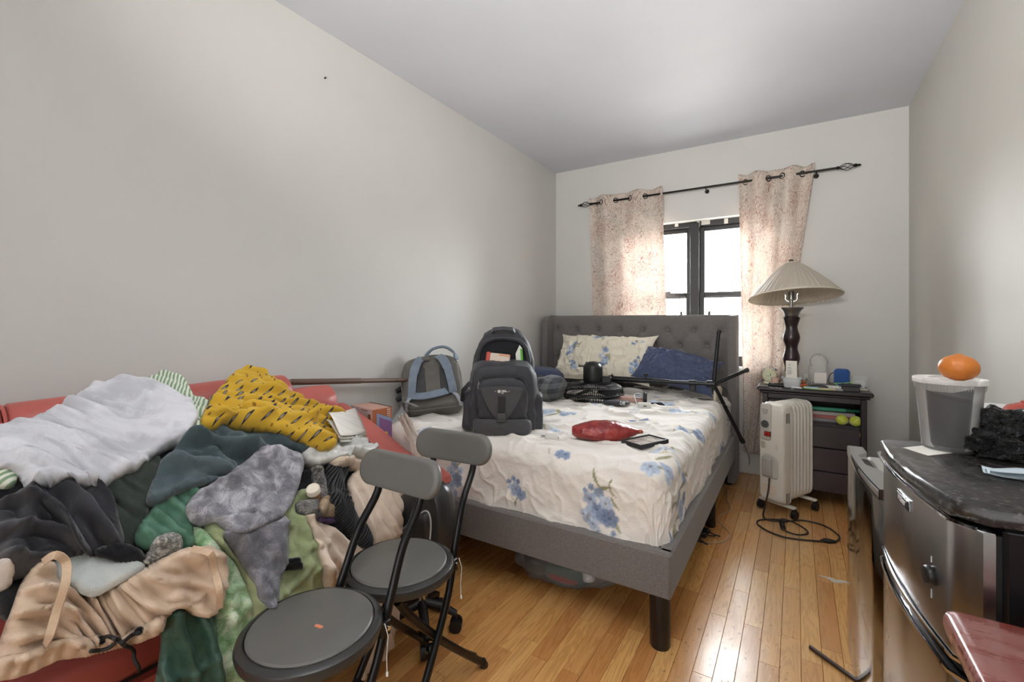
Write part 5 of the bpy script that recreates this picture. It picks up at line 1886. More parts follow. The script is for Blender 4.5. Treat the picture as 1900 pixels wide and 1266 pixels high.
def bulge(mb, amp, sc, seed, keepz=None):
    """crumple a mesh a little, along its own directions"""
    V = np.array(mb.v)
    c = V.mean(0); d = V - c; d /= np.linalg.norm(d, axis=1, keepdims=True) + 1e-9
    n = (fbm(V[:, 0] * sc + V[:, 1] * sc * .7, V[:, 2] * sc + V[:, 1] * sc * .6, seed, 3) - .5) * 2
    r = np.clip(ridges(V[:, 0] * sc * .8 - V[:, 1] * sc * .5, V[:, 2] * sc * .8 + V[:, 1] * sc * .5, seed + 5), 0, 1)
    V = V + d * (n * amp + r * amp * .8)[:, None]
    if keepz is not None: V[:, 2] = np.maximum(V[:, 2], keepz)
    mb.v = [tuple(p) for p in V]
    return mb


# --- black rucksack standing open
m_nylon = fabric('black_nylon', '#3a3b40', '#2a2b30', scale=600, rough=.55, vs=22, sheen=.1, spec=.4)
m_nylon2 = fabric('grey_black_nylon', '#4a4a4c', '#3a3a3d', scale=600, rough=.6, vs=22, sheen=.1, spec=.4)
m_inner = fabric('dark_lining', '#26272b', '#1a1b1f', scale=500, vs=18)
m_zip = plain('zip_tape', '#1b1c20', .5)
m_zpull = plain('grey_zip_pull', '#8b8a88', .35, .7)
bpos = at_z(928, 800, BT)
bk = thing('rucksack', 'black rucksack standing open on the bed with buckled front pocket', 'rucksack', (bpos[0] - .04, bpos[1] + .09, BT), math.radians(31))


def dens(O, step=.02): return [tuple(p) for p in densify(O, step)]


arch = [(.155, .0), (.17, .10), (.165, .30), (.145, .40), (.10, .485), (.04, .52), (-.04, .52), (-.10, .485), (-.145, .40), (-.165, .30), (-.17, .10), (-.155, .0)]
A1 = [tuple(p) for p in spline(arch, 5)]
obj('back_panel', bulge(MB().pad(dens(A1), .0, .09, .16, 5, back_flat=False), .010, 14, 3, 0), m_nylon, bk)
# raised lid lining: a dark hollow with a rolled rim
hol = [(.115, .27), (.125, .34), (.115, .40), (.085, .445), (.03, .462), (-.03, .462), (-.085, .445), (-.115, .40), (-.125, .34), (-.115, .27)]
H1 = [tuple(p) for p in spline(hol, 6)]
obj('lid_lining', MB().pad(dens(H1), -.012, .02, .06, 3), m_inner, bk)
obj('lid_rim', bulge(MB().tube([(x * 1.06, -.016, z + .004) for x, z in H1], .012, 8), .002, 30, 7), m_nylon, bk)
obj('grab_handle', MB().strap([(-.06, .0, .500), (-.05, -.025, .515), (-.0, -.035, .520), (.05, -.025, .515), (.06, .0, .500)], .022, .008, up=(0, -1, .6)), m_nylon2, bk)
# main compartment
main = [tuple(p) for p in spline([(.15, 0), (.175, .06), (.172, .20), (.158, .30), (.12, .345), (.0, .352), (-.12, .345), (-.158, .30), (-.172, .20), (-.175, .06), (-.15, 0), (0, -.002)], 5, closed=True)]
obj('main_body', bulge(MB().pad(dens(main), -.15, .02, .15, 6), .011, 13, 13, 0), m_nylon, bk)
z1 = [tuple(p) for p in spline([(-.148, .02), (-.155, .12), (-.150, .24), (-.125, .305), (-.06, .325), (.06, .325), (.125, .305), (.150, .24), (.155, .12), (.148, .02)], 6)]
obj('main_zip', MB().tube([(x, -.118, z) for x, z in z1], .006, 6), m_zip, bk)
fp = [tuple(p) for p in spline([(.105, .075), (.125, .10), (.128, .20), (.115, .262), (.06, .285), (-.06, .285), (-.115, .262), (-.128, .20), (-.125, .10), (-.105, .075)], 5, closed=True)]
obj('front_pocket', bulge(MB().pad(dens(fp), -.195, -.13, .14, 5), .007, 18, 23), m_nylon, bk)
obj('pocket_zip', MB().tube([(x * .97, -.178, z * .985 + .004) for x, z in fp[10:42]], .005, 6), m_zip, bk)
fl_ = [tuple(p) for p in spline([(.098, .235), (.102, .215), (.07, .14), (.03, .088), (0, .078), (-.03, .088), (-.07, .14), (-.102, .215), (-.098, .235), (0, .242)], 5, closed=True)]
flap = obj('pocket_flap', MB().pad(dens(fl_), -.208, -.19, .06, 3), m_nylon2, bk)
obj('flap_binding', MB().tube([(x, -.200, z) for x, z in fl_], .004, 6, closed=True), m_nylon, flap)
obj('buckle_strap', MB().box((0, -.2105, .142), (.036, .004, .105), .001), m_zip, flap)
bc = MB().box((0, -.216, .098), (.040, .012, .030), .004).box((0, -.215, .078), (.046, .010, .014), .003)
for sg in (-1, 1): bc.box((sg * .019, -.216, .098), (.006, .013, .036), .002)
obj('buckle', bc, m_dkgrey, flap)
lg = MB().lathe([(0, .0), (.008, .0), (.008, .0008), (0, .0008)], 16, M=Matrix.Rotation(PI / 2, 4, 'X'), c=(-.012, -.2095, .218))
logo = obj('logo_disc', lg, plain('pale_print', '#cfcfcb', .5), flap)
for (x, z, w_) in ((.010, .222, .020), (.014, .2165, .028), (.004, .2095, .012), (-.030, .218, .003), (.036, .218, .003)):
    obj('logo_bar', MB().box((x, -.2095, z), (w_, .001, .004)), plain('pale_print', '#cfcfcb', .5), flap, smooth=False)
obj('bottom_panel', bulge(MB().pad(dens(rrect(.30, .085, .03, 5, 0, .040)), -.20, -.02, .10, 4), .003, 20, 43, 0), m_nylon2, bk)
for sg in (-1, 1):
    side = [tuple(p) for p in spline([(-.06, .01), (.06, .01), (.065, .10), (.05, .19), (-.05, .19), (-.065, .10)], 5, closed=True)]
    sp_ = MB().pad(dens(side), -.03, .03, .2, 4)
    sp_.v = [(sg * (.172 - p[1]) + 0, p[0] * .9 - .06, p[2]) for p in sp_.v]
    obj('side_pocket', bulge(sp_, .012, 22, 53 + sg, 0), m_nylon, bk)
    if sg < 0: obj('side_strap', MB().strap([(-.160, -.135, .25), (-.196, -.135, .21), (-.205, -.10, .15)], .022, .003, up=(-.3, -1, 0)), m_zip, bk)
def zpull(x, y, z, m_):
    b = MB()
    b.tube([(x, y, z), (x, y - .002, z - .010)], .003, 6)
    pts_ = [(x + .0048 * math.cos(a), y - .003, z - .022 + .013 * math.sin(a)) for a in np.linspace(0, 2 * PI, 14)[:-1]]
    b.tube(pts_, .0025, 6, closed=True)
    obj('zip_pull', b, m_, bk)
zpull(-.112, -.190, .262, m_zpull); zpull(-.150, -.128, .165, plain('coppery_zip_pull', '#9a6a5c', .4, .5))

# things sticking out of the rucksack's mouth
bm_ = bk.matrix_basis = Matrix.LocRotScale(bk.location, bk.rotation_euler, None)
def bkw(p): return bm_ @ Vector(p)
def obox(name, label, cat, c, d, mat, rz=0, ry=0, rx=0, bev=.002, group=None):
    o = thing(name, label, cat, c, rz, group)
    o.rotation_euler = (rx, ry, rz)
    return o
b1 = thing('packet', 'red and white packet sticking out of the open rucksack', 'packet', tuple(bkw((-.03, -.055, .30))), bk.rotation_euler[2])
b1.rotation_euler = (math.radians(-8), math.radians(6), bk.rotation_euler[2])
obj('wrapper', MB().box((0, 0, .04), (.12, .03, .10), .006), plain('pale_wrapper', '#d5c4b5', .4), b1)
obj('red_end', MB().box((-.052, -.001, .0435), (.026, .032, .10), .006), plain('red_wrapper', '#bb4a3d', .4), b1)
obj('orange_edge', MB().box((.03, -.0005, .083), (.06, .032, .012), .003), plain('peach_wrapper', '#d99b78', .4), b1)
b2 = thing('booklet', 'bright green and white booklet sticking out of the open rucksack', 'booklet', tuple(bkw((.09, -.030, .30))), bk.rotation_euler[2])
b2.rotation_euler = (math.radians(6), math.radians(-4), bk.rotation_euler[2])
bb = MB(); bb.add([(-.018, -.003, 0), (.018, -.003, 0), (.018, -.003, .115), (.006, -.003, .135), (-.018, -.003, .09), (-.018, .003, 0), (.018, .003, 0), (.018, .003, .115), (.006, .003, .135), (-.018, .003, .09)],
                  [(0, 1, 2, 3, 4), (9, 8, 7, 6, 5), (0, 5, 6, 1), (1, 6, 7, 2), (2, 7, 8, 3), (3, 8, 9, 4), (4, 9, 5, 0)])
obj('pages', bb, plain('white_page', '#dfe3da', .6), b2, smooth=False)
obj('green_cover', MB().box((.013, -.0042, .06), (.012, .002, .11)), plain('vivid_green', '#5fae3c', .5), b2, smooth=False)

# --- grey-blue rucksack leaning against the wall
m_gpack = fabric('grey_pack_cloth', '#75726c', '#63605b', scale=500, rough=.75, vs=14)
m_bluestrap = fabric('blue_pack_strap', '#8b98a6', '#6d7c8c', scale=600, rough=.7, vs=14)
gb_ = thing('rucksack', 'grey rucksack with blue shoulder straps lying back against the left wall', 'rucksack', (-1.785, 2.00, BT + .060), math.radians(38))
gb_.rotation_euler = (math.radians(-38), math.radians(-6), math.radians(40)); gb_.scale = (.92, .86, .86)
ga = [tuple(p) for p in spline([(.17, .0), (.19, .12), (.185, .30), (.15, .385), (.06, .42), (-.08, .415), (-.16, .385), (-.19, .30), (-.195, .12), (-.17, .0), (0, -.01)], 5, closed=True)]
obj('body', bulge(MB().pad(dens(ga), -.02, .16, .12, 5, back_flat=False), .008, 11, 71), m_gpack, gb_)
obj('edge_piping', MB().tube([(x * .985, .005, z * .985) for x, z in ga], .006, 6, closed=True), m_gpack, gb_)
for x0 in (-.06, .075):
    obj('back_cushion', MB().pad(dens(rrect(.085, .26, .03, 5, x0 + (-.02 if x0 < 0 else .02), .19)), -.036, -.01, .12, 4), m_nylon2, gb_)
for sg, bow in ((-1, .05), (1, .075)):
    pts = [(sg * .055, -.03, .385), (sg * .085, -.03 - bow * .7, .32), (sg * .11, -.035 - bow, .22), (sg * .125, -.03 - bow * .7, .12), (sg * .13, -.03 - bow * .2, .07)]
    S_ = [tuple(p) for p in spline(pts, 6)]
    obj('shoulder_strap', MB().strap(S_, [.058] * 12 + [.05] * (len(S_) - 12), .014, up=(0, -1, .15)), m_bluestrap, gb_)
    pts = [(sg * .13, -.04, .07), (sg * .15, -.075, .03), (sg * .165, -.06, -.01), (sg * .17, -.0, -.015)]
    obj('webbing', MB().strap([tuple(p) for p in spline(pts, 5)], .022, .003, up=(0, -1, .3)), plain('pale_webbing', '#a5abb3', .7), gb_)
obj('carry_loop', MB().strap([tuple(p) for p in spline([(-.03, -.02, .405), (.02, -.045, .44), (.10, -.045, .45), (.16, -.02, .41), (.175, .0, .36)], 6)], .045, .014, up=(0, -.5, 1)), m_bluestrap, gb_)
obj('hip_belt', MB().strap([tuple(p) for p in spline([(-.15, -.03, .09), (-.06, -.075, .05), (.02, -.07, .06), (.09, -.045, .085)], 5)], .06, .010, up=(0, -1, .2)), m_bluestrap, gb_)
for zz in (.12, .19):
    c_ = MB().tube([(-.185, .02, zz), (-.215, .03, zz - .01), (-.235, .035, zz - .016)], [.014, .016, .010], 8)
    for q in range(3): c_.tube([(-.200 - q * .012, .028 + q * .003, zz - .004 - q * .005), (-.206 - q * .012, .030 + q * .003, zz - .006 - q * .005)], .0185, 8)
    obj('cord_clip', c_, m_blackpl, gb_)
obj('dangling_strap', MB().strap([tuple(p) for p in spline([(-.18, -.01, .10), (-.175, -.06, .03), (-.13, -.12, -.02), (-.085, -.17, -.075)], 5)], .024, .003, up=(0, -.6, 1)), m_gpack, gb_)
obj('shoulder_buckle', MB().box((-.03, -.045, .365), (.05, .02, .03), .004), m_gpack, gb_)

# --- plaid jacket and navy bits behind the black rucksack
t = NT('grey_plaid')
uv = t.co('Object')
sp = t.n('SeparateXYZ'); t.set(sp.inputs[0], uv)
a_ = t.ramp(t.math('FRACT', t.math('MULTIPLY', sp.outputs[0], 13)), [(.48, (0, 0, 0)), (.52, (1, 1, 1))])
b_ = t.ramp(t.math('FRACT', t.math('MULTIPLY', sp.outputs[2], 15)), [(.48, (0, 0, 0)), (.52, (1, 1, 1))])
t.base(t.mix(t.math('MULTIPLY', t.math('ADD', a_, b_), .5), lin('#3a3d41'), lin('#6d6f70'))).pr(.9, 0, .15, .2)
m_plaid = t.m


def lump(lo, hi, seed, amp=.02, sc=7, nu=40, nv=22, power=.75):
    """soft crumpled bundle sitting on z = lo.z"""
    mb = MB()
    c = [(a + b) / 2 for a, b in zip(lo, hi)]; r = [(b - a) / 2 for a, b in zip(lo, hi)]
    rings = []
    for i in range(nv + 1):
        th = PI * i / nv
        ring = []
        for j in range(nu):
            ph = 2 * PI * j / nu
            f = lambda v: math.copysign(abs(v) ** power, v)
            ring.append((c[0] + r[0] * f(math.sin(th)) * f(math.cos(ph)), c[1] + r[1] * f(math.sin(th)) * f(math.sin(ph)), c[2] - r[2] * f(math.cos(th))))
        rings.append(ring)
    mb.loft(rings)
    return bulge(mb, amp, sc, seed, lo[2])


p = at_z(1015, 748, BT)
tag(obj('plaid_jacket', lump((p[0] - .16, p[1] - .05, BT), (p[0] + .06, p[1] + .25, BT + .17), 3, .022, 9), m_plaid), 'bundled grey plaid jacket between the black rucksack and the upended fan', 'jacket')
m_navy = fabric('navy_cotton', '#525b78', '#444d68', scale=600, vs=10)
p = at_y(1000, 690, 3.35)
tag(obj('navy_cushion', lump((p[0] - .30, 3.30, BT), (p[0] + .16, 3.60, BT + .16), 8, .014, 6), m_navy), 'small navy cushion behind the bundled plaid jacket', 'cushion')
tag(obj('dark_garment', lump((p[0] - .16, 3.06, BT), (p[0] + .16, 3.27, BT + .13), 9, .016, 8), g_black), 'dark garment lying between plaid jacket and navy cushion', 'clothes')


# --- pillows
def pillow(name, label, cat, c, w, h_, th, tilt, mat, seed, rz=0.0, floral=False):
    o_ = thing(name, label, cat, c, rz)
    n = 170
    u = np.linspace(-1, 1, n); v = np.linspace(-1, 1, 110)
    Uu, Vv = np.meshgrid(u, v)
    pin = 1 - .13 * (1 - np.abs(Uu) ** 3) * np.abs(Vv) ** 3 + .03 * np.sin(Uu * 9 + seed) * np.abs(Vv) ** 4 * .5
    pin2 = 1 - .10 * (1 - np.abs(Vv) ** 3) * np.abs(Uu) ** 3
    Xp = Uu * w / 2 * pin2; Zp = Vv * h_ / 2 * pin
    prof_ = (np.clip(1 - np.abs(Uu) ** 2.2, 0, 1) * np.clip(1 - np.abs(Vv) ** 2.2, 0, 1)) ** .62
    wr_ = .022 * np.clip(ridges(Uu * 2.6 + seed, Vv * 2.4, seed), 0, 1) ** 2 + .014 * np.clip(ridges(Uu * 7, Vv * 2.4 + seed, seed + 2), 0, 1) ** 2
    front = -th / 2 * prof_ - wr_ * np.clip(prof_ * 3, 0, 1)
    back = th / 2 * prof_ * .8
    R = Matrix.Rotation(-math.radians(tilt), 3, 'X')
    def tr(Y_):
        P = np.stack([Xp, Y_, Zp], -1).reshape(-1, 3) @ np.array(R).T
        P[:, 2] += h_ / 2 * math.cos(math.radians(tilt)) + th / 2 * math.sin(math.radians(tilt))
        P[:, 2] = np.maximum(P[:, 2], 0)
        return P
    V3 = np.concatenate([tr(front), tr(back)])
    H_, W_ = Uu.shape; N_ = H_ * W_
    ii = np.arange(N_).reshape(H_, W_)
    q1 = np.stack([ii[:-1, :-1], ii[:-1, 1:], ii[1:, 1:], ii[1:, :-1]], -1).reshape(-1, 4)
    q2 = q1[:, ::-1] + N_
    per = np.r_[ii[0, :-1], ii[:-1, -1], ii[-1, :0:-1], ii[:0:-1, 0]]
    q3 = np.stack([np.roll(per, -1), per, per + N_, np.roll(per, -1) + N_], -1)
    me = fast_mesh('cover' if floral else 'cover', V3, np.concatenate([q1, q2, q3]))
    me.materials.append(mat)
    if floral:
        global U, V, PR
        U0, V0, PR0 = U, V, PR
        U, V = Uu * w / 2, Vv * h_ / 2
        PR = np.broadcast_to(np.array(lin('#e6dfcd')[:3]), U.shape + (3,)).copy()
        for (x, z, s_, a, sd_) in floral: cluster(x, z, s_, a, sd_)
        pc = np.concatenate([PR.reshape(-1, 3)] * 2)
        ca_ = me.color_attributes.new('print', 'FLOAT_COLOR', 'POINT')
        ca_.data.foreach_set('color', np.concatenate([pc, np.ones((len(pc), 1))], 1).astype(np.float32).ravel())
        U, V, PR = U0, V0, PR0
    o = bpy.data.objects.new('cover', me); link(o, o_)
    return o_


pillow('pillow', 'cream pillow with blue flower print propped against the headboard', 'pillow', (-1.372, 3.62, BT), .86, .46, .21, 34, m_floral, 5,
       floral=[(-.27, .02, .13, 1.0, 61), (-.22, -.10, .10, 2.2, 62), (.06, -.06, .13, 1.5, 63), (-.02, .17, .12, .1, 64), (.32, -.08, .12, 1.2, 65), (.30, .12, .08, .5, 66)])
npw = pillow('pillow', 'plain navy blue pillow beside the floral pillow', 'pillow', (-.80, 3.56, BT + .015), .60, .34, .18, 46, m_navy, 15)
npw.rotation_euler = (0, math.radians(11), 0)
nv = at_z(1262, 716, BT)
tag(obj('navy_cloth', lump((nv[0] - .22, nv[1] - .16, BT - .004), (nv[0] + .20, nv[1] + .14, BT + .035), 18, .008, 9), m_navy), 'flat navy cloth under the tripod column', 'cloth')
cp = at_z(1352, 735, BT)
tag(obj('small_cushion', lump((cp[0] - .06, 3.36, BT), (-.45, 3.60, BT + .09), 28, .012, 9), plain('cream_cotton', '#d5cbb8', .85)), 'small cream cushion at the right end of the headboard', 'cushion')

# --- desk fan lying face down, its stand taken off
m_fan = plain('black_fan_plastic', '#17181a', .35, var=.15)
fpos = at_z(1101, 742, BT + .02)
fpos = np.array([-1.235, 3.07, BT])
fan = thing('fan', 'black fan head lying face down on the bed, without its stand', 'fan', tuple(fpos), .3)
RF = .212
obj('grille_rim', MB().tube([(RF * math.cos(2 * PI * k / 64), RF * math.sin(2 * PI * k / 64), .046) for k in range(64)], .008, 8, closed=True), m_fan, fan)
for nm, up_ in (('rear_grille', 1), ('front_grille', 0)):
    g = MB()
    for k in range(96 if up_ else 72):
        a = 2 * PI * k / (96 if up_ else 72)
        if up_: pr_ = [(RF, .05), (RF - .002, .075), (RF - .018, .098), (RF - .05, .112), (.085, .122)]
        else: pr_ = [(RF, .044), (RF - .004, .022), (RF - .02, .006), (RF - .06, .002), (.05, .002)]
        g.tube([(r_ * math.cos(a + (.10 * (RF - r_) / RF)), r_ * math.sin(a + (.10 * (RF - r_) / RF)), z_) for r_, z_ in pr_], .0022, 4, cap=False)
    for r_, z_ in (((RF - .012), .093), ((RF - .06), .114)) if up_ else (((RF - .01), .012), ((RF - .07), .003)):
        g.tube([(r_ * math.cos(2 * PI * k / 48), r_ * math.sin(2 * PI * k / 48), z_) for k in range(48)], .0022, 4, closed=True)
    gg = obj(nm, g, m_fan, fan, angle=None); gg['kind'] = 'stuff'
obj('hub_plate', MB().lathe([(0, .112), (.09, .116), (.092, .124), (.0, .128)], 32), m_fan, fan)
for k in range(3):
    a0 = 2 * PI * k / 3
    bl = MB(); n1_, n2_ = 8, 10
    Rr, Aa_ = np.meshgrid(np.linspace(.035, .185, n1_), np.linspace(-.48, .48, n2_))
    Zb = .06 + .045 * np.sin(Aa_ * 2.2) * (Rr / .18)
    bl.grid(Rr * np.cos(Aa_ + a0), Rr * np.sin(Aa_ + a0), Zb)
    def mdl(o):
        m = o.modifiers.new('thick', 'SOLIDIFY'); m.thickness = .003
    obj('blade', bl, m_fan, fan, mod=mdl)
mh = MB().lathe([(.066, .122), (.069, .13), (.069, .225), (.066, .238), (.058, .250), (.045, .262), (.025, .269), (0, .271)], 32)
mot = obj('motor_housing', mh, m_fan, fan)
for k in range(20):
    a = 2 * PI * k / 20
    v_ = MB().box((0, 0, 0), (.004, .020, .003), .001); 
    M_ = Matrix.Translation((.044 * math.cos(a), .044 * math.sin(a), .2605)) @ Matrix.Rotation(a + PI / 2, 4, 'Z') @ Matrix.Rotation(math.radians(-14), 4, 'X')
    v_.v = [tuple(M_ @ Vector(p)) for p in v_.v]
    obj('vent_fin', v_, m_zip, mot)
obj('pull_knob', MB().tube([(-.066, -.01, .235), (-.092, -.012, .237)], .006, 8).tube([(-.092, -.012, .237), (-.10, -.012, .238)], .009, 10), m_fan, mot)
obj('neck_bracket', MB().box((.095, .01, .14), (.07, .05, .05), .008), m_fan, fan)

# --- black tripod lying across the bed with its legs spread
hub = at_t(1324, 713, 3.04)
e_up = at_t(1334, 613, 3.12); e_r = at_t(1388, 686, 2.86); e_d = at_t(1379, 822, 3.05)
tail = at_t(1131, 703, 3.34)
tr = thing('tripod', 'black tripod lying on the bed with three legs spread towards the nightstand', 'tripod', tuple(hub))
H_ = Vector(hub)
m_trip = plain('satin_black_metal', '#1e1e20', .28, .5)
T_ = Vector(tail) - H_
obj('column', MB().tube([(0, 0, 0), T_ * .42], .0135, 12), m_trip, tr)
obj('column_sleeve', MB().tube([T_ * .40, T_ * .56], .017, 12).tube([T_ * .56, T_ * .60], .021, 12), m_trip, tr)
obj('upper_bar', MB().tube([T_ * .58, T_ * .97], [.019, .022], 12), m_trip, tr)
obj('hinge_head', MB().tube([T_ * .955, T_ * 1.01], .026, 12).tube([T_ * .975 + Vector((0, 0, .02)), T_ * .975 + Vector((0, 0, .035))], .006, 8), m_trip, tr)
obj('leg_collar', MB().tube([T_ * -.01, T_ * .06], .024, 14).tube([T_ * .15, T_ * .22], .021, 14), m_trip, tr)
obj('clamp_knob', MB().tube([T_ * .63 + Vector((0, 0, .016)), T_ * .63 + Vector((0, 0, .034))], .006, 8).tube([T_ * .63 + Vector((0, 0, .034)), T_ * .63 + Vector((0, 0, .050))], .014, 14), m_blackpl, tr)
obj('height_clamp', MB().box(T_ * .185 + Vector((0, 0, -.03)), (.04, .03, .05), .006), m_blackpl, tr)
for e in (e_up, e_r, e_d):
    d = Vector(e) - H_
    lg = obj('leg', MB().tube([d * .03, d * .5, d * .96], [.0128, .0128, .012], 10), m_trip, tr)
    obj('rubber_foot', MB().tube([d * .93, d * .97, d * 1.0], [.0148, .0158, .013], 10), m_blackpl, lg)

# --- cables, plugs and small things on the bed
m_wcable = plain('white_cable', '#dcdcda', .4)
def cable(name, label, pts, r, mat, cat='cable', n=8, group=None):
    o = obj(name, MB().tube([tuple(p) for p in spline(pts, n)], r, 6), mat)
    return tag(o, label, cat, group)
zc_ = BT + .006
P = [at_z(x, y, zc_ + dz) for x, y, dz in ((1212, 733, 0), (1235, 715, .02), (1250, 700, .06), (1268, 694, .09), (1285, 700, .09), (1290, 715, .05), (1270, 728, .01), (1245, 735, 0), (1225, 727, .01), (1250, 712, .03), (1270, 722, .01), (1272, 738, 0), (1240, 742, 0), (1215, 736, 0), (1230, 722, .02), (1262, 712, .04), (1280, 730, .01), (1268, 742, 0))]
cable('cable', 'bundle of white cable looped around the tripod column', P, .0035, m_wcable)
P = [at_z(x, y, zc_ + dz) for x, y, dz in ((1275, 692, .08), (1292, 690, .10), (1302, 697, .09), (1306, 708, .06), (1322, 690, .10), (1332, 695, .09), (1334, 708, .05), (1328, 722, .02))]
cable('cable', 'thin white cable arching between two plugs by the navy pillow', P, .0028, m_wcable)
P = [at_z(x, y, zc_) for x, y in ((1262, 733), (1290, 739), (1320, 743), (1345, 752), (1358, 760))]
cable('cable', 'thin black cable running to the right edge of the bed', P, .0026, m_blackpl)
P = [at_z(x, y, zc_ + dz) for x, y, dz in ((1330, 715, .08), (1345, 722, .06), (1354, 738, .03), (1358, 752, .006))]
cable('cable', 'short black cable hanging by the tripod hub', P, .003, m_blackpl)
P = [at_z(x, y, zc_ + dz) for x, y, dz in ((1185, 757, 0), (1180, 745, .04), (1177, 733, .06), (1183, 730, .07), (1192, 733, .05))]
cable('cable', 'white cable rising from the white charger box', P, .0028, m_wcable)
P = [at_z(x, y, zc_ + dz) for x, y, dz in ((1190, 753, 0), (1180, 764, 0), (1168, 765, 0), (1175, 758, .004), (1186, 754, .004))]
cable('cable', 'small loop of pale cable before the white charger box', P, .0022, plain('pale_blue_cable', '#a9b4c2', .5))
# plugs
for k, (x, y, lab, rz) in enumerate(((1279, 692, 'beige flat plug held up by the white cable bundle', .5), (1310, 702, 'beige plug leaning beside the tripod leg hub', -.4))):
    q_ = at_z(x, y, BT + .085)
    o = thing('plug', lab, 'plug', tuple(q_), rz)
    o.rotation_euler = (.5, .2, rz)
    pb = obj('plug_body', MB().box((0, 0, 0), (.05, .022, .042), .006), plain('beige_plug', '#cbc2b4', .5), o)
    obj('prong', MB().box((-.008, -.018, .006), (.006, .018, .002)), m_chrome, pb, smooth=False)
    obj('prong', MB().box((.008, -.018, .006), (.006, .018, .002)), m_chrome, pb, smooth=False)
q_ = at_z(1196, 757, BT)
o = thing('charger', 'white square charger box on the bed near the pink pouch', 'charger', tuple(q_), math.radians(20))
obj('casing', MB().box((0, 0, .016), (.085, .055, .032), .006), plain('white_gloss_plastic', '#d3d1ca', .3), o)
obj('socket_slot', MB().box((.0, -.0275, .016), (.022, .001, .008)), m_dkgrey, o, smooth=False)
q_ = at_z(1213, 752, BT)
o = thing('phone', 'dark flat phone lying behind the white charger box', 'phone', tuple(q_), math.radians(28))
obj('casing', MB().box((0, 0, .006), (.13, .07, .010), .004), m_blackpl, o)
obj('screen', MB().box((0, 0, .0112), (.12, .062, .0006)), plain('dark_screen', '#2a2d33', .1), o, smooth=False)
# pink pouch with a black end
q_ = at_z(1172, 748, BT)
o = thing('pouch', 'dusty pink zipped pouch with black end beside the upended fan', 'pouch', tuple(q_), math.radians(14))
lm = lump((-.11, -.045, 0), (.09, .045, .045), 6, .006, 20)
obj('body', lm, plain('rose_leatherette', '#ad8a7c', .45, var=.15), o)
obj('end_band', MB().lathe([(.030, -.012), (.038, -.008), (.040, .0), (.038, .008), (.030, .012)], 20, M=Matrix.Rotation(PI / 2, 4, 'Y'), c=(.088, 0, .038)), m_blackpl, o)
obj('zip', MB().tube([(-.09, -.035, .036), (0, -.038, .038), (.07, -.032, .036)], .003, 6), m_zip, o)
# black and white lettered cap
q_ = at_z(1145, 752, BT)
o = thing('cap', 'black lettered cloth cap with white digits in front of the fan grille', 'cap', tuple(q_), math.radians(16))
obj('crown', lump((-.09, -.03, 0), (.075, .045, .032), 16, .006, 22), m_nylon, o)
Mt_ = Matrix.Translation((.036, -.033, .019)) @ Matrix.Rotation(math.radians(72), 4, 'X')
text_obj('08', .036, plain('white_print', '#e5e5e2', .6), o, Mt_)
q_ = at_z(1169, 733, BT)
o = thing('printed_cloth', 'small black and white printed cloth behind the pink pouch', 'cloth', tuple(q_), math.radians(8))
obj('cloth', lump((-.07, -.03, 0), (.09, .03, .05), 19, .008, 22), striped('zebra_print', '#c9c4c0', '#1e1d1f', 34, ang=20), o)

# papers under the tripod bar
for k, (x, y, rz, lab) in enumerate(((1195, 719, .3, 'white leaflet under the tripod bar, nearest the floral pillow'), (1222, 722, -.2, 'white leaflet under the tripod bar beside the cable bundle'), (1330, 722, .5, 'pale folded paper under the tripod hub'))):
    q_ = at_z(x, y, BT + .02)
    o = thing('leaflet', lab, 'leaflet', tuple(q_), rz)
    obj('sheet', bulge(MB().box((0, 0, .004), (.16, .10, .003), .001), .002, 9, 90 + k), m_paper, o)

# red net bag
q_ = at_z(1122, 815, BT)
o = thing('net_bag', 'shiny red plastic bag with yellow label lying on the bed', 'bag', tuple(q_), math.radians(24))
nb = MB()
rings = []
for k in range(26):
    u = k / 25
    x = -.15 + .33 * u
    r_ = .052 * math.sin(PI * min(1, u * 1.05 + .03)) ** .6 * (1 - .35 * max(0, u - .6) / .4) + .012
    ring = []
    for j in range(26):
        a = 2 * PI * j / 26
        z_ = .038 + r_ * .80 * math.sin(a)
        ring.append((x, r_ * 1.15 * math.cos(a) + .035 * u * u, max(0.0, z_ - .004)))
    rings.append(ring)
nb.loft(rings)
t = NT('red_clear_film')
co = t.co('Object')
t.base(t.mix(t.ramp(t.noise(co, 18, 4, .6), [(.42, (0, 0, 0)), (.6, (1, 1, 1))]), lin('#80161a'), lin('#9e3630'))).pr(.13, 0, .7)
t.bump(t.noise(co, 40, 4, .6, dist=1.0), .5, .01)
m_redfilm = t.m
obj('film', bulge(nb, .004, 30, 44, 0), m_redfilm, o)
for (x, y, z, w_) in ((.02, -.01, .056, .035), (.15, .03, .036, .04)):
    lb = MB().box((x, y, z), (w_, .03, .004), .0015)
    obj('yellow_label', lb, plain('gold_label', '#c99a3c', .35, hex2='#a5552c', vscale=60), o)
obj('glossy_window', bulge(MB().lathe([(0, .0), (.03, -.001), (.036, -.005)], 20, c=(.065, .012, .0585)), .001, 60, 4), see_through('clear_film', '#f0ebe2', .35, .08), o)

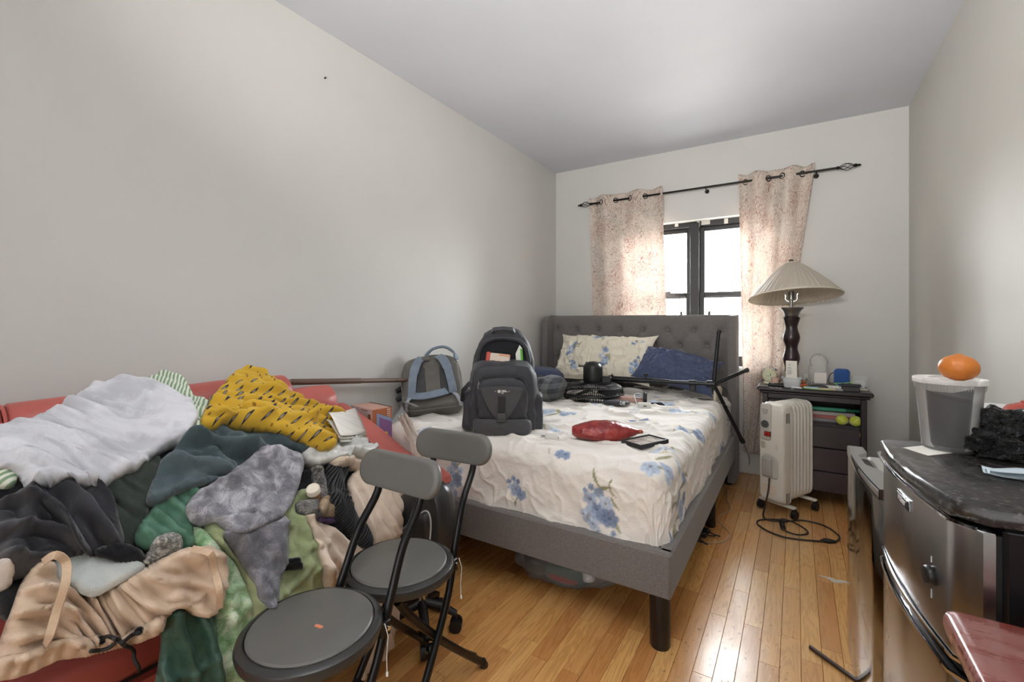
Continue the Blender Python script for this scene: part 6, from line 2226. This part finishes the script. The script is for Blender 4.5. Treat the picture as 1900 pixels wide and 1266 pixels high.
# photo in a black frame
c4 = [at_z(x, y, BT) for x, y in ((1165, 827), (1202, 838), (1228, 820), (1192, 811))]
c = sum(c4) / 4
ax = Vector(c4[1] - c4[0]); ay = Vector(c4[3] - c4[0])
o = thing('picture_frame', 'small black-edged picture frame lying flat near the foot of the bed', 'picture frame', tuple(c), math.atan2(ax[1], ax[0]))
w_, d_ = ax.length * .96, ay.length * .96
fb = MB()
for (x, y, sx_, sy_) in ((0, -d_ / 2, w_, .008), (0, d_ / 2, w_, .008)): fb.box((x, y, .010), (sx_ + .008, sy_, .02), .002)
for (x, y, sx_, sy_) in ((-w_ / 2, 0, .008, d_), (w_ / 2, 0, .008, d_)): fb.box((x, y, .010), (sx_, sy_ - .008, .02), .002)
obj('rim', fb, m_blackpl, o)
obj('picture', MB().box((0, 0, .008), (w_ - .004, d_ - .004, .012), .001), plain('pale_print_sheet', '#d9d3ca', .15, hex2='#8f8480', vscale=30), o)

# USB charger with prongs
q_ = at_z(1024, 819, BT)
o = thing('charger', 'white wall charger with dark prongs near the black rucksack', 'charger', tuple(q_), math.radians(20))
obj('casing', MB().box((0, 0, .017), (.062, .034, .034), .007), plain('white_gloss_plastic', '#d3d1ca', .3), o)
for y in (-.008, .008):
    obj('prong', MB().box((-.040, y, .020), (.022, .002, .007)), m_chrome, o, smooth=False)
obj('port', MB().box((.0315, 0, .017), (.001, .012, .006)), m_dkgrey, o, smooth=False)

# --- printed box on the sofa arm by the bed
bA, bB, bC = at_t(648, 752, 2.22), at_t(688, 760, 2.02), at_t(727, 757, 2.13)
bxc = (bA + bC) / 2
ob = thing('carton', 'orange printed carton with violet panel on the sofa arm by the left wall', 'box', (-1.70, 1.59, 0.0))
zt_ = float(at_t(689, 762, 2.11)[2])
d1 = Vector((bA[0] - bB[0], bA[1] - bB[1], 0)); d2 = Vector((bC[0] - bB[0], bC[1] - bB[1], 0))
w1, w2 = .205, .118
base_z = .774 - .165
ob.location = (-1.815, 1.572, base_z)
ob.rotation_euler = (0, 0, math.radians(-9))
# local: -y face looks at the camera's left (white face), +x face to its right (orange face)
cb = MB().box((-w1 / 2, w2 / 2, .0825), (w1, w2, .165), .002)
obj('cardboard', cb, plain('salmon_cardboard', '#c79c8a', .6), ob)
fo_ = obj('orange_side', MB().box((.0006, w2 / 2, .0825), (.0012, w2 - .002, .163)), plain('burnt_orange_print', '#a5603c', .5), ob, smooth=False)
def side(name, y0, y1, z0, z1, mat, h=.002):
    return obj(name, MB().box((h, (y0 + y1) / 2, (z0 + z1) / 2), (.0012, y1 - y0, z1 - z0)), mat, fo_, smooth=False)
m_bluep, m_viol = plain('grey_blue_print', '#7f8fae', .5), plain('violet_print', '#7d5686', .5)
tri = MB(); tri.add([(.0014, .025, .0), (.0014, w2 - .002, .0), (.0014, w2 - .002, .105), (.0014, .025, .145), (.0022, .025, .0), (.0022, w2 - .002, .0), (.0022, w2 - .002, .105), (.0022, .025, .145)], [(4, 5, 6, 7), (0, 4, 7, 3), (3, 7, 6, 2), (2, 6, 5, 1)])
obj('blue_panel', tri, m_bluep, fo_, smooth=False)
tri = MB(); tri.add([(.0024, .042, .0), (.0024, w2 - .003, .0), (.0024, w2 - .003, .088), (.0024, .042, .122), (.003, .042, .0), (.003, w2 - .003, .0), (.003, w2 - .003, .088), (.003, .042, .122)], [(4, 5, 6, 7), (0, 4, 7, 3), (3, 7, 6, 2), (2, 6, 5, 1)])
obj('violet_panel', tri, m_viol, fo_, smooth=False)
obj('yellow_badge', MB().lathe([(0, 0), (.0135, 0), (.0135, .0008), (0, .0008)], 20, M=Matrix.Rotation(PI / 2, 4, 'Y'), c=(.003, .078, .030)), plain('yellow_print', '#d3b047', .5), fo_)
for k in range(2):
    for j in range(5):
        obj('print_mark', MB().box((.0016, w2 - .016 - k * .010, .155 - j * .011), (.001, .005, .007 - .002 * (j % 2))), plain('white_print', '#e5e5e2', .6), fo_, smooth=False)
ff = obj('white_side', MB().box((-w1 / 2, -.0006, .0825), (w1 - .002, .0012, .163)), plain('lilac_white_print', '#d3c6c6', .5), ob, smooth=False)
Mt_ = Matrix.Translation((-w1 + .03, -.0014, .135)) @ Matrix.Rotation(PI / 2, 4, 'X')
text_obj('680', .026, plain('indigo_print', '#4b4c86', .5), ff, Mt_)
obj('dark_window', MB().box((-.062, -.0016, .075), (.062, .0012, .085)), plain('maroon_black_print', '#2c1a24', .4), ff, smooth=False)
obj('gold_square', MB().box((-.022, -.0016, .125), (.026, .0012, .030)), plain('bronze_print', '#94683a', .5), ff, smooth=False)
obj('text_line', MB().box((-.07, -.0016, .155), (.06, .0012, .005)), plain('bronze_print', '#94683a', .5), ff, smooth=False)
obj('tape', MB().box((-w1 / 2, w2 - .004, .1655), (w1, .012, .001)), plain('brown_tape', '#5c4433', .4), ob, smooth=False)
# clear film hanging by the carton over the edge of the bed
fm = MB()
n1_, n2_ = 16, 22
Uq, Vq = np.meshgrid(np.linspace(0, 1, n1_), np.linspace(0, 1, n2_))
a3, b3, c3, d3 = at_t(738, 776, 2.22), at_t(752, 770, 2.25), at_t(800, 850, 2.02), at_t(772, 868, 1.97)
G = a3 * ((1 - Uq) * (1 - Vq))[..., None] + b3 * (Uq * (1 - Vq))[..., None] + c3 * (Uq * Vq)[..., None] + d3 * ((1 - Uq) * Vq)[..., None]
G[..., 2] += .012 * np.sin(Uq * 14 + Vq * 3) + .01 * fbm(Uq * 6, Vq * 9, 3)
fm.grid(G[..., 0], G[..., 1], G[..., 2])
def mdl(o):
    m = o.modifiers.new('thick', 'SOLIDIFY'); m.thickness = .001
tag(obj('clear_film', fm, see_through('milky_film', '#e9dcd0', .06, .12), None, mod=mdl), 'strip of crinkled clear film hanging between carton and bed', 'plastic film')

# ------------------------------------------------------------------ things on the nightstand
def nspos(px, y=None, py=None):
    d = ray(px, 700)
    yy = y
    return d[0] / d[1] * yy, yy


def on_ns(px, y): x, yy = nspos(px, y); return (x, yy, NSZ)


o = thing('alarm_clock', 'small round cream alarm clock at the left end of the nightstand', 'clock', on_ns(1428, 3.76), math.radians(-4))
Mx = Matrix.Rotation(PI / 2, 4, 'X')
m_clk = plain('cream_clock_case', '#c9c3a0', .4)
obj('case', MB().lathe([(0, .022), (.040, .022), (.046, .016), (.046, -.018), (.040, -.024), (.037, -.020), (0, -.019)][::-1], 32, M=Mx, c=(0, 0, .062)), m_clk, o)
fc = obj('dial_face', MB().lathe([(0, .0), (.036, .0), (.036, .001), (0, .001)], 28, M=Mx, c=(0, -.0215, .062)), plain('pale_green_dial', '#c5c8a8', .4), o)
obj('hand', MB().box((.008, -.0232, .070), (.004, .001, .022)), m_dkgrey, fc, smooth=False)
obj('hand', MB().box((-.008, -.0232, .060), (.020, .001, .003)), m_dkgrey, fc, smooth=False)
for k in range(12):
    a = PI * k / 6
    obj('hour_mark', MB().box((.030 * math.sin(a), -.0230, .062 + .030 * math.cos(a)), (.003, .001, .003)), m_dkgrey, fc, smooth=False)
obj('foot_block', MB().box((0, 0, .010), (.075, .040, .018), .004), m_clk, o)
obj('ring_handle', MB().tube([(.028 * math.cos(a), 0, .106 + .026 * math.sin(a)) for a in np.linspace(0, PI, 12)], .0022, 6), m_pewter, o)
obj('bell', MB().lathe([(.018, 0), (.016, .009), (.008, .014), (0, .015)], 16, c=(.030, 0, .100)), m_pewter, o)
o = thing('black_remote', 'flat black remote control under the cream alarm clock', 'remote control', on_ns(1446, 3.68), math.radians(6))
obj('casing', MB().box((0, 0, .010), (.14, .045, .02), .004), m_blackpl, o)
obj('button_pad', MB().box((-.045, -.018, .0205), (.018, .006, .002)), plain('white_gloss_plastic', '#d3d1ca', .3), o, smooth=False)
o = thing('pink_cup', 'small pinkish beige cup right of the alarm clock', 'cup', on_ns(1438, 3.70))
obj('cup', MB().lathe([(0, .002), (.018, .002), (.022, .0), (.026, .055), (.0255, .056), (.0235, .056), (.02, .006), (0, .006)], 24, cap=False), plain('pinkish_ceramic', '#c3a493', .5), o)
# tub of bits with a receipt standing in it
o = thing('plastic_tub', 'cloudy plastic tub full of small bits before the lamp', 'tub', on_ns(1470, 3.655), math.radians(-6))
def sq_ring(w_, d__, z): return [(x, y, z) for x, y in rrect(w_, d__, .012, 4)]
tb_ = MB().loft([sq_ring(.09, .07, 0), sq_ring(.112, .088, .062), sq_ring(.124, .10, .066), sq_ring(.124, .10, .069), sq_ring(.112, .088, .069), sq_ring(.088, .068, .003)])
obj('tub', tb_, see_through('cloudy_tub', '#dfe3e6', .42, .25), o)
bits = [MB() for _ in range(1)]
for k in range(26):
    x, y, z = rng.uniform(-.038, .038), rng.uniform(-.028, .028), .006 + .022 * rng.rand()
    cc = ('#c8c4bb', '#8f8b84', '#e0ddd6', '#a08a6f', '#5f5d5c')[k % 5]
    a = rng.rand() * 6
    b = MB().lathe([(0, 0), (.008, 0), (.0085, .004), (0, .0045)], 10, M=Matrix.Rotation(a, 4, 'Z') @ Matrix.Rotation(rng.uniform(-.6, .6), 4, 'X'), c=(x, y, z))
    bo = obj('coin', b, plain('coin_%d' % (k % 5), cc, .35, .5), None); bo.parent = None
    bo.location = Vector(bo.location) * 1 + Vector(o.location); bo.rotation_euler = (0, 0, 0)
    tag(bo, 'small loose coin or button in the cloudy tub before the lamp column', 'coin', 'coins in the cloudy tub')
o2 = thing('receipt', 'white printed card standing in the cloudy tub against the lamp column', 'card', (o.location[0] - .005, o.location[1] + .018, NSZ + .03), math.radians(-5))
cd = MB().box((0, 0, .075), (.066, .0012, .15))
pc = obj('card', cd, m_paper, o2, smooth=False)
mk_ = plain('grey_ink', '#6d6b69', .7)
obj('printed_ring', MB().tube([(-.010 + .006 * math.cos(a), -.001, .122 + .006 * math.sin(a)) for a in np.linspace(.6, 5.9, 14)], .0011, 5), mk_, pc)
for k, (w_, z_) in enumerate(((.024, .103), (.026, .096), (.030, .085), (.024, .078), (.032, .071), (.028, .064), (.022, .057))):
    obj('print_line', MB().box((-.010 + (w_ - .03) / 2, -.0011, z_), (w_, .0006, .0022)), mk_, pc, smooth=False)
# tangle of small things
o = thing('keys', 'bunch of dark keys and tags by the cloudy tub', 'keys', on_ns(1490, 3.70))
for k in range(5):
    a = k * 1.1 + .3
    kb = MB().tube([(.008 * math.cos(q), .008 * math.sin(q), 0) for q in np.linspace(0, 2 * PI, 12)[:-1]], .0022, 5, closed=True).box((.022, 0, 0), (.03, .006, .0022), .0006)
    M_ = Matrix.Translation((.01 * k - .02, .01 * math.sin(a * 3), .012 + .009 * k)) @ Matrix.Rotation(a, 4, 'Z') @ Matrix.Rotation(-.5, 4, 'Y')
    kb.v = [tuple(M_ @ Vector(p)) for p in kb.v]
    obj('key', kb, m_blackpl if k % 2 else m_pewter, o)
o = thing('orange_clip', 'bright orange plastic clip beside the dark keys', 'clip', on_ns(1491, 3.665), .8)
obj('jaw', MB().box((0, 0, .018), (.05, .012, .02), .004), plain('orange_plastic', '#c4623a', .4), o)
obj('jaw', MB().box((.004, .004, .040), (.034, .010, .014), .004), plain('orange_plastic', '#c4623a', .4), o)
o = thing('computer_mouse', 'smooth dark oval computer mouse before the clear plastic bag', 'mouse', on_ns(1519, 3.675), math.radians(-8))
obj('shell', MB().lathe([(0, 0), (.05, 0), (.056, .008), (.052, .02), (.035, .031), (0, .035)], 28), plain('dark_grey_shell', '#3b3a3c', .3), o)
o.scale = (1, .62, .9)
# crumpled clear bottle bag
o = thing('clear_bag', 'tall crinkled clear plastic bag with white label on the nightstand', 'bag', on_ns(1519, 3.84))
rings = []
for k in range(30):
    u = k / 29; z_ = .225 * u
    r_ = .056 * (1 + .10 * math.sin(u * 7)) * (1 if u < .7 else math.sqrt(max(.0004, 1 - ((u - .7) / .3) ** 2)))
    rings.append([(r_ * math.cos(a) * (1 + .05 * math.sin(5 * a + 8 * u)), r_ * .8 * math.sin(a), z_) for a in [2 * PI * j / 40 for j in range(40)]])
t_ = MB().loft(rings)
obj('film', bulge(t_, .006, 34, 8, 0), see_through('crinkled_clear', '#efece6', .20, .08), o)
obj('label', MB().box((.008, -.052, .060), (.07, .002, .075), .001), plain('pale_label', '#d6d0c9', .5), o)
o = thing('clear_cup', 'small upended clear cup beside the crinkled clear bag', 'cup', on_ns(1497, 3.86))
obj('cup', MB().lathe([(.032, 0), (.033, .002), (.027, .07), (.016, .085), (0, .088)], 24), see_through('crinkled_clear', '#efece6', .20, .08), o)
# blue speaker with a strap
o = thing('speaker', 'small royal blue fabric speaker with dark wrist strap', 'speaker', on_ns(1562, 3.80), math.radians(-8))
sp_ = MB().pad(dens(rrect(.090, .130, .024, 6, 0, .066), .012), -.022, .022, .18, 4, back_flat=False)
obj('body', bulge(sp_, .0005, 60, 3, 0), fabric('royal_blue_mesh', '#2c5596', '#24477f', scale=900, vs=60, rough=.7), o)
obj('strap', MB().strap([tuple(p) for p in spline([(-.040, -.012, .105), (-.062, -.02, .09), (-.072, -.03, .055), (-.066, -.036, .025)], 5)], .006, .002, up=(0, -1, 0)), m_zip, o)
# green cable
P = [(on_ns(px, y)[0], y, NSZ + .004 + z) for px, y, z in ((1486, 3.64, 0), (1500, 3.615, 0), (1520, 3.608, 0), (1540, 3.61, .0), (1552, 3.65, .004), (1556, 3.70, .02), (1548, 3.75, .03), (1560, 3.73, .035), (1575, 3.70, .045), (1580, 3.69, .05), (1582, 3.67, .03), (1578, 3.65, .006))]
cable('green_cable', 'thin lime green cable curling across the nightstand', P, .0026, plain('lime_cable', '#9fce6a', .45))
o = thing('black_box', 'small black slab on the right front corner of the nightstand', 'box', on_ns(1578, 3.655), math.radians(-3))
obj('base', MB().box((0, 0, .016), (.096, .05, .032), .003), m_blackpl, o)
obj('lid', MB().box((.002, 0, .039), (.106, .056, .014), .003), m_blackpl, o)
o = thing('display_box', 'small clear display box behind the black slab', 'box', on_ns(1596, 3.76), math.radians(-5))
bx_ = MB()
m_clear = see_through('clear_acrylic', '#e9ece8', .12, .05)
obj('clear_cover', MB().box((0, 0, .045), (.078, .06, .09), .003), m_clear, o)
obj('tray', MB().box((0, 0, .004), (.082, .064, .008), .002), plain('pale_beige', '#c9c1b1', .5), o)
obj('content', MB().box((0, 0, .034), (.05, .03, .05), .004), plain('pale_grey_paper', '#d0d0cc', .6), o)
for (px, y, d_, c_, lab, nm) in ((1505, 3.64, (.085, .022, .014), '#a9c3cf', 'pale blue pen case at the front edge of the nightstand', 'pen_case'), (1528, 3.635, (.13, .02, .012), '#d9b9a5', 'peach toothbrush packet at the front edge of the nightstand', 'packet'), (1545, 3.69, (.15, .05, .024), '#d8d6cc', 'white instruction leaflet folded on the nightstand', 'leaflet'), (1556, 3.64, (.05, .035, .012), '#8f958f', 'grey card adapter by the white leaflet', 'adapter'), (1478, 3.615, (.06, .014, .010), '#e4e2dd', 'tiny white tag at the front edge of the nightstand', 'tag')):
    o = thing(nm, lab, nm.replace('_', ' '), on_ns(px, y), math.radians(-7))
    obj('body', MB().box((0, 0, d_[2] / 2), d_, .003), plain(nm + '_col', c_, .5, var=.15, vscale=60), o)
    obj('end_strip', MB().box((d_[0] * .3, 0, d_[2] + .0004), (d_[0] * .2, d_[1] * .8, .0008)), plain(nm + '_strip', '#7f8f96', .5), o, smooth=False)

# on the shelf: tennis balls, green tube, magazines
m_tennis = fabric('tennis_felt', '#c3cc4b', '#aebb3c', scale=300, vs=40, bump=.9)
for k, (px, py) in enumerate(((1562, 781), (1588, 783))):
    q_ = at_y(px, py, 3.655 if k else 3.66)
    o = thing('tennis_ball', ('yellow tennis ball on the shelf, the one nearer the heater', 'yellow tennis ball on the shelf, the one nearer the shelf end')[k], 'ball', (q_[0], q_[1], SHZ), k * 1.3, 'tennis balls on the nightstand shelf')
    bl = MB().lathe([(.0335 * math.sin(a), .0335 - .0335 * math.cos(a)) for a in np.linspace(0, PI, 20)], 32)
    obj('felt', bl, m_tennis, o)
    sm_ = [(.0336 * math.cos(a) * math.sqrt(1 - (.62 * math.sin(2 * a)) ** 2), .0336 * math.sin(a) * math.sqrt(1 - (.62 * math.sin(2 * a)) ** 2), .0335 + .0336 * .62 * math.sin(2 * a)) for a in np.linspace(0, 2 * PI, 48)[:-1]]
    obj('seam', MB().tube(sm_, .0012, 5, closed=True), plain('pale_seam', '#dfe0bd', .8), o)
for k, (lab, col, z, rz) in enumerate((('grey magazine lying lowest on the shelf under the green tube', '#8a8385', 0, .05), ('red-edged magazine on the shelf under the green tube', '#a85550', .022, -.04), ('pale magazine topmost on the shelf under the green tube', '#b7a9a4', .044, .03))):
    o = thing('magazine', lab, 'magazine', (.145, 3.835, SHZ + z), rz, 'magazines on the nightstand shelf')
    obj('pages', MB().box((0, 0, .010), (.36, .22, .018), .003), plain('page_edges_%d' % k, '#b4aca6', .7), o)
    obj('cover', MB().box((0, -.0005, .0196), (.362, .223, .0016), .0004), plain('cover_%d' % k, col, .4), o)
    obj('spine', MB().box((0, -.1112, .010), (.362, .0016, .019)), plain('cover_%d' % k, col, .4), o, smooth=False)
o = thing('green_tube', 'teal green plastic tube on the magazines in the nightstand shelf', 'tube', (.17, 3.76, SHZ + .066), math.radians(3))
obj('tube', MB().tube([(-.11, 0, .014), (.11, 0, .014)], .0125, 14), plain('teal_plastic', '#4fae8c', .3), o)
obj('end_cap', MB().tube([(-.125, 0, .014), (-.11, 0, .014)], .014, 14), plain('teal_plastic', '#4fae8c', .3), o)
obj('end_cap', MB().tube([(.11, 0, .014), (.19, 0, .014)], .0105, 14), plain('deep_teal_plastic', '#1f6b55', .3), o)
o = thing('grey_shoe', 'grey cloth slipper on the shelf behind the heater top', 'slipper', (-.12, 3.74, SHZ))
obj('upper', lump((-.07, -.10, 0), (.05, .10, .15), 12, .012, 12), fabric('grey_felt', '#6d6a66', None), o)

# ------------------------------------------------------------------ things on the refrigerators
o = thing('tub_container', 'tall cloudy plastic deli tub with lid on the knobbed refrigerator', 'container', (.325, 1.548, FT + .001))
o_z = .178
m_cloudy = see_through('cloudy_deli_plastic', '#e3e3e2', .05, .22)
obj('wall', MB().lathe([(0, .001), (0.0477, .001), (0.0516, .004), (0.0535, .02), (0.0628, .142), (0.0639, .150), (0.0655, .151), (0.0666, .163), (0.0666, o_z - .004), (0.0643, o_z - .004), (0.0639, .160), (0.0612, .145), (0.0516, .02), (0.0462, .006), (0, .006)], 56), m_cloudy, o)
for k in range(60):
    a = 2 * PI * k / 60
rb = MB()
for k in range(72):
    a = 2 * PI * k / 72
    rb.tube([(.0648 * math.cos(a), .0648 * math.sin(a), .152), (.0668 * math.cos(a), .0668 * math.sin(a), .165)], .0012, 4, cap=False)
r_ = obj('rim_ribs', rb, m_cloudy, o); r_['kind'] = 'stuff'
obj('lid', MB().lathe([(0, o_z - .006), (0.0601, o_z - .006), (0.0624, o_z - .002), (0.0647, o_z), (0.0697, o_z), (0.0705, o_z - .003), (0.0697, o_z - .012), (0.0681, o_z - .012)], 56), see_through('frosted_lid', '#ecebe8', .42, .3), o)
fd = MB()
rings = []
for k in range(12):
    u = k / 11; z_ = .008 + .125 * u
    r0 = .0425 + .012 * u
    rings.append([(r0 * math.cos(a) * (1 + .04 * math.sin(4 * a)), r0 * math.sin(a) * (1 + .04 * math.sin(3 * a)), z_ + .012 * u * math.sin(2 * a + 1)) for a in [2 * PI * j / 36 for j in range(36)]])
fd.loft(rings)
tag(obj('dark_sheet', bulge(fd, .003, 25, 5), plain('dark_grey_wrap', '#232326', .6, var=.25)), 'dark grey wrapped bundle inside the cloudy deli tub', 'bundle')
bpy.data.objects['dark_sheet'].location = Vector((.325, 1.548, FT + .010))
o = thing('tangerine', 'orange tangerine sitting on the lid of the deli tub', 'tangerine', (.338, 1.527, FT + .001 + o_z - .003))
tg = MB().lathe([(.0385 * math.sin(a) ** .9, .031 - .031 * math.cos(a) - .004 * math.exp(-(math.sin(a) / .18) ** 2) * (1 if a < 1 else -1)) for a in np.linspace(0.001, PI - .001, 26)], 40, wob=lambda a, z: 1 + .012 * math.sin(8 * a))
t = NT('tangerine_peel')
co = t.co('Object')
t.base(t.mix(t.noise(co, 60, 3), lin('#c26a1c'), lin('#cf7f34'))).pr(.38, 0, .5)
t.bump(t.noise(co, 260, 2), .35, .002)
obj('peel', tg, t.m, o)
obj('stem_button', MB().lathe([(0, .056), (.004, .056), (.005, .060), (.003, .0625), (0, .063)], 12), plain('green_brown_stem', '#6a6a35', .8), o)
q_ = [at_z(x, y, FT) for x, y in ((1676, 832), (1722, 847), (1790, 839), (1735, 826))]
pm = MB(); pm.add([tuple(p + np.array([0, 0, .0006])) for p in q_] + [tuple(p + np.array([0, 0, .0018])) for p in q_], [(3, 2, 1, 0), (4, 5, 6, 7), (0, 1, 5, 4), (1, 2, 6, 5), (2, 3, 7, 6), (3, 0, 4, 7)])
tag(obj('note_paper', pm, m_paper, smooth=False), 'white note paper lying under the front of the deli tub', 'paper')
# black crumpled bag
q_ = at_z(1850, 846, FT)
bgm = MB()
bgo = thing('garbage_bag', 'knotted crumpled black plastic bag on the knobbed refrigerator', 'bag', (q_[0] + .004, q_[1] - .005, FT))
t = NT('black_crinkled_film')
co = t.co('Object')
t.base(lin('#0c0c0e')).pr(.17, 0, .7)
t.bump(t.noise(co, 55, 5, .65, dist=1.5), .9, .02)
m_bagfilm = t.m
b = lump((-.075, -.055, 0), (.075, .06, .055), 4, .020, 40, 44, 24)
obj('skirt', b, m_bagfilm, bgo, smooth=False)
b = lump((-.032, -.04, .025), (.058, .045, .112), 9, .013, 42, 40, 24)
obj('knot', b, m_bagfilm, bgo, smooth=False)
# red bowl, upside down
q_ = at_z(1912, 838, FT)
o = thing('red_bowl', 'round red bowl turned over at the right edge behind the black bag', 'bowl', (.487, 1.583, FT))
obj('bowl', MB().lathe([(.0, .128), (.02, .1275), (.05, .115), (.068, .090), (.076, .060), (.074, .03), (.066, .008), (.060, .0), (.056, .004), (.066, .035), (.067, .06), (.06, .085), (.045, .105), (.0, .12)], 48), plain('red_glazed', '#b4483a', .2, var=.12), o)
obj('foot_ring', MB().tube([(.024 * math.cos(2 * PI * k / 32), .024 * math.sin(2 * PI * k / 32), .126) for k in range(32)], .003, 6, closed=True), plain('red_glazed', '#b4483a', .2, var=.12), o)
# pale blue mask
q_ = at_z(1890, 888, FT)
o = thing('face_mask', 'pale blue folded paper face mask on the refrigerator top at right edge', 'mask', (q_[0] + .02, q_[1], FT), math.radians(-8))
m_mask = plain('pale_blue_paper', '#c3d3da', .8)
for k in range(3):
    X_, Y_ = np.meshgrid(np.linspace(-.07, .06, 20), np.linspace(-.03, .03, 10))
    Z_ = .004 + .005 * k + .004 * np.sin(X_ * 50 + k) + .004 * np.sin(Y_ * 80 + 2 * k)
    g = MB().grid(X_ + .004 * k, Y_ * (1 - .5 * np.clip((-X_ - .03) / .05, 0, 1)) - .012 * k + .012, np.maximum(Z_, .002))
    obj('pleat', g, m_mask, o, mod=mdl)
o.children[0]
q_ = at_z(1882, 846, FT)
tag(obj('tissue', lump((q_[0] - .02, q_[1] - .015, FT), (q_[0] + .02, q_[1] + .012, FT + .012), 7, .004, 60), plain('white_tissue', '#e2e3e3', .8)), 'small white tissue scrap below the black bag', 'tissue')
# white box on the second refrigerator
o = thing('white_box', 'white foam box on the lower refrigerator behind the deli tub', 'box', (.515, 1.97, GT - .028))
obj('body', MB().box((0, 0, .10), (.25, .30, .20), .008), plain('white_foam', '#dcdbd8', .6), o)
obj('lid', MB().box((0, 0, .218), (.262, .312, .036), .008), plain('white_foam', '#dcdbd8', .6), o)

# ------------------------------------------------------------------ things on the floor
# bag under the bed
p1, p2 = at_z(975, 1062, .03), at_z(1120, 1096, .02)
c = (p1 + p2) / 2
o = thing('carrier_bag', 'crumpled clear bag with teal and red cloth under the bed foot rail', 'bag', (c[0] - .02, c[1] + .075, 0), math.atan2(p2[1] - p1[1], p2[0] - p1[0]) * .6)
obj('film', lump((-.24, -.12, 0), (.25, .14, .15), 14, .022, 11, 56, 30), see_through('smoky_film', '#c9c7c4', .22, .12), o)
obj('teal_cloth', lump((-.08, -.105, .005), (.13, .04, .10), 15, .010, 14), cloth('teal_cloth', '#3a6464', '#2f5152'), o)
obj('red_patch', lump((-.05, -.113, .03), (.085, -.08, .062), 16, .003, 20), cloth('red_cloth', '#a63b42', '#8b2f36'), o)
obj('dark_cloth', lump((-.21, -.09, .01), (-.05, .10, .13), 17, .012, 14), g_black, o)
obj('white_scrap', lump((.10, -.10, .05), (.16, -.02, .11), 18, .008, 22), plain('white_tissue', '#e2e3e3', .8), o)
# black adapter cluster by the right bed leg
q_ = at_z(1303, 1005, .0)
o = thing('power_strip', 'black power strip with tangled plugs on the floor beside the bed', 'power strip', (q_[0] - .07, q_[1] + .03, 0), math.radians(60))
obj('strip', MB().box((0, 0, .018), (.20, .05, .034), .006), m_blackpl, o)
for k, (x, y, z, rz) in enumerate(((-.06, -.045, .02, .5), (-.015, -.055, .025, -.3), (.04, -.05, .022, .9), (.08, -.04, .03, .2))):
    b = MB().box((0, 0, 0), (.034, .045, .03), .006).tube([(0, -.02, 0), (.004, -.05, -.006), (.02, -.075, -.012)], .004, 6)
    M_ = Matrix.Translation((x, y, z)) @ Matrix.Rotation(rz, 4, 'Z')
    b.v = [tuple(M_ @ Vector(p)) for p in b.v]
    obj('plug', b, m_blackpl, o)
# white-brown cable to it
P = [at_z(x, y, .005) for x, y in ((1303, 1009), (1322, 1008), (1340, 1006), (1352, 998), (1356, 992), (1350, 984), (1338, 972), (1333, 962), (1342, 954), (1356, 947), (1355, 938), (1350, 926), (1350, 912), (1345, 900), (1362, 885), (1385, 878))]
cable('extension_cable', 'pale thin cable wandering across the floor beside the bed', P, .0032, plain('pale_tan_cable', '#b79a78', .5))
P = [at_t(1376, 815, 3.2), at_t(1383, 830, 3.3), at_t(1390, 850, 3.4), at_z(1388, 868, .01), at_z(1375, 878, .005), at_z(1360, 880, .005)]
cable('lamp_cable', 'grey-white cable dropping to the floor between bed and nightstand', P, .0032, plain('grey_cable', '#a7a199', .5))
# dark stick leaning on the floor in front of the mirror-bright door
p1, p2 = at_z(1503, 1201, .008), at_z(1596, 1268, .008)
o = thing('dark_stick', 'thin dark brown stick on the floor pointing at the chrome refrigerator', 'stick', tuple((p1 + p2) / 2 * np.array([1, 1, 0])))
v_ = Vector(p2 - p1)
ob_ = obj('rod', MB().strap([-v_ / 2 + Vector((0, 0, .008)), v_ / 2 + Vector((0, 0, .008))], .013, .010, up=(0, 0, 1)), plain('dark_brown_metal', '#3a2a20', .4), o)
obj('cut_end', MB().box(-v_ / 2 + Vector((0, 0, .008)), (.005, .012, .011), .001), plain('black_metal_end', '#171310', .4), o)
# pale paint smear on the boards
q_ = at_z(1550, 1077, .0004)
sm_ = MB().lathe([(0, .0008), (.03, .0007), (.036, .0002)], 28, wob=lambda a, z: 1 + .35 * math.sin(3 * a) + .2 * math.sin(7 * a + 1))
sm_.v = [(x * 1.3, y * .5, z) for x, y, z in sm_.v]
s_ = obj('paint_smear', sm_, plain('chalky_smear', '#c9c1b4', .9), floor, recenter=False)
s_.location = (q_[0], q_[1], 0)
# tag strings hanging from the folding chairs' rims
